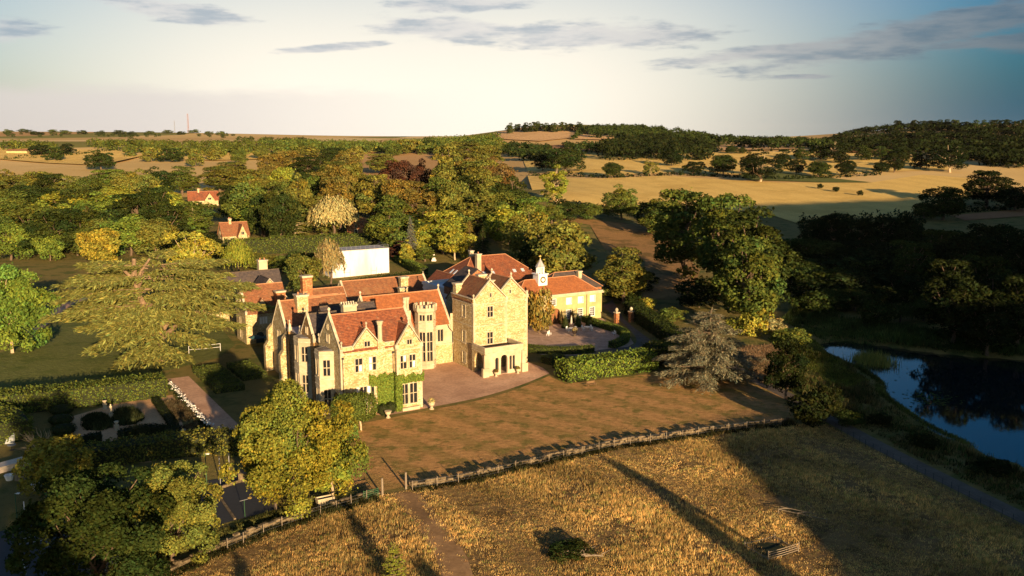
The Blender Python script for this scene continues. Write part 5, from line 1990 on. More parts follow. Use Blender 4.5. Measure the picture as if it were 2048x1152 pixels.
# trees round the bottom of the near field and the park slope
wood_row(405, 1090, 1200, 34, 50, ['dark', 'deep', 'mid'], ['oak1', 'round1'], 8, 5, 'trees along the park slope', 4)
wood_row(400, 1290, 1360, 30, 70, ['dark', 'mid'], BK, 14, 8, 'trees along the park slope')
wood_row(545, 1240, 1300, 30, 60, ['deep', 'dark'], ['shrub1', 'round1'], 5, 6, 'trees along the park slope', 4)
wood_row(560, 1395, 1450, 30, 70, ['deep', 'dark'], ['shrub1', 'round1', 'oak3'], 7, 6, 'trees along the park slope', 4)
# dark wood beyond the pond
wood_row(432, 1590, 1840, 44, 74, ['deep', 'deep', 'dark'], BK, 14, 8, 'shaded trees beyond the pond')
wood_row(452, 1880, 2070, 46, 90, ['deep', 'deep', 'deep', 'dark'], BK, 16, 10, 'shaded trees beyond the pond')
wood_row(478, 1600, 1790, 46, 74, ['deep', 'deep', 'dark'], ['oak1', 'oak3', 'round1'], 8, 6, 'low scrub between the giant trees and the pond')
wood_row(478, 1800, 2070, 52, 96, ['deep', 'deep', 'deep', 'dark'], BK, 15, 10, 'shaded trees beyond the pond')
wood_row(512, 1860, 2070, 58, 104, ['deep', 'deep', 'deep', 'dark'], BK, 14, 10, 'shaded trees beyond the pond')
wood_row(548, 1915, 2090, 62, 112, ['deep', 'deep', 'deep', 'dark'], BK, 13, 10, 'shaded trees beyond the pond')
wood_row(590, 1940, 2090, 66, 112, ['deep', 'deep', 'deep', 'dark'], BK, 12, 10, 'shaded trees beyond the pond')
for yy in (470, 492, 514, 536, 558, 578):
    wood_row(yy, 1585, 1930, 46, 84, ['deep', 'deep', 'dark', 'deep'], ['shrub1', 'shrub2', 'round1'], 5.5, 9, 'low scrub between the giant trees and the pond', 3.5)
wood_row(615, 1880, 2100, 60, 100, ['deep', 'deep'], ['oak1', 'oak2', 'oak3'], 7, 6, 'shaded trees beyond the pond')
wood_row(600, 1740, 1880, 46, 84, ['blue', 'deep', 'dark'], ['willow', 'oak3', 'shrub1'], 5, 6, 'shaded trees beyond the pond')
# hedgerow trees in the far left fields
wood_row(300, 170, 240, 40, 42, ['dark'], ['oak1'], 19, 3, 'trees between the far fields', 6)
wood_row(290, 80, 160, 26, 34, ['dark', 'deep'], ['far1', 'far2'], 13, 4, 'trees between the far fields', 6)
wood_row(296, 300, 720, 46, 36, ['dark', 'mid', 'olive'], ['far1', 'far2', 'oak3'], 15, 6, 'trees between the far fields', 6)
wood_row(281, 770, 1000, 24, 32, ['mid', 'dark', 'olive'], ['far1', 'far2'], 15, 6, 'trees between the far fields', 6)
wood_row(261, 0, 460, 30, 20, ['dark', 'mid'], ['far1', 'far2'], 12, 3, 'trees on the far skyline', 10)
wood_row(246, 1010, 1170, 14, 18, ['dark', 'deep'], ['far1', 'far2'], 13, 3, 'trees on the stubble hilltop', 6)
wood_row(298, 1560, 1900, 40, 32, ['deep', 'dark'], ['far1', 'far2'], 12, 8, 'oaks among the straw fields', 6)
wood_row(240, 1720, 2060, 18, 22, ['deep', 'dark'], ['far1', 'far2'], 12, 3, 'trees along the wooded hill crest', 6)
# shade trees behind the viewer, whose shadows stripe the meadow and darken the lower left
for (x, y, h, w, col, lab) in ((43.5, 40.5, 14, 3.9, 'dark', 'shade tree out of view, casting the broad stripe on the meadow'), (10, 40, 9, 3, 'dark', 'slim shade tree out of view right below the viewer'), (-6, 34, 10, 3, 'mid', 'slim shade tree out of view left below the viewer'),
                               (-17.3, 8.1, 26.5, 13, 'dark', 'tall shade tree out of view just behind the viewer'), (-40, 20, 20, 9, 'mid', 'shade tree out of view far left behind the viewer')):
    plant('limeb', x, y, h, w, col, lab, note=False)


# ---- unique labels for the woodland trees
def short(l):
    for s in (' standing', ' at ', ' in ', ' on ', ' beside', ' directly', ' alone', ' filling', ' among', ' between', ' with', ' next', ' along', ' above', ' below', ' left of', ' right of', ' behind', ' over', ' where', ' half', ' of the tree'):
        l = l.split(s)[0] if len(l.split(s)[0].split()) >= 3 else l
    return l


SPOTS = [('the white blank building', 712, 520), ('the clock cupola', 1098, 560), ('the coach house roof', 965, 530), ('the cottage in the wood', 466, 455), ('the long red-roofed house', 407, 385), ('the radio mast', 386, 268), ('the great cedar', 310, 540),
         ('the pale willow', 668, 425), ('the copper beeches', 812, 340), ('the stubble hilltop', 1080, 265), ('the giant tree group', 1430, 450), ('the pond', 1800, 700), ('the big dark oak', 1885, 405), ('the golden lawn tree', 203, 490), ('the lime-green tree', 905, 480),
         ('the near straw field', 1350, 390), ('the three saplings', 1680, 380), ('the wooded hill', 1850, 255), ('the green lime at the left edge', 30, 610), ('the pyramid cedar', 590, 440), ('the thin yellowish field tree', 1115, 365)]


ORD = ['nearest', 'second nearest', 'third nearest', 'fourth nearest', 'fifth nearest', 'sixth nearest', 'seventh nearest', 'eighth nearest', 'ninth nearest', 'tenth nearest']


def name_trees():
    buckets = {}
    for root, key, col, x, y, grp in TREES:
        px, py = to_px(x, y, gz(x, y) + 7)
        best = min(SPOTS, key=lambda s: math.hypot((s[1] - px), (s[2] - py) * 1.6))
        dx, dy = px - best[1], py - best[2]
        if abs(dx) > abs(dy) * 1.3:
            rel = 'left of' if dx < 0 else 'right of'
        else:
            rel = 'behind' if dy < 0 else 'in front of'
        text = f"{CNAME.get(col, 'green')} {KIND.get(key, 'tree')} {rel} {best[0]}"
        buckets.setdefault(text, []).append((math.hypot(dx, dy), root, grp))
    for text, lst in buckets.items():
        lst.sort(key=lambda t: t[0])
        for i, (d, root, grp) in enumerate(lst):
            lab = text if len(lst) == 1 else f"{text}, {ORD[i] if i < 10 else str(i + 1) + 'th nearest'}"
            tag(root, lab, group=grp)


name_trees()


# ---- far woodland masses: nobody could count them
def far_mass(name, rows, label, col, hgt=13, wid=12, seed=5, leaf=1.7, per=190, step=9):
    """rows: pixel polylines of tree tops; crowns merged into one mass"""
    rng = np.random.default_rng(seed)
    base = crown_from_lobes([(0, 0, .45, .33), (.25, 0, .5, .26), (-.22, .1, .55, .27), (0, .25, .42, .27), (.05, -.25, .48, .27), (0, 0, .72, .24), (.1, .1, .2, .3), (-.1, -.1, .15, .3)], (0, 0, .4), per, leaf / wid, rng, 0.7, 0.7, 1.3)
    Vs, Ts = [], []
    for line in rows:
        for (p0, p1) in zip(line[:-1], line[1:]):
            n = max(1, int(abs(p1[0] - p0[0]) / step))
            for i in range(n):
                t = (i + rng.random()) / n
                h = hgt * rng.uniform(0.7, 1.2)
                x, y = site(p0[0] + (p1[0] - p0[0]) * t, p0[1] + (p1[1] - p0[1]) * t + rng.normal(0, 1.2), h)
                w = wid * rng.uniform(0.75, 1.3)
                a = rng.uniform(0, 6.28)
                R = np.array([[math.cos(a), -math.sin(a), 0], [math.sin(a), math.cos(a), 0], [0, 0, 1]])
                Vs.append((base[0] @ R.T) * (w, w, h) + (x, y, gz(x, y)))
                Ts.append(base[2] * rng.uniform(0.75, 1.3))
    V, Tn = np.concatenate(Vs), np.concatenate(Ts)
    me = np_mesh(name, V, np.arange(len(V)).reshape(-1, 4), Tn)
    o = link_mesh(name, me, M['leaf'])
    cc = C[col]
    o.color = (*cc, 1)
    return tag(o, label, 'woodland', kind='stuff')


far_mass('far_woodland', [[(1212, 270), (1290, 264), (1425, 267)], [(1206, 278), (1320, 272), (1424, 276)], [(1210, 284), (1320, 281), (1420, 284)]], 'dark square copse on the stubble hillside', 'deep', 14, 14, 51, step=6)
far_mass('far_woodland', [[(1168, 250), (1190, 246), (1290, 247), (1340, 249), (1420, 264)], [(1180, 253), (1250, 252), (1340, 254)], [(1240, 258), (1330, 258), (1420, 270)], [(1410, 266), (1520, 270), (1660, 274)]], 'long dark wood along the hill crest', 'dark', 12, 13, 52, step=5)
far_mass('far_woodland', [[(1648, 272), (1700, 258), (1760, 247), (1860, 243), (1960, 250), (2070, 254)], [(1660, 276), (1780, 262), (1900, 260), (2070, 268)], [(1680, 282), (1800, 274), (1930, 273), (2070, 280)], [(1790, 286), (1850, 284), (2070, 292)], [(1880, 298), (1950, 296), (2070, 306)]], 'dark wood covering the hill on the right', 'deep', 11, 13, 53, step=6)
far_mass('far_woodland', [[(180, 276), (300, 278), (400, 279), (520, 277)], [(250, 286), (330, 289), (420, 290), (480, 288)], [(420, 291), (560, 286), (690, 284)], [(0, 279), (60, 278), (110, 281)]], 'mixed woods between the far fields on the left', 'mid', 12, 13, 54, step=8)
far_mass('far_woodland', [[(520, 274), (640, 277), (760, 279), (880, 277), (1000, 269)], [(700, 284), (800, 284), (900, 281), (1010, 277)], [(860, 272), (930, 269), (990, 263)], [(560, 280), (640, 283), (700, 281)]], 'hazy woods on the skyline behind the manor', 'mid', 12, 13, 55, step=6)
far_mass('far_woodland', [[(1010, 281), (1060, 284), (1100, 287)], [(1000, 290), (1050, 294), (1110, 296)], [(1130, 282), (1180, 281), (1205, 282)]], 'belt of trees below the stubble hilltop', 'dark', 10, 11, 56, step=6)
far_mass('far_woodland', [[(0, 264), (60, 263), (130, 266)], [(190, 268), (280, 266), (330, 264)], [(395, 268), (440, 266), (500, 272), (620, 274)]], 'thin line of skyline trees far on the left', 'dark', 9, 11, 57, step=11)


def hedgerow(name, pts, label, col, h=2.0, w=2.4, seed=1, per=26, leaf=0.9, cat='hedge', step=1.6):
    """loose field hedge following a line on the ground"""
    rng = np.random.default_rng(seed)
    line = [np.array(p) for p in pts]
    Ps, Ns = [], []
    for p0, p1 in zip(line[:-1], line[1:]):
        L = np.linalg.norm(p1 - p0)
        for i in range(max(1, int(L / step))):
            c = p0 + (p1 - p0) * (i + rng.random()) / max(1, int(L / step))
            hh, ww = h * rng.uniform(0.55, 1.35), w * rng.uniform(0.7, 1.25)
            D = norm(rng.normal(size=(per, 3)))
            D[:, 2] = np.abs(D[:, 2])
            P = D * (ww / 2, ww / 2, hh) * rng.uniform(0.75, 1.05, (per, 1))
            P[:, 0] += c[0]
            P[:, 1] += c[1]
            P[:, 2] += gz(c[0], c[1])
            Ps.append(P)
            Ns.append(D + rng.normal(0, .6, (per, 3)))
    P, N = np.concatenate(Ps), np.concatenate(Ns)
    V, F = leaf_cards(P, N, leaf * rng.uniform(0.6, 1.3, len(P)), 0.9, rng=rng)
    o = link_mesh(name, np_mesh(name, V, F, np.repeat(shade_tint(len(P), rng), 4, 0)), M['leaf'])
    o.color = (*C[col], 1)
    return tag(o, label, cat)


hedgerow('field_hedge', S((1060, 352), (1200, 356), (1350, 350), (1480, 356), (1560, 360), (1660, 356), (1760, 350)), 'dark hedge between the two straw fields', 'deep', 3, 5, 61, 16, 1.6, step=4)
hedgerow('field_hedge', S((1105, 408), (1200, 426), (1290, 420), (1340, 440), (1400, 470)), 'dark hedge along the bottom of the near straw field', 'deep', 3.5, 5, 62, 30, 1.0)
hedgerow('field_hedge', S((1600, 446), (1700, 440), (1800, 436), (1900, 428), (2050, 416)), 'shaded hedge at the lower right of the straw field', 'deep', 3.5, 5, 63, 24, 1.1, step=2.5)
hedgerow('field_hedge', S((1160, 254), (1165, 266), (1145, 280)), 'hedge dividing the hilltop stubble fields', 'dark', 6, 9, 64, 22, 2.4, step=6)
hedgerow('field_hedge', S((1055, 306), (1200, 300), (1330, 306), (1480, 302), (1680, 304)), 'hedge along the top of the bright straw field', 'deep', 3, 5, 65, 14, 2.0, step=6)
hedgerow('field_hedge', S((0, 320), (100, 316), (230, 302), (290, 306)), 'hedge beside the golden field on the left', 'dark', 4, 7, 66, 16, 2.0, step=6)


# ---- clipped hedges: solid core under a skin of leaves
def clipped_hedge(name, pts, h, w, label, col, seed, leaf=0.2, dens=26, cat='hedge', z0=0.0, rough=0.08, group=None, dome=0.0):
    rng = np.random.default_rng(seed)
    m = MB()
    Ps, Ns = [], []
    k = 0.88
    poly = ribbon(pts, w * k)
    n = len(pts)
    L, Rr = poly[:n], poly[n:][::-1]
    cz = [gz(*p) + z0 for p in pts]
    for i in range(n - 1):
        q = [L[i], L[i + 1], Rr[i + 1], Rr[i]]
        m.hexa(q[::-1], cz[i] - 0.1, cz[i] + h * 0.95 - 0.05)
    core = m
    LL, RR = ribbon(pts, w)[:n], ribbon(pts, w)[n:][::-1]

    def patch(a, b, c, d, nrm, area):
        cnt = int(area * dens)
        u, v = rng.random((cnt, 1)), rng.random((cnt, 1))
        P = (np.array(a) * (1 - u) + np.array(b) * u) * (1 - v) + (np.array(d) * (1 - u) + np.array(c) * u) * v
        P = P + rng.normal(0, rough, (cnt, 3))
        if dome:
            s = np.abs(v - 0.5) * 2
            if nrm[2] > 0.5:
                P[:, 2] -= (dome * s[:, 0] ** 2)
        Ps.append(P)
        Ns.append(np.array(nrm) + rng.normal(0, 0.55, (cnt, 3)))
    for i in range(n - 1):
        l0, l1, r0, r1 = LL[i], LL[i + 1], RR[i], RR[i + 1]
        zb, zt = cz[i], cz[i] + h
        seg = math.hypot(l1[0] - l0[0], l1[1] - l0[1])
        seg2 = math.hypot(r1[0] - r0[0], r1[1] - r0[1])
        nl = (l0[0] - r0[0], l0[1] - r0[1], 0.2)
        patch((*l0, zt), (*l1, zt), (*r1, zt), (*r0, zt), (0, 0, 1), (seg + seg2) / 2 * w)
        patch((*l0, zb), (*l1, zb), (*l1, zt), (*l0, zt), norm(np.array(nl)), seg * h)
        patch((*r0, zb), (*r1, zb), (*r1, zt), (*r0, zt), -norm(np.array((nl[0], nl[1], -0.2))), seg2 * h)
    for i, s in ((0, -1), (n - 1, 1)):
        j = 1 if i == 0 else n - 2
        d = norm(np.array((pts[i][0] - pts[j][0], pts[i][1] - pts[j][1], 0.1)))
        patch((*LL[i], cz[i]), (*RR[i], cz[i]), (*RR[i], cz[i] + h), (*LL[i], cz[i] + h), d, w * h)
    P, N = np.concatenate(Ps), np.concatenate(Ns)
    V, F = leaf_cards(P, N, leaf * rng.uniform(0.6, 1.4, len(P)), 0.9, rng=rng)
    cx, cy = pts[len(pts) // 2]
    root = empty(name, (cx, cy, gz(cx, cy) + z0))
    off = np.array((cx, cy, gz(cx, cy) + z0))
    ORG[root.name] = (0, 0)
    core.v = [tuple(np.array(p) - off) for p in core.v]
    core.build('core', M['hedge_core'], root)
    o = link_mesh('foliage', np_mesh('foliage', V - off, F, np.repeat(shade_tint(len(P), rng), 4, 0)), M['leaf'], root)
    o.color = (*C[col], 1)
    return tag(root, label, cat, group)


Wl = lambda *p: [W2(a, b) for a, b in p]
clipped_hedge('laurel_hedge', [site(1124, 760), site(1200, 749), site(1280, 739), site(1298, 736)], 3.2, 4.2, 'big glossy laurel hedge behind the wooden bench', 'fresh', 71, 0.34, 26, rough=0.22, dome=0.4)
clipped_hedge('laurel_hedge', [site(1316, 730), site(1350, 724), site(1392, 722)], 3.8, 5.0, 'taller laurel hedge right of the garden arch', 'olive', 72, 0.34, 26, rough=0.25, dome=0.5)
clipped_hedge('arch_hedge', [site(1294, 733), site(1320, 730)], 1.5, 4.2, 'leafy bridge over the archway in the laurel hedge', 'dark', 73, 0.32, 26, z0=2.2, rough=0.2)
court_l = smooth_line(Wl((33.0, 27.5), (34.5, 22.5), (37.5, 18.8), (41.0, 17.0), (44.6, 16.4)), 4)
court_r = smooth_line(Wl((60.3, 41.0), (59.8, 35.0), (59.6, 29.0), (58.6, 24.5), (56.0, 20.8), (53.0, 18.4), (49.6, 16.9)), 4)
clipped_hedge('box_hedge', court_l, 1.35, 1.7, 'curved clipped hedge on the left of the courtyard', 'mid', 74, 0.15, 50, rough=0.04)
clipped_hedge('box_hedge', court_r, 1.35, 1.7, 'curved clipped hedge on the right of the courtyard', 'fresh', 75, 0.15, 50, rough=0.04)
clipped_hedge('box_hedge', Wl((31.5, 12.8), (35.0, 13.6)), 1.4, 3.0, 'square clipped hedge at the right foot of the tower', 'mid', 76, 0.15, 45, rough=0.05)
clipped_hedge('box_hedge', Wl((31.0, 9.6), (36.0, 10.6)), 0.7, 0.9, 'low clipped hedge right of the porch', 'dark', 77, 0.14, 45, rough=0.05)
clipped_hedge('yew_hedge', smooth_line([site(1262, 628), site(1295, 652), site(1335, 680), site(1360, 700)], 3), 3.0, 3.4, 'dark tall hedge beyond the curving drive', 'dark', 78, 0.26, 26, rough=0.2)
clipped_hedge('yew_hedge', [site(1208, 588), site(1262, 604), site(1275, 625)], 2.2, 3.0, 'rough hedge behind the stable block drive', 'dark', 79, 0.3, 26, rough=0.3)
clipped_hedge('tall_hedge', Wl((-62, 31.5), (-50, 29.5), (-40, 28.6), (-32.5, 28.2)), 3.2, 4.0, 'long broad hedge behind the formal garden', 'mid', 80, 0.26, 26, rough=0.18)
clipped_hedge('tall_hedge', Wl((-62, 29.0), (-58, 24.5), (-55.5, 19.5), (-55.0, 14.0)), 3.0, 4.5, 'bulky hedge at the left end of the formal garden', 'mid', 81, 0.26, 26, rough=0.25, dome=0.6)
clipped_hedge('tall_hedge', Wl((-51, -2.0), (-44, -1.6), (-38, -2.2), (-32, -4.0), (-27, -8)), 2.6, 3.6, 'long hedge between formal garden and ball court', 'olive', 82, 0.26, 26, rough=0.2)
clipped_hedge('tall_hedge', S((450, 512), (540, 506), (640, 502), (768, 496)), 5.5, 4.0, 'very tall clipped hedge running left of the white building', 'mid', 83, 0.4, 10, rough=0.2)
clipped_hedge('box_hedge', S((790, 520), (850, 556)), 2.0, 2.2, 'clipped hedge running from the white building to the outbuilding', 'fresh', 84, 0.25, 18)
clipped_hedge('box_hedge', S((700, 580), (770, 566), (840, 560)), 2.2, 3.0, 'dark shrub hedge at the foot of the white wall', 'dark', 85, 0.3, 16, rough=0.3)
KNOT = [(-25.4, -20.6, 39.5), (-25.4, -20.6, 36.6), (-25.4, -20.6, 33.7), (-25.4, -20.6, 30.8), (-25.4, -20.6, 27.9), (-19.4, -15.2, 39.5), (-19.4, -15.2, 36.6), (-19.4, -15.2, 33.7), (-19.4, -15.2, 30.8), (-25.4, -20.6, 25.0)]
KL = ['furthest back of the left row', 'second from the back of the left row', 'middle of the left row', 'third from the front of the left row', 'next to front of the left row', 'furthest back of the right row', 'second from the back of the right row', 'second from the front of the right row', 'front of the right row', 'very front of the left row']
for i, (a0, a1, b) in enumerate(KNOT):
    clipped_hedge('box_block', Wl((a0, b), (a1, b)), 1.0, 2.0, 'clipped box block in the knot garden, ' + KL[i], 'mid', 90 + i, 0.16, 45, rough=0.05, group='box blocks of the knot garden')
clipped_hedge('garden_hedge', Wl((-34.6, 25), (-34.8, 15), (-35.0, 6)), 0.7, 1.2, 'low dark hedge edging the gravel on the right', 'deep', 98, 0.16, 40, rough=0.05)
clipped_hedge('garden_hedge', smooth_line(Wl((-36.2, 3.6), (-37.0, 6.6), (-40.0, 8.0), (-42.4, 7.0)), 3), 1.5, 1.5, 'curved yew hedge in the front right of the formal garden', 'deep', 99, 0.18, 40, rough=0.05)
clipped_hedge('garden_hedge', smooth_line(Wl((-46.5, 3.0), (-47.5, 5.6), (-46.4, 7.4), (-44.8, 7.6)), 3), 1.5, 1.5, 'curved yew hedge in the front left of the formal garden', 'deep', 100, 0.18, 40, rough=0.05)


def dome_bush(name, x, y, r, h, label, col, seed, cone=False, group=None, leaf=0.14, n=None, z0=0.0, cat='topiary'):
    """clipped dome or cone of fine leaves over a core"""
    rng = np.random.default_rng(seed)
    n = n or int(220 * r * (r + h))
    if cone:
        t = 1 - np.sqrt(rng.random(n))
        az = rng.uniform(0, 6.283, n)
        P = np.stack([np.cos(az) * r * (1 - t), np.sin(az) * r * (1 - t), 0.15 + t * h], 1)
        N = np.stack([np.cos(az) * h, np.sin(az) * h, np.full(n, r)], 1)
    else:
        D = norm(rng.normal(size=(n, 3)))
        P = D * (r, r, h / 2) + (0, 0, h / 2)
        N = D
    P = P + rng.normal(0, 0.04, (n, 3))
    V, F = leaf_cards(P, norm(N) + rng.normal(0, .5, (n, 3)), leaf * rng.uniform(.6, 1.4, n), .9, rng=rng)
    root = empty(name, (x, y, gz(x, y) + z0))
    m = MB()
    if cone:
        m.lathe((0, 0, 0), [(r * .9, 0), (r * .86, .2), (0.04, h * .95)], 10)
    else:
        m.lathe((0, 0, 0), [(r * .5, 0.02), (r * .85, h * .25), (r * .92, h * .5), (r * .7, h * .8), (0.05, h * .96)], 10)
    ORG[root.name] = (0, 0)
    m.build('core', M['hedge_core'], root)
    o = link_mesh('foliage', np_mesh('foliage', V, F, np.repeat(shade_tint(n, rng), 4, 0)), M['leaf'], root)
    o.color = (*C[col], 1)
    return tag(root, label, cat, group)


for i, (px, py) in enumerate([(122, 810), (124, 828), (123, 848), (128, 868)]):
    x, y = site(px, py)
    dome_bush('topiary_dome', x, y, 1.7, 1.5, 'clipped dome left of the gravel garden, ' + ['furthest of four', 'second furthest of four', 'second nearest of four', 'nearest of four'][i], 'dark', 110 + i, group='domes beside the gravel garden')
for i, (a, b, col, nm) in enumerate([(52.7, 37.6, 'dark', 'left'), (55.8, 37.2, 'dark', 'middle'), (58.4, 36.6, 'dark', 'right')]):
    x, y = W2(a, b)
    dome_bush('topiary_cone', x, y, 0.95, 2.9, f'{nm} green cone-shaped topiary before the stable block', col, 120 + i, True, 'topiary cones before the stable block')
for i, (a, b, r) in enumerate([(-6.6, -0.6, 0.85), (-5.2, -0.1, 0.85)]):
    x, y = W2(a, b)
    dome_bush('box_ball', x, y, r, 1.7, ['left clipped box ball under the ivy', 'right clipped box ball under the ivy'][i], 'dark', 126 + i, group='box balls under the ivy')
# clipped lime on two pale stems
def box_limes():
    for k, (px, py, lab) in enumerate([(701, 865, 'left'), (722, 862, 'right')]):
        x, y = site(px, py)
        rng = np.random.default_rng(130 + k)
        n = 5200
        D = norm(rng.normal(size=(n, 3)))
        s = (np.abs(D) ** 3).sum(1, keepdims=True) ** (-1 / 3)
        P = D * s * (2.3, 2.1, 1.75) + (-0.2 + 0.1 * k, 0, 3.6)
        V, F = leaf_cards(P + rng.normal(0, .12, (n, 3)), D + rng.normal(0, .6, (n, 3)), 0.24 * rng.uniform(.6, 1.4, n), .8, rng=rng)
        root = empty('clipped_tree', (x, y, 0))
        tm = tube_arrays([limb((0, 0, -.2), (0, 0, 3.4), .16, .09, rng), limb((0, 0, 1.9), (1.2, .3, 3.6), .07, .03, rng), limb((0, 0, 1.9), (-1.2, -.3, 3.6), .07, .03, rng)])
        me = bpy.data.meshes.new('trunk')
        me.from_pydata(tm.v, [], tm.f)
        link_mesh('trunk', me, M['pale_bark'], root)
        c = link_mesh('crown', np_mesh('crown', V, F, np.repeat(shade_tint(n, rng), 4, 0)), M['leaf'], root)
        c.color = (*C['mid'], 1)
        tag(root, f'{lab} one of two clipped box-headed trees with pale stems by the facade', 'tree', 'clipped trees by the facade')


box_limes()

# ---- the great cedar of the garden: broken pale limbs, wide flat plates of foliage
def plate_tree(name, px, base, label, seed, trunk_limbs, plates, col, bark, shoot=0.85, width=0.15, cat='tree'):
    """trunk_limbs: list of (points, radii) ; plates: (azimuth, start radius, z, length, half-spread, droop)"""
    rng = np.random.default_rng(seed)
    x, y = site(*base)
    root = empty(name, (x, y, gz(x, y)))
    m = tube_arrays(trunk_limbs, 8)
    P, N, AL, SZ = [], [], [], []
    for (az, r0, z, L, spread, droop, nb) in plates:
        dirh = np.array([math.cos(az), math.sin(az), 0.0])
        side = np.array([-math.sin(az), math.cos(az), 0.0])
        start = dirh * r0 + np.array([0, 0, z])
        ax = lambda t: start + dirh * L * t + np.array([0, 0, L * (0.10 * t - droop * t * t)])
        m.tube([ax(-0.05), ax(0.3), ax(0.65), ax(0.95)], [0.03 + L * 0.008, 0.03 + L * 0.004, 0.03, 0.01], 5)
        for s in range(nb):
            t = ((s + rng.random()) / nb) ** 0.8
            a0 = ax(t * 0.97) + rng.normal(0, 0.12, 3)
            wid = spread * (0.35 + 0.65 * math.sin(math.pi * min(1, 0.18 + t * 0.78)))
            for sg in (-1, 1):
                sl = wid * rng.uniform(0.55, 1.15)
                fan = norm(dirh * rng.uniform(0.5, 1.0) + side * sg * rng.uniform(0.5, 1.0))
                nq = max(3, int(sl / (shoot * 0.36)))
                for q in range(nq):
                    u = (q + rng.random()) / nq
                    tip = -droop * sl * u * u * 2.0 - 0.22 * rng.random() * shoot
                    P.append(a0 + fan * sl * u + np.array([0, 0, tip + rng.normal(0, 0.09)]))
                    AL.append(fan * 0.9 + dirh * 0.5 + side * rng.normal(0, 0.45) + np.array([0, 0, -0.1 - droop * 1.6 * u + rng.normal(0, .2)]))
                    N.append(np.array([0, 0, 1.0]) + rng.normal(0, 0.4, 3))
                    SZ.append(shoot * rng.uniform(0.6, 1.35))
    P, N, AL, SZ = map(np.array, (P, N, AL, SZ))
    V, F = leaf_cards(P, N, SZ, width, along=AL, rng=rng)
    t = shade_tint(len(P), rng, 0.6, 1.4)
    ORG[root.name] = (0, 0)
    m.build('trunk', M[bark], root)
    V[:, 2] = np.maximum(V[:, 2], 0.15)
    o = link_mesh('crown', np_mesh('crown', V, F, np.repeat(t, 4, 0)), M['needle'], root)
    o.color = (*col, 1)
    return tag(root, label, cat)


def great_cedar():
    rng = np.random.default_rng(201)
    limbs = [([(0, 0, -.3), (0.1, 0, 2.2), (0, 0.2, 5.0)], [0.95, 0.72, 0.62]),
             ([(0, 0.2, 4.6), (-1.6, 0.4, 8.5), (-3.4, 0.0, 12.5), (-3.8, -0.3, 16.5), (-3.6, -0.4, 19.3)], [0.62, 0.5, 0.5, 0.5, 0.34]),
             ([(-3.5, -0.1, 13.4), (-2.4, -0.6, 15.6), (-1.9, -0.8, 17.0)], [0.36, 0.34, 0.28]),
             ([(-3.8, -0.2, 14.4), (-2.6, 0.2, 17.0), (-1.0, 0.4, 19.2)], [0.3, 0.26, 0.2]),
             ([(-3.8, -0.2, 15.2), (-5.6, -1.2, 17.6), (-8.4, -1.8, 18.2), (-11.5, -2.2, 16.9)], [0.34, 0.28, 0.22, 0.12]),
             ([(0, 0.1, 4.8), (0.8, -0.4, 8.0), (1.3, -0.6, 12.0), (1.6, -0.4, 14.5)], [0.6, 0.42, 0.36, 0.2]),
             ([(0.3, 0, 4.2), (3.2, -1.0, 6.6), (7.0, -1.6, 9.2), (9.4, -1.8, 10.0)], [0.5, 0.4, 0.32, 0.2]),
             ([(0.2, 0.3, 5.2), (2.6, 1.6, 9.0), (4.2, 2.2, 12.4)], [0.42, 0.32, 0.2]),
             ([(-0.2, -0.2, 4.6), (-3.5, -2.2, 7.6), (-7.5, -3.2, 9.6)], [0.45, 0.34, 0.2])]
    plates = []
    # z, plates round, reach, half-spread, centre of the level in x
    for (z, n, L, sp, dr, lo, hi) in ((3.3, 6, 8.0, 3.4, 0.36, -2.5, -0.5), (5.2, 7, 10.5, 3.5, 0.30, -3.0, 0.1), (7.8, 13, 13.2, 4.0, 0.17, -3.1, 3.1), (10.6, 16, 14.8, 4.2, 0.13, -3.1, 3.1),
                                      (13.3, 16, 14.4, 4.0, 0.11, -3.1, 3.1), (15.8, 15, 13.2, 3.8, 0.09, -3.1, 3.1), (17.8, 12, 11.5, 3.4, 0.07, -0.7, 3.9)):
        for k in range(n):
            az = lo + (hi - lo) * (k + 0.5 + rng.uniform(-.3, .3)) / n
            if z > 12 and abs(((az + math.pi / 2 + math.pi) % (2 * math.pi)) - math.pi) < 0.5:
                continue                                   # the gap through which the bare limbs show
            if 5 < z < 9 and -1.15 < az < -0.6:
                continue                                   # the lower trunk and its right-hand limb stay in view
            l = L * rng.uniform(0.68, 1.1) * (1.12 if abs(math.cos(az)) > 0.7 else 0.8)
            plates.append((az, rng.uniform(1.2, 3.2), z + rng.normal(0, 0.32), l, sp * rng.uniform(0.8, 1.25), dr * rng.uniform(0.7, 1.4), int(l * 6.2)))
    plate_tree('great_cedar', 322, (322, 722), 'huge spreading cedar with broken pale limbs on the left lawn', 202, limbs, plates, (0.21, 0.21, 0.055), 'cedar_bark', 0.8, 0.32)


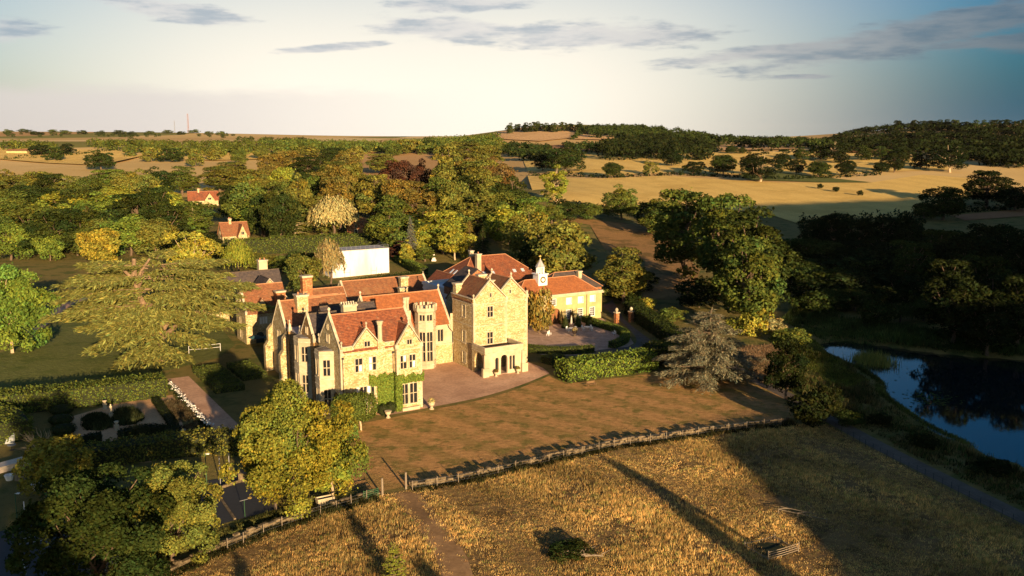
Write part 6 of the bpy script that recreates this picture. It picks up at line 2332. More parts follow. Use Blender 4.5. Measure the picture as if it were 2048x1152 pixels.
def blue_cedar():
    rng = np.random.default_rng(211)
    limbs = [([(0, 0, -.3), (0.1, 0, 4.0), (0.2, 0.1, 8.5), (0.4, 0, 12.6)], [0.42, 0.34, 0.2, 0.05]), ([(0, 0, 2.4), (-2.4, -.8, 2.8), (-5.6, -1.2, 2.9)], [0.18, .14, .08]),
             ([(0, 0, 5.0), (1.0, -.6, 8.0), (1.9, -.8, 11.6)], [.2, .14, .04]), ([(0, 0, 5.6), (-1.6, -.2, 8.6), (-2.6, 0, 10.6)], [.18, .12, .04])]
    plates = []
    for i in range(9):
        z = 1.5 + i * 1.22
        L = [9.6, 10.0, 9.0, 8.6, 7.4, 6.4, 5.2, 3.8, 2.4][i]
        for k in range([8, 9, 9, 9, 8, 8, 7, 6, 5][i]):
            az = 6.283 * (k + rng.uniform(-.35, .35)) / [8, 9, 9, 9, 8, 8, 7, 6, 5][i] + i * .7
            l = L * rng.uniform(.55, 1.15)
            plates.append((az, 0.1, z + rng.normal(0, .4), l, 2.0 * rng.uniform(.7, 1.2) * (0.5 + L / 16), 0.10 + 0.06 * rng.random(), int(l * 7)))
    for c, z, L in (((1.9, -.8), 11.0, 2.0), ((-2.6, 0), 10.2, 1.8)):
        for k in range(6):
            plates.append((k * 1.05, 0.1 + rng.uniform(0, 1.4), z + rng.normal(0, .6), L * rng.uniform(.7, 1.2), .8, .05, 9))
    plate_tree('blue_cedar', 1413, (1413, 762), 'grey-blue tiered cedar standing on the right of the lawn', 212, limbs, plates, (0.20, 0.185, 0.115), 'bark', 0.5, 0.30)


great_cedar()
blue_cedar()
tree_at('sapling', 788, 1088, 62, 'lime', 'young bright green conifer at the bottom of the meadow', base=(790, 1185))


def dead_tree():
    rng = np.random.default_rng(221)
    x, y = site(86, 905)
    paths = []
    for k in range(26):
        az = rng.uniform(0, 6.28)
        el = rng.uniform(0.35, 1.35)
        d = np.array([math.cos(az) * math.cos(el), math.sin(az) * math.cos(el), math.sin(el)])
        L = rng.uniform(2.2, 3.6)
        p = limb((rng.normal(0, .15), rng.normal(0, .15), 0.1), d * L, 0.06, 0.02, rng, 5, 0.15)
        paths.append(p)
        for j in range(3):
            b = p[0][rng.integers(2, 4)]
            paths.append(limb(b, b + d * L * .4 + rng.normal(0, .35, 3), 0.03, 0.01, rng, 3))
    m = tube_arrays(paths, 4)
    m.v = [(a + x, b + y, c) for a, b, c in m.v]
    tag(m.build('bare_shrub', M['dead_wood']), 'leafless pale spiky shrub left of the gravel garden', 'shrub')


dead_tree()


# ---- ivy on the manor front
def climber(name, label, patches, col, seed, cat='climber'):
    """patches on walls: (p0, d, s0, s1, z0, z1, density) in house coordinates"""
    rng = np.random.default_rng(seed)
    Ps, Ns = [], []
    for (p0, d, s0, s1, z0, z1, dn, edge) in patches:
        n = int((s1 - s0) * (z1 - z0) * dn)
        s, z = rng.uniform(s0, s1, n), rng.uniform(z0, z1, n)
        wob = 0.35 * np.sin(s * 3.1) + 0.2 * np.sin(s * 7.3 + 1)
        keep = (z < z1 - 0.25 + wob * 0.6) & (z > z0 + (wob * edge))
        s, z = s[keep], z[keep]
        nn = np.array((d[1], -d[0]))
        o = rng.uniform(0.05, 0.32, len(s))
        la = p0[0] + d[0] * s + nn[0] * o
        lb = p0[1] + d[1] * s + nn[1] * o
        P = np.stack([ORIG[0] + la * AX[0] + lb * BX[0], ORIG[1] + la * AX[1] + lb * BX[1], z], 1)
        nw = nn[0] * AX + nn[1] * BX
        Ps.append(P)
        Ns.append(np.array((nw[0], nw[1], 0.35)) + rng.normal(0, .5, (len(s), 3)))
    P, N = np.concatenate(Ps), np.concatenate(Ns)
    V, F = leaf_cards(P, N, 0.24 * rng.uniform(.6, 1.4, len(P)), .9, rng=rng)
    o = link_mesh(name, np_mesh(name, V, F, np.repeat(shade_tint(len(P), rng), 4, 0)), M['leaf'])
    o.color = (*C[col], 1)
    return tag(o, label, cat)


FR = (1.0, 0.0)
climber('climbing_ivy', 'bright green ivy spreading across the manor front', [((-12.6, 0.9), FR, 4.4, 8.5, 4.3, 6.2, 190, 0.4), ((-12.6, 0.9), FR, 5.7, 8.6, 0.0, 4.8, 190, 0.0),
        ((-4.0, 0.0), FR, -0.2, 4.4, 4.3, 5.8, 190, 0.2), ((-4.0, 0.0), FR, -0.25, 0.75, 0.0, 5.0, 190, 0.0), ((-4.0, 0.9), (0.0, -1.0), 0.0, 1.0, 0, 6.2, 190, 0.0)], 'fresh', 231)
climber('climbing_shrub', 'rusty red creeper low at the left corner of the manor front', [((-12.6, 0.9), FR, 0.4, 2.3, 1.6, 4.0, 120, 0.3), ((-12.6, 3.4), (0.0, -1.0), 0.0, 2.4, 0.5, 3.6, 120, 0.3)], 'rust', 232)


# ---- dry-stone ha-ha walls with their fences
def stone_wall(name, line, h, label, seed, z0=-0.1, thick=0.42):
    """courses of separate irregular stones"""
    rng = np.random.default_rng(seed)
    m = MB()
    for (p0, p1) in zip(line[:-1], line[1:]):
        d, L = unit(p0, p1)
        z = z0
        while z < h:
            ch = rng.uniform(0.16, 0.27)
            s = -rng.uniform(0, .2)
            while s < L:
                l = rng.uniform(0.3, 0.75)
                o = rng.normal(0, 0.04)
                zz = gz(*p0)
                if not (z + ch > h - 0.2 and rng.random() < 0.45):
                    m.obox(p0, d, s, s + l - 0.025, -thick / 2 + o, thick / 2 + o, zz + z, zz + z + ch - 0.02 + rng.normal(0, .02))
                s += l
            z += ch
    return tag(m.build(name, M['dry_stone']), label, 'wall')


stone_wall('stone_wall', HAHA2, 0.7, 'long pale dry-stone wall along the foot of the lawn', 241)
stone_wall('stone_wall', HAHA, 0.6, 'overgrown dry-stone wall below the ball court', 242)


def post_fence(name, line, spacing, label, h=1.3, mat='grey_wood', r=0.042, wires=(0.4, 0.75, 1.1), wire_mat='galvanised', offset=-1.0, wr=0.008):
    P = [np.array(p) for p in line]
    acc, pts = 0.0, []
    for p0, p1 in zip(P[:-1], P[1:]):
        L = np.linalg.norm(p1 - p0)
        d = (p1 - p0) / (L + 1e-9)
        nrm = np.array((-d[1], d[0]))
        while acc < L:
            q = p0 + d * acc + nrm * offset
            pts.append(q)
            acc += spacing * rnd.uniform(0.85, 1.15)
        acc -= L
    c = pts[len(pts) // 2]
    root = empty(name, (c[0], c[1], gz(*c)))
    ORG[root.name] = (0, 0)
    off = np.array((c[0], c[1], gz(*c)))
    for q in pts:
        m = MB()
        b = np.array((q[0], q[1], gz(*q))) - off
        lean = np.array((rnd.gauss(0, .03), rnd.gauss(0, .03), 0))
        hh = h * rnd.uniform(.9, 1.1)
        m.tube([b + (0, 0, -0.3), b + lean * hh + (0, 0, hh)], r, 6)
        m.build('post', M[mat], root)
    for wz in wires:
        m = MB()
        m.tube([np.array((q[0], q[1], gz(*q) + wz)) - off for q in pts], wr, 4)
        m.build('wire' if wr < 0.02 else 'rail', M[wire_mat], root)
    return tag(root, label, 'fence')


post_fence('wire_fence', HAHA2, 2.7, 'post and wire fence before the long stone wall')
post_fence('wire_fence', HAHA[8:], 2.3, 'short post and wire fence beside the overgrown wall')
post_fence('estate_fence', [(x - 2.1, y - 0.4) for x, y in TRACK[:20]], 1.5, 'thin black iron estate fence along the track', 1.15, 'iron', 0.028, (0.25, 0.5, 0.78, 1.1), 'iron', 0.0, 0.012)
post_fence('rail_fence', S((72, 634), (100, 615), (135, 598)), 2.2, 'pale post and rail fence by the left path', 1.3, 'grey_wood', 0.07, (0.5, 0.95, 1.25), 'grey_wood', 0.0, 0.05)


def gate_posts():
    for i, (px, py, h, lab) in enumerate([(765, 992, 2.2, 'tall left gatepost in the wall gap'), (812, 978, 2.1, 'tall right gatepost in the wall gap')]):
        x, y = site(px, py)
        m = MB()
        m.tube([(x, y, -.2), (x, y, h)], [0.14, 0.12], 8)
        tag(m.build('gatepost', M['grey_wood']), lab, 'post', 'gateposts in the wall gap')
    (x0, y0), (x1, y1) = site(728, 1003), site(756, 996)
    root = empty('field_gate', (x0, y0, 0))
    ORG[root.name] = (x0, y0)
    d, L = unit((x0, y0), (x1, y1))
    for k in range(5):
        m = MB()
        m.obox((x0, y0), d, 0, L, -.02, .02, .25 + k * .22, .33 + k * .22)
        m.build('bar', M['green_metal'], root)
    m = MB()
    m.obox((x0, y0), d, -.06, 0, -.03, .03, .1, 1.3)
    m.obox((x0, y0), d, L, L + .06, -.03, .03, .1, 1.3)
    m.build('frame', M['green_metal'], root)
    tag(root, 'small green barred gate left of the gateposts', 'gate')
    # stone tank under the maple
    x, y = site(650, 1008)
    root = empty('stone_tank', (x, y, 0), A_ROT)
    ORG[root.name] = (0, 0)
    m = MB()
    m.box(-1.1, 1.1, -.6, .6, 0, .12)
    m.build('plinth', M['dry_stone'], root)
    m = MB()
    for b in ((-1, 1, -.5, -.38), (-1, 1, .38, .5), (-1, -.88, -.379, .379), (.88, 1, -.379, .379)):
        m.box(*b, .121, .85)
    m.build('tank', M['ashlar'], root)
    m = MB()
    m.box(-.879, .879, -.379, .379, .4, .46)
    m.build('water', M['water'], root)
    tag(root, 'pale stone water tank half hidden under the maple', 'tank')


gate_posts()


# ---- meadow grass, path left bare
def tufts(name, poly, n, h, w, col, label, seed, blades=6, avoid=None, mat='straw', cat='grass', patch=True, spread=0.16, green=None):
    rng = np.random.default_rng(seed)
    xs, ys = [p[0] for p in poly], [p[1] for p in poly]
    x, y = rng.uniform(min(xs), max(xs), n * 2), rng.uniform(min(ys), max(ys), n * 2)
    ok = poly_sd(x, y, poly) < -0.2
    if avoid:
        for a in avoid:
            ok &= poly_sd(x, y, a) > rng.uniform(-1.0, .9, len(x))
    if patch:
        den = 0.5 + 0.28 * np.sin(x * .55 + 1.3 * np.sin(y * .31)) + 0.28 * np.sin(y * .47 + 1.7 * np.sin(x * .23 + 2))
        ok &= rng.random(len(x)) < np.clip(den + .25, .12, 1)
    x, y = x[ok][:n], y[ok][:n]
    k = len(x)
    z = ground_z(x, y)
    sc = rng.uniform(.5, 1.35, k) * (0.8 + 0.25 * np.sin(x * .9 + y * .4)) * (0.8 + 0.35 * np.sin(x * .19 + 2.0 * np.sin(y * .12)))
    P = np.repeat(np.stack([x, y, z], 1), blades, 0)
    s = np.repeat(sc, blades)
    m = k * blades
    az = rng.uniform(0, 6.283, m)
    off = rng.normal(0, spread, (m, 2))
    P[:, :2] += off
    ln = rng.uniform(.1, .5, m)
    tip = P + np.stack([np.cos(az) * ln * h * s, np.sin(az) * ln * h * s, h * s * rng.uniform(.7, 1.1, m)], 1)
    sd = np.stack([-np.sin(az + .7), np.cos(az + .7), np.zeros(m)], 1) * (w * rng.uniform(.5, 1.3, m))[:, None]
    V = np.stack([P - sd, P + sd, tip], 1).reshape(-1, 3)
    t = np.repeat(np.repeat(shade_tint(k, rng, .25, 1.6, .1), blades, 0) * rng.uniform(.8, 1.2, (m, 1)), 3, 0)
    zone = 1 + 0.42 * np.sin(x * .21 + 1.4 * np.sin(y * .17)) * np.sin(y * .26 + 1.1 * np.sin(x * .13))
    t *= np.repeat(zone, blades * 3)[:, None]
    if green:
        g = np.repeat((rng.random(k) < green), blades * 3)
        t[g] *= np.array((0.45, 0.75, 0.5))
    o = link_mesh(name, np_mesh(name, V, np.arange(3 * m).reshape(-1, 3), t), M[mat])
    o.color = (*col, 1)
    return tag(o, label, cat, kind='stuff')


path_poly = ribbon(smooth_line(S((812, 985), (830, 1010), (868, 1060), (900, 1110), (915, 1160), (905, 1220)), 5), 2.6)
pit_c = site(1545, 1098)
pit = [(pit_c[0] + 2.2 * math.cos(t), pit_c[1] + 2.6 * math.sin(t)) for t in np.linspace(0, 6.28, 12, endpoint=False)]
tufts('meadow_grass', meadow_poly, 125000, 0.38, 0.026, (0.60, 0.41, 0.155), 'tall dry golden grass covering the meadow', 251, 6, [path_poly, pit], green=0.08)
tufts('wall_weeds', ribbon([(x + .2, y - 1.0) for x, y in HAHA2], 2.2), 7000, 0.75, 0.08, (0.030, 0.030, 0.012), 'weeds along the foot of the wall, dark to stand for ditch shade', 252, 9, mat='leaf', patch=False)  # weed colour taken near black in place of a shaded ditch
tufts('wall_weeds', ribbon([(x + .2, y - 1.0) for x, y in HAHA], 2.4), 4000, 0.75, 0.08, (0.030, 0.032, 0.012), 'weeds below the overgrown wall, dark to stand for ditch shade', 253, 8, mat='leaf', patch=False)  # same near-black colour standing in for shade below the wall
bank = Wl((-50, -36.5), (-40, -32.5), (-30, -29), (-24, -27), (-30, -27.5), (-38, -29.6), (-44, -31.5), (-50, -33))
tufts('bank_grass', bank, 4200, 0.7, 0.06, (0.10, 0.10, 0.03), 'soft green ornamental grass on the court bank', 254, 10, mat='leaf', patch=False)


# ---- pond edge
def reeds():
    n = len(LAKE)
    west = [LAKE[i] for i in list(range(8, n)) + [0]]
    north = LAKE[0:8]
    grow_out = lambda line, d: [(x - d[0], y - d[1]) for x, y in line]
    tufts('pond_reeds', ribbon(smooth_line([(x + 1.0, y + 2.2) for x, y in north], 3), 4.0), 5200, 1.7, 0.07, (0.055, 0.085, 0.02), 'green reeds along the far bank of the pond', 261, 7, mat='leaf', patch=False, spread=.3)
    tufts('pond_reeds', ribbon(smooth_line([(x - 0.9, y - 0.6) for x, y in west[4:]], 3), 2.0), 3000, 0.8, 0.06, (0.08, 0.10, 0.025), 'reeds and sedge along the near bank of the pond', 262, 7, mat='leaf', patch=False, spread=.3)
    c = site(1745, 738)
    isl = [(c[0] + 2.8 * math.cos(t), c[1] + 5.0 * math.sin(t)) for t in np.linspace(0, 6.28, 14, endpoint=False)]
    rng = np.random.default_rng(263)
    m = 1500
    x, y = c[0] + rng.normal(0, 1.5, m), c[1] + rng.normal(0, 2.0, m)
    P = np.stack([x, y, np.full(m, -1.05)], 1)
    az = rng.uniform(0, 6.28, m)
    tip = P + np.stack([np.cos(az) * .3, np.sin(az) * .3, rng.uniform(.9, 2.0, m)], 1)
    sd = np.stack([-np.sin(az), np.cos(az), 0 * az], 1) * .06
    V = np.stack([P - sd, P + sd, tip], 1).reshape(-1, 3)
    o = link_mesh('reed_island', np_mesh('reed_island', V, np.arange(3 * m).reshape(-1, 3), np.repeat(shade_tint(m, rng), 3, 0)), M['leaf'])
    o.color = (0.22, 0.22, 0.05, 1)
    tag(o, 'small clump of yellow reeds standing in the pond', 'reeds', kind='stuff')
    # lily pads
    Vs, Fs, k = [], [], 0
    for (cx, cy, sx, sy, q) in ((*site(1760, 742), 2.2, 3.0, 160), (*site(1862, 815), 2.2, 2.4, 130), (*site(1690, 692), 2.0, 1.5, 60)):
        for i in range(q):
            px_, py_, r = cx + rng.normal(0, sx), cy + rng.normal(0, sy), rng.uniform(.12, .28)
            if poly_sd([px_], [py_], LAKE)[0] > -0.3:
                continue
            a = rng.uniform(0, 6.28)
            Vs += [(px_ + r * math.cos(a + t), py_ + r * math.sin(a + t), -0.985 + rng.uniform(0, .008)) for t in np.linspace(0.2, 6.0, 6)]
            Fs.append(list(range(k, k + 6)))
            k += 6
    me = np_mesh('lily_pads', Vs, np.array(Fs), np.ones((len(Vs), 3)))
    o = link_mesh('lily_pads', me, M['leaf'])
    o.color = (0.05, 0.075, 0.02, 1)
    tag(o, 'flat lily pads floating on the pond', 'lily pads', kind='stuff')
    # rough herbs between the track and the water
    scrub = [(x + 2.4, y) for x, y in TRACK] + [site(1660, 700), site(1700, 735), site(1735, 760), site(1760, 800), site(1800, 825), site(1850, 858), site(1950, 910), site(2048, 945), site(2150, 990)]
    tufts('bank_scrub', scrub, 9000, 0.9, 0.09, (0.12, 0.10, 0.04), 'tangled weeds and dry grass between track and pond', 264, 8, [LAKE], mat='leaf', spread=.3, green=.4)
    rough = [site(1560, 640), site(1640, 690), site(1760, 690), site(1900, 705), site(2060, 715), site(2060, 680), site(1860, 660), site(1700, 640), site(1600, 610)]
    tufts('marsh_grass', rough, 9000, 1.3, 0.10, (0.06, 0.085, 0.024), 'tall dark marsh grass behind the pond', 265, 7, [LAKE], mat='leaf', spread=.35)
    slope = [site(1470, 700), site(1540, 690), site(1600, 720), site(1580, 760), site(1530, 770), site(1500, 740)]
    tufts('bramble_patch', slope, 3600, 1.0, 0.10, (0.16, 0.105, 0.06), 'pinkish brown seeding weeds behind the blue cedar', 266, 8, mat='leaf', spread=.35)
    mid = [site(1560, 655), site(1640, 700), site(1690, 735), site(1735, 762), site(1690, 780), site(1640, 760), site(1590, 720), site(1540, 680)]
    tufts('sedge_bank', mid, 6500, 0.8, 0.09, (0.14, 0.16, 0.03), 'green sedge bank left of the pond', 267, 8, [LAKE], mat='leaf', spread=.4, patch=False)


reeds()
# bushes along the pond bank
for i, (px, py, w, h, col, lab) in enumerate([(1700, 850, 60, 2.0, 'dark', 'low dark bramble right of the track fence'), (1760, 850, 50, 1.6, 'deep', 'low bramble on the bank halfway along the pond'), (1850, 895, 60, 1.6, 'deep', 'dark bramble overhanging the pond bank'),
                                              (1985, 950, 80, 1.8, 'deep', 'dark bramble at the lower right of the pond'), (1590, 690, 70, 3.0, 'mid', 'sunlit bush at the upper left of the pond'), (1540, 660, 60, 2.6, 'straw', 'straw-coloured bush left of the sunlit pond bush'), (1290, 618, 44, 2.6, 'gold', 'golden bush catching sun behind the gate piers'),
                                              (1345, 640, 60, 2.6, 'mid', 'green bush behind the dark drive hedge')]):
    x, y = site(px, py)
    plant(['shrub1', 'shrub2'][i % 2], x, y, h, px_size(w, x, y), col, lab, cat='bush', name='bush')

# ------------------------------------------------------------------ smaller things
def root_at(name, a, b, rz=0.0, z=0.0):
    x, y = W2(a, b)
    o = empty(name, (x, y, gz(x, y) + z), A_ROT + rz)
    ORG[o.name] = (0, 0)
    return o


def bench(name, root, mat, L=1.6):
    for x in (-L / 2 + .06, L / 2 - .06):
        for y in (-.25, .22):
            m = MB()
            m.box(x - .035, x + .035, y - .035, y + .035, 0, .42 if y < 0 else .9)
            m.build('leg', M[mat], root)
    for k in range(4):
        m = MB()
        m.box(-L / 2, L / 2, -.28 + k * .13, -.18 + k * .13, .421, .455)
        m.build('seat_slat', M[mat], root)
    for k in range(3):
        m = MB()
        m.box(-L / 2, L / 2, .258, .285, .54 + k * .13, .63 + k * .13)
        m.build('back_slat', M[mat], root)
    for x in (-L / 2 + .06, L / 2 - .06):
        m = MB()
        m.box(x - .04, x + .04, -.30, .18, .62, .66)
        m.build('armrest', M[mat], root)


x, y = site(1183, 773)
r = empty('garden_bench', (x, y, 0), A_ROT)
ORG[r.name] = (0, 0)
bench('garden_bench', r, 'oak_wood', 1.7)
tag(r, 'brown wooden bench against the big laurel hedge', 'bench')
r = root_at('garden_bench', 57.4, 26.4, -2.0)
bench('garden_bench', r, 'white_paint', 1.6)
tag(r, 'white bench inside the curved courtyard hedge', 'bench')
r = root_at('garden_bench', 18.9, 14.2, 1.2)
bench('garden_bench', r, 'grey_wood', 1.4)
tag(r, 'weathered bench inside the porch arch', 'bench')


def chair(a, b, rz, label, group='white courtyard chairs'):
    r = root_at('chair', a, b, rz)
    m = MB()
    m.box(-.24, .24, -.24, .24, .43, .47)
    m.build('seat', M['white_paint'], r)
    m = MB()
    m.box(-.24, .24, .2, .24, .47, .92)
    m.build('backrest', M['white_paint'], r)
    for x in (-.21, .21):
        for y in (-.21, .21):
            m = MB()
            m.box(x - .025, x + .025, y - .025, y + .025, 0, .429)
            m.build('leg', M['white_paint'], r)
    tag(r, label, 'chair', group)


for ti, (a, b, nm) in enumerate([(51.9, 34.0, 'left'), (55.5, 33.4, 'right')]):
    r = root_at('garden_table', a, b)
    m = MB()
    m.lathe((0, 0, .70), [(.72, 0), (.72, .05)], 16)
    m.build('table_top', M['white_paint'], r)
    for k in range(4):
        t = math.pi / 4 + k * math.pi / 2
        m = MB()
        m.tube([(.45 * math.cos(t), .45 * math.sin(t), 0), (.4 * math.cos(t), .4 * math.sin(t), .70)], .035, 6)
        m.build('leg', M['white_paint'], r)
    tag(r, f'{nm} round white table in the courtyard', 'table', 'white courtyard tables')
    for k, w in enumerate(['right', 'far', 'left', 'near']):
        t = k * math.pi / 2 + .3
        chair(a + 1.15 * math.cos(t), b + 1.15 * math.sin(t), t - math.pi / 2, f'white chair on the {w} side of the {nm} courtyard table')
chair(46.0, 33.5, 0.5, 'white chair left of the left table, nearer the small tree')
chair(45.0, 32.8, -1.0, 'white chair half behind the small brown tree')


def parasol(a, b, label, mat, h=2.9):
    r = root_at('parasol', a, b)
    m = MB()
    m.lathe((0, 0, 0), [(.32, 0), (.32, .08), (.06, .12)], 12)
    m.build('base', M['dark_stone'], r)
    m = MB()
    m.tube([(0, 0, .1), (0, 0, h)], .03, 6)
    m.build('pole', M['grey_wood'], r)
    m = MB()
    m.lathe((0, 0, .95), [(.27, 0), (.24, .25), (.18, 1.0), (.06, 1.95)], 8)
    m.build('canopy', M[mat], r)
    tag(r, label, 'parasol', 'folded parasols in the courtyard')


parasol(53.6, 36.6, 'folded cream parasol behind the courtyard tables', 'fabric_cream')
for a, nm in ((51.2, 'left'), (54.3, 'middle'), (57.2, 'right')):
    x, y = W2(a, 41.5)
    dome_bush('topiary_cone', x, y, 0.75, 3.2, f'{nm} reddish cone shrub against the stable wall', 'rust', 140 + int(a), True, 'red cones against the stable wall')


def urn(a, b, label, mat='ashlar', k=1.0, plant_col=None, group=None, name='urn', xy=None):
    r = root_at(name, a, b) if xy is None else empty(name, (*xy, gz(*xy)))
    ORG[r.name] = (0, 0)
    m = MB()
    m.lathe((0, 0, 0), [(.34 * k, 0), (.34 * k, .14 * k), (.24 * k, .2 * k), (.16 * k, .36 * k), (.2 * k, .46 * k)], 10)
    m.build('foot', M[mat], r)
    m = MB()
    m.lathe((0, 0, .46 * k), [(.2 * k, 0), (.42 * k, .25 * k), (.46 * k, .5 * k), (.54 * k, .56 * k), (.54 * k, .64 * k), (.4 * k, .62 * k)], 12)
    m.build('bowl', M[mat], r)
    if plant_col:
        rng = np.random.default_rng(int(abs(a * 10)) + 3)
        n = 260
        D = norm(rng.normal(size=(n, 3)))
        D[:, 2] = abs(D[:, 2])
        V, F = leaf_cards(D * (.5 * k, .5 * k, .55 * k) + (0, 0, 1.08 * k), D + rng.normal(0, .5, (n, 3)), .16, .9, rng=rng)
        o = link_mesh('planting', np_mesh('planting', V, F, np.repeat(shade_tint(n, rng), 4, 0)), M['leaf'], r)
        o.color = (*C[plant_col], 1)
    tag(r, label, 'urn' if name == 'urn' else 'planter', group)


urn(-6.6, -2.3, 'white stone urn before the box balls')
urn(0.9, -1.7, 'white stone urn with flowers at the corner of the front bay', plant_col='pale', k=1.1)
urn(19.2, 10.0, 'planter with red flowers left of the porch door', plant_col='rust', k=.8)
urn(23.6, 9.9, 'planter with small bush right of the porch door', plant_col='amber', k=.8)
urn(49.6, 29.6, 'dark square-based urn in the middle of the courtyard', 'dark_stone', 1.2, 'straw')


def pier(px, py, lab):
    x, y = site(px, py)
    r = empty('gate_pier', (x, y, gz(x, y)), A_ROT)
    ORG[r.name] = (0, 0)
    m = MB()
    m.box(-.42, .42, -.42, .42, 0, 2.3)
    m.build('shaft', M['brick'], r)
    m = MB()
    m.box(-.55, .55, -.55, .55, 2.301, 2.5)
    m.build('cap', M['coping_stone'], r)
    m = MB()
    m.lathe((0, 0, 2.5), [(.3, 0), (.18, .15), (.34, .35), (.36, .6), (.2, .85), (.04, .95)], 10)
    m.build('finial', M['coping_stone'], r)
    tag(r, lab, 'gate pier', 'gate piers on the drive')
    return x, y


p1 = pier(1233, 646, 'left brick gate pier on the curving drive')
p2 = pier(1262, 644, 'right brick gate pier on the curving drive')
r = empty('iron_gate', (p2[0], p2[1], gz(*p2)), 0.3)
ORG[r.name] = (0, 0)
for k in range(12):
    m = MB()
    m.tube([(.5 + k * .16, 0, .1), (.5 + k * .16, 0, 1.9 + .2 * math.sin(k / 11 * math.pi))], .018, 5)
    m.build('bar', M['galvanised'], r)
for z in (.15, 1.0, 1.8):
    m = MB()
    m.tube([(.45, 0, z), (2.35, 0, z)], .025, 5)
    m.build('rail', M['galvanised'], r)
tag(r, 'open iron gate leaf beside the right gate pier', 'gate')
for k, (a, b, lab) in enumerate([(60.6, 33.6, 'thin black lamp post behind the courtyard hedge, left of two'), (60.4, 29.2, 'thin black lamp post behind the courtyard hedge, right of two')]):
    r = root_at('lamp_post', a, b)
    m = MB()
    m.tube([(0, 0, 0), (0, 0, 2.8)], .04, 6)
    m.build('post', M['iron'], r)
    m = MB()
    m.tube([(0, 0, 2.8), (-.6, 0, 2.85)], .025, 5)
    m.box(-.7, -.5, -.06, .06, 2.7, 2.84)
    m.build('lamp', M['iron'], r)
    tag(r, lab, 'lamp post', 'lamp posts by the courtyard hedge')


# ---- formal garden
def statue(a, b, label, h=1.9, kind='statue'):
    r = root_at('garden_statue', a, b)
    m = MB()
    m.hexa([(-.32, -.32), (.32, -.32), (.32, .32), (-.32, .32)], 0, .18)
    m.hexa([(-.24, -.24), (.24, -.24), (.24, .24), (-.24, .24)], .18, .75)
    m.hexa([(-.3, -.3), (.3, -.3), (.3, .3), (-.3, .3)], .75, .85)
    m.build('pedestal', M['ashlar'], r)
    m = MB()
    if kind == 'statue':
        m.lathe((0, 0, .85), [(.2, 0), (.17, .3), (.2, .6), (.13, .75), (.2, .95), (.21, 1.1), (.08, 1.2), (.11, 1.3), (.09, 1.42), (.02, 1.46)], 9)
    else:
        m.lathe((0, 0, .85), [(.16, 0), (.12, .1), (.3, .35), (.34, .5), (.28, .55)], 10)
    m.build('figure' if kind == 'statue' else 'vase', M['ashlar'], r, smooth=True)
    tag(r, label, 'statue' if kind == 'statue' else 'vase')


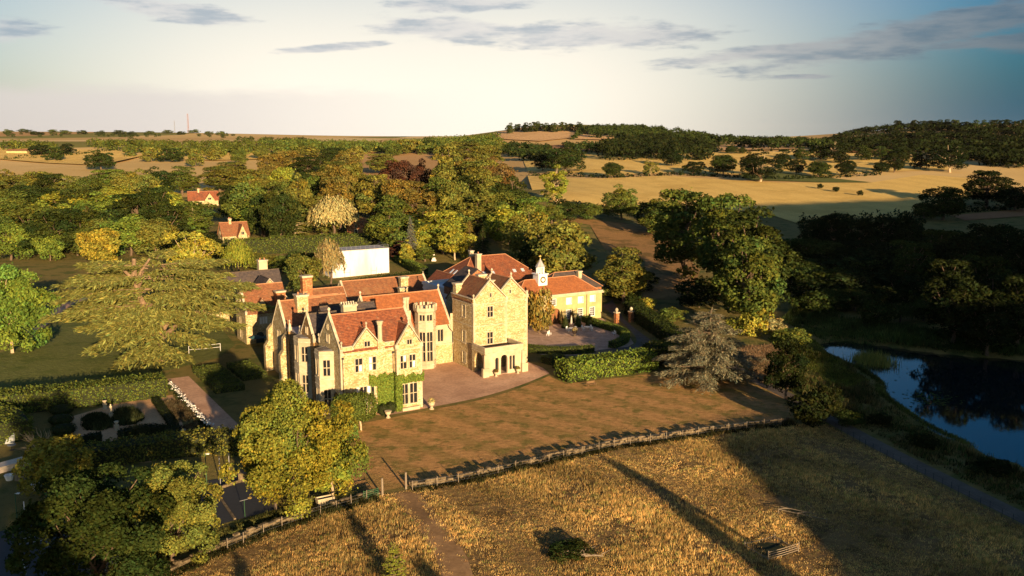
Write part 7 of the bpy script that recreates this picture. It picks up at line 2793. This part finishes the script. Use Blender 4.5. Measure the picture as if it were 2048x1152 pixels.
def garden():
    l = lambda px, py: tuple(np.array([(site(px, py)[0] - ORIG[0]) * AX[0] + (site(px, py)[1] - ORIG[1]) * AX[1], (site(px, py)[0] - ORIG[0]) * BX[0] + (site(px, py)[1] - ORIG[1]) * BX[1]]))
    statue(*l(210, 818), 'stone vase on a pedestal at the back of the gravel garden', kind='vase')
    statue(*l(223, 838), 'stone figure on a pedestal between the garden beds')
    statue(*l(234, 861), 'low stone vase at the front of the garden beds', kind='vase')
    statue(*l(368, 878), 'stone vase on a pier at the right corner of the gravel garden', kind='vase')
    beds = [('left rear planted bed of the gravel garden', [(165, 838), (185, 826), (212, 828), (222, 842), (224, 856), (200, 862), (170, 860)], 'deep'), ('right rear planted bed of the gravel garden', [(228, 826), (250, 817), (275, 822), (288, 838), (268, 850), (238, 852), (228, 842)], 'deep')]
    for i, (lab, pts, col) in enumerate(beds):
        tufts('flower_bed', S(*pts), 900, 0.9, 0.10, (0.045, 0.055, 0.022), lab, 271 + i, 9, mat='leaf', patch=False, cat='flower bed', spread=.22)
    tufts('flower_bed', Wl((-34.2, 24), (-30.6, 24), (-30.6, 5), (-34.2, 5)), 1900, 0.5, 0.08, (0.10, 0.075, 0.04), 'dry lavender border beside the sunlit path', 273, 9, mat='leaf', cat='flower bed')
    rng = np.random.default_rng(274)
    n = 260
    la, lb = -30.7 + rng.normal(0, .25, n), rng.uniform(6, 33, n)
    P = np.stack([ORIG[0] + la * AX[0] + lb * BX[0], ORIG[1] + la * AX[1] + lb * BX[1], rng.uniform(.45, .85, n)], 1)
    V, F = leaf_cards(P, (0, -.6, 1) + rng.normal(0, .4, (n, 3)), .24 * rng.uniform(.6, 1.4, n), 1, rng=rng)
    o = link_mesh('white_flowers', np_mesh('white_flowers', V, F, np.ones((len(V), 3))), M['leaf'])
    o.color = (.75, .72, .66, 1)
    tag(o, 'line of white flowers along the sunlit path', 'flowers', kind='stuff')
    tufts('border_leaves', Wl((-31.4, 34), (-30.3, 34), (-30.3, 5), (-31.4, 5)), 900, 0.7, 0.10, (0.04, 0.055, 0.02), 'dark leafy border under the white flowers', 275, 8, mat='leaf', patch=False, cat='flower bed')
    # low stone balustrade and steps at the corner
    r = root_at('balustrade', -31.5, 3.0)
    m = MB()
    m.box(-2.6, 2.8, -.18, .18, .62, .75)
    m.build('rail', M['dry_stone'], r)
    m = MB()
    m.box(-2.6, 2.8, -.2, .2, 0, .1)
    m.build('plinth', M['dry_stone'], r)
    for k in range(13):
        m = MB()
        m.lathe((-2.4 + k * .42, 0, .1), [(.08, 0), (.06, .12), (.1, .25), (.05, .42), (.08, .52)], 6)
        m.build('baluster', M['dry_stone'], r)
    tag(r, 'low stone balustrade at the corner of the gravel garden', 'balustrade')
    # net across the left lawn
    p0, p1 = site(378, 708), site(441, 702)
    r = empty('lawn_net', (*p0, 0))
    ORG[r.name] = p0
    for p in (p0, p1):
        m = MB()
        m.tube([(*p, 0), (*p, 1.55)], .04, 6)
        m.build('pole', M['white_paint'], r)
    for z in (0.85, 1.5):
        m = MB()
        m.tube([(*p0, z), ((p0[0] + p1[0]) / 2, (p0[1] + p1[1]) / 2, z - .08), (*p1, z)], .03, 5)
        m.build('tape', M['white_paint'], r)
    tag(r, 'white badminton net on the shaded lawn beside the great cedar', 'net')
    # terrace edge and parasols by the west wing door
    for k, (a, b) in enumerate([(-9.8, 55.0), (-7.6, 54.2)]):
        r = root_at('parasol', a, b)
        m = MB()
        m.tube([(0, 0, 0), (0, 0, 2.3)], .03, 6)
        m.build('pole', M['grey_wood'], r)
        m = MB()
        m.lathe((0, 0, 1.75), [(1.35, 0), (1.3, .05), (.6, .38), (.05, .6)], 8)
        m.build('canopy', M['teal_fabric'], r)
        tag(r, ['open dark teal parasol by the arched door, left of two', 'open dark teal parasol by the arched door, right of two'][k], 'parasol', 'teal parasols by the arched door')


garden()


# ---- ball courts
def courts():
    # hoop
    x, y = site(490, 1034)
    r = empty('basketball_hoop', (x, y, .05), A_ROT)
    ORG[r.name] = (0, 0)
    m = MB()
    m.tube([(0, 0, 0), (0, 0, 1.9)], .04, 6)
    m.build('pole', M['green_metal'], r)
    m = MB()
    m.tube([(-.5, 0, 1.9), (.4, 0, 1.95)], .03, 5)
    m.build('arm', M['galvanised'], r)
    m = MB()
    pts = [(.62 + .22 * math.cos(t), .22 * math.sin(t), 2.05) for t in np.linspace(0, 6.283, 13)]
    m.tube(pts, .02, 5)
    m.build('ring', M['gilt'], r)
    tag(r, 'netball hoop on a green pole on the black court', 'hoop')
    def mast(px, py, h, lab, mat, arm=False):
        x, y = site(px, py)
        q = empty('court_post', (x, y, 0))
        ORG[q.name] = (0, 0)
        m = MB()
        m.tube([(0, 0, 0), (0, 0, h)], .06, 6)
        m.build('pole', M[mat], q)
        if arm:
            m = MB()
            m.tube([(0, 0, h), (.35, 0, h + .05)], .03, 5)
            m.box(.2, .5, -.12, .12, h - .02, h + .08)
            m.build('lamp', M['white_paint'], q)
        tag(q, lab, 'post')
    mast(414, 975, 4.2, 'thin green lamp mast behind the black court', 'green_metal', True)
    mast(441, 970, 3.6, 'grey steel post at the back of the black court, left of two', 'galvanised')
    mast(460, 966, 3.8, 'grey steel post at the back of the black court, right of two', 'galvanised')
    mast(36, 1058, 4.0, 'bright green post beside the grey court', 'green_metal', True)
    mast(52, 1056, 3.0, 'white post right of the bright green post', 'white_paint')
    mast(97, 1040, 2.8, 'grey post at the far corner of the grey court', 'galvanised')
    mast(124, 1014, 2.4, 'grey angled brace post left of the dark lime', 'galvanised')
    def lines(poly, lab):
        m = MB()
        for p0, p1 in zip(poly[:-1], poly[1:]):
            d, L = unit(p0, p1)
            n = (d[1] * .05, -d[0] * .05)
            m.face((p0[0] + n[0], p0[1] + n[1], .056), (p1[0] + n[0], p1[1] + n[1], .056), (p1[0] - n[0], p1[1] - n[1], .056), (p0[0] - n[0], p0[1] - n[1], .056))
        o = m.build('court_line', M['court_line'])
        tag(o, lab, kind='structure')
    lines(S((52, 1150), (38, 1080), (95, 1068)), 'white boundary line of the grey court')
    lines(S((42, 1090), (90, 1080)), 'second white line of the grey court')
    # low retaining walls of the black court
    for k, (p0, p1, lab) in enumerate([(site(503, 962), site(552, 1022), 'low retaining wall on the right of the black court'), (site(412, 988), site(500, 958), 'low kerb wall at the back of the black court'), (site(440, 996), site(470, 1040), 'thin rail wall on the left of the black court')]):
        m = MB()
        d, L = unit(p0, p1)
        m.obox(p0, d, 0, L, -.12, .12, 0, [.9, .35, .2][k])
        tag(m.build('court_wall', M['dark_stone' if k == 0 else 'dry_stone']), lab, 'wall')
    x, y = site(494, 962)
    m = MB()
    m.box(x - .9, x + .9, y - .5, y + .5, 0, 1.1)
    m.box(x - 1.0, x + 1.0, y - .6, y + .6, 1.101, 1.18)
    tag(m.build('store_box', M['dry_stone']), 'low stone store box at the back corner of the black court', 'box')


courts()


# ---- garden nursery at the left edge
def nursery():
    x, y = site(8, 880)
    r = empty('polytunnel', (x, y, 0), 0.35)
    ORG[r.name] = (0, 0)
    m = MB()
    n = 10
    arc = [(2.0 * math.cos(math.pi * k / n), 2.2 * math.sin(math.pi * k / n)) for k in range(n + 1)]
    for (a0, z0), (a1, z1) in zip(arc[:-1], arc[1:]):
        m.face((-6, a0, z0), (1.6, a0, z0), (1.6, a1, z1), (-6, a1, z1))
    m.build('cover', M['polythene'], r)
    for k in range(6):
        q = MB()
        q.tube([(-6 + k * 1.5, 1.02 * a, 1.02 * z) for a, z in arc], .03, 5)
        q.build('hoop', M['galvanised'], r)
    tag(r, 'grey polythene tunnel at the left edge', 'polytunnel')
    p0, p1 = site(-8, 945), site(52, 928)
    m = MB()
    d, L = unit(p0, p1)
    m.obox(p0, d, 0, L, -.8, .8, 0, .75)
    m.obox(p0, d, -.1, L + .1, -.9, .9, .751, .82)
    tag(m.build('potting_bench', M['fabric_cream']), 'long pale potting bench at the left edge', 'bench')
    p0, p1 = site(30, 962), site(52, 962)
    r = empty('pallet', (*p0, 0))
    ORG[r.name] = p0
    d, L = unit(p0, p1)
    for k in range(7):
        m = MB()
        m.obox(p0, d, k * L / 7, k * L / 7 + L / 11, -.02, .02, 0, 1.0)
        m.build('slat', M['grey_wood'], r)
    for z in (.1, .5, .9):
        m = MB()
        m.obox(p0, d, 0, L, .021, .06, z, z + .1)
        m.build('rail', M['grey_wood'], r)
    tag(r, 'upright wooden pallet left of the golden round tree', 'pallet')
    for (px, py, s, lab) in ((19, 960, .55, 'white bucket below the potting bench'), (74, 978, .6, 'white tub under the golden round tree')):
        x, y = site(px, py)
        r = empty('tub', (x, y, 0))
        ORG[r.name] = (0, 0)
        m = MB()
        m.lathe((0, 0, 0), [(s * .7, 0), (s, s * 1.1), (s * 1.06, s * 1.12), (s * 1.06, s * 1.2), (s * .94, s * 1.2), (s * .66, s * .15)], 14)
        m.build('shell', M['white_paint'], r)
        m = MB()
        m.tube([(s * math.cos(t), 0, s * 1.15 + s * .5 * math.sin(t)) for t in np.linspace(0, math.pi, 9)], .02, 4)
        m.build('handle', M['galvanised'], r)
        tag(r, lab, 'tub')
    # table in front of the tunnel
    x, y = site(24, 900)
    r = empty('nursery_table', (x, y, 0), .2)
    ORG[r.name] = (0, 0)
    m = MB()
    m.lathe((0, 0, .7), [(.55, 0), (.55, .05)], 14)
    m.build('top', M['polythene'], r)
    m = MB()
    m.tube([(0, 0, 0), (0, 0, .7)], .06, 6)
    m.lathe((0, 0, 0), [(.35, 0), (.3, .05)], 10)
    m.build('stem', M['iron'], r)
    tag(r, 'small round grey table before the polytunnel', 'table')


nursery()


# ---- meadow oddments
def meadow_things():
    x, y = site(1545, 1100)
    r = empty('sheep_hurdles', (x, y, 0), A_ROT)
    ORG[r.name] = (0, 0)
    c = [(-2.3, -1.6), (1.9, -1.7), (2.1, 1.7), (-1.9, 2.0)]
    hs = [0.95, .3, .35, .25]
    for k in range(4):
        p0, p1 = c[k], c[(k + 1) % 4]
        for j in range(4 if k == 0 else 1):
            m = MB()
            z = hs[k] * (j + 1) / (4 if k == 0 else 1)
            m.tube([(*p0, z), ((p0[0] + p1[0]) / 2, (p0[1] + p1[1]) / 2, z - .04), (*p1, z)], .04, 5)
            m.build('rail', M['grey_wood'], r)
        m = MB()
        m.tube([(*p0, -.2), (*p0, 1.1 if k < 2 else .6)], .06, 6)
        m.build('post', M['grey_wood'], r)
    tag(r, 'broken wooden rails fencing a dark pit in the meadow', 'rails')
    m = MB()
    m.face(*[(x + 1.7 * math.cos(t), y + 1.7 * math.sin(t), .05) for t in np.linspace(0, 6.28, 12, endpoint=False)])
    tag(m.build('pit', M['hedge_core']), 'dark overgrown pit inside the broken rails', kind='structure')
    x, y = site(1605, 1038)
    r = empty('fallen_rails', (x, y, 0), 0.2)
    ORG[r.name] = (0, 0)
    for (p0, p1) in (((-1.9, 1.9, .5), (2.0, -1.6, .45)), ((-1.6, 2.0, .75), (1.2, -.4, .7)), ((-1.9, 1.9, .55), (-.6, 1.9, .5)), ((-.4, .5, .5), (.7, .5, .5))):
        m = MB()
        m.tube([p0, p1], .035, 5)
        m.build('rail', M['grey_wood'], r)
    for p in ((-1.9, 1.9), (2.0, -1.6), (-.3, .5)):
        m = MB()
        m.tube([(*p, -.2), (*p, .6)], .04, 5)
        m.build('post', M['grey_wood'], r)
    tag(r, 'collapsed thin rails lying in the meadow grass', 'rails')
    rng = np.random.default_rng(281)
    x, y = site(1165, 1115)
    paths = [limb((-2.2, .5, .3), (2.0, -.4, .35), .14, .07, rng)]
    for k in range(14):
        b = np.array((rng.uniform(-2, 2), rng.normal(0, .3), .3))
        paths.append(limb(b, b + (rng.normal(0, .9), rng.normal(0, .7), rng.uniform(.1, .7)), .05, .015, rng, 4))
    m = tube_arrays(paths, 5)
    m.v = [(a + x, b + y, c) for a, b, c in m.v]
    tag(m.build('fallen_branch', M['grey_wood']), 'fallen dead branch among weeds at the bottom of the meadow', 'branch')
    plant('shrub2', x - 1.2, y + .6, 1.0, 4.6, 'dark', 'dark nettle clump around the fallen branch', cat='weeds', name='nettle_clump')


meadow_things()


# ---- back garden monuments and the far masts
def far_things():
    x, y = site(868, 522)
    r = empty('garden_obelisk', (x, y, gz(x, y)))
    ORG[r.name] = (0, 0)
    m = MB()
    m.box(-.7, .7, -.7, .7, 0, .5)
    m.build('base', M['render_white'], r)
    m = MB()
    m.hexa([(-.5, -.5), (.5, -.5), (.5, .5), (-.5, .5)], .5, 2.6, [(-.12, -.12), (.12, -.12), (.12, .12), (-.12, .12)])
    m.build('shaft', M['render_white'], r)
    tag(r, 'white garden obelisk on the back lawn', 'obelisk')
    x, y = site(864, 506)
    m = MB()
    m.tube([(x, y, 0), (x, y, 2.6)], [.22, .16], 8)
    tag(m.build('garden_column', M['render_white']), 'slim white column behind the obelisk', 'column')
    for (px, py, ht, lab) in ((386, 270, 60, 'tall lattice radio mast on the left skyline'), (359, 270, 38, 'fainter thin mast left of the tall radio mast')):
        x, y = (px - 1024) / FPX * 3000.0, 3000.0
        h = ht
        r = empty('radio_mast', (x, y, gz(x, y)))
        ORG[r.name] = (0, 0)
        w = 2.6 if ht > 50 else 1.2
        for sx, sy in ((-1, -1), (1, -1), (0, 1)):
            m = MB()
            m.tube([(sx * w, sy * w, 0), (sx * w * .55, sy * w * .55, h)], .32 if ht > 50 else .25, 5)
            m.build('leg', M['fabric_rust'] if ht > 50 else M['galvanised'], r)
        m = MB()
        for k in range(12):
            z0, z1 = h * k / 12, h * (k + 1) / 12
            f0, f1 = 1 - .45 * k / 12, 1 - .45 * (k + 1) / 12
            m.tube([(-w * f0, -w * f0, z0), (w * f1, -w * f1, z1)], .25, 4)
            m.tube([(w * f0, -w * f0, z0), (-w * f1, -w * f1, z1)], .25, 4)
        m.build('bracing', M['galvanised'], r)
        tag(r, lab, 'mast')
    # long farm sheds in the far left field
    for (px, py, wd, lab) in ((38, 307, 22, 'long tan farm shed in the far left field, left of two'), (66, 306, 18, 'long tan farm shed in the far left field, right of two')):
        x, y = site(px, py)
        r = empty('farm_shed', (x, y, gz(x, y)), 0.1)
        ORG[r.name] = (0, 0)
        gable_block(r, -wd / 2, wd / 2, -6, 6, 3.0, 4.6, 'a', 'stucco_yellow', 'brown_tile', cop=(False, False), fin=(0, 0))
        tag(r, lab, 'shed', 'far farm sheds')


far_things()


# ------------------------------------------------------------------ thin air haze over the far country
def haze():
    m = MB()
    m.box(-5400, 5400, -720, 6950, -37, 96)
    o = m.build('haze', None)
    mt = bpy.data.materials.new('haze')
    mt.use_nodes = True
    mt.node_tree.nodes.clear()
    T = NT(mt.node_tree)
    v = T.add('ShaderNodeVolumePrincipled')
    v.inputs['Color'].default_value = (0.95, 0.93, 0.92, 1)
    v.inputs['Density'].default_value = HAZE_DENSITY
    v.inputs['Anisotropy'].default_value = 0.0
    out = T.add('ShaderNodeOutputMaterial')
    T.l.new(v.outputs[0], out.inputs['Volume'])
    o.data.materials.clear()
    o.data.materials.append(mt)
    tag(o, 'thin pale haze over the far fields', kind='stuff')


HAZE_DENSITY = 0.000007
haze()
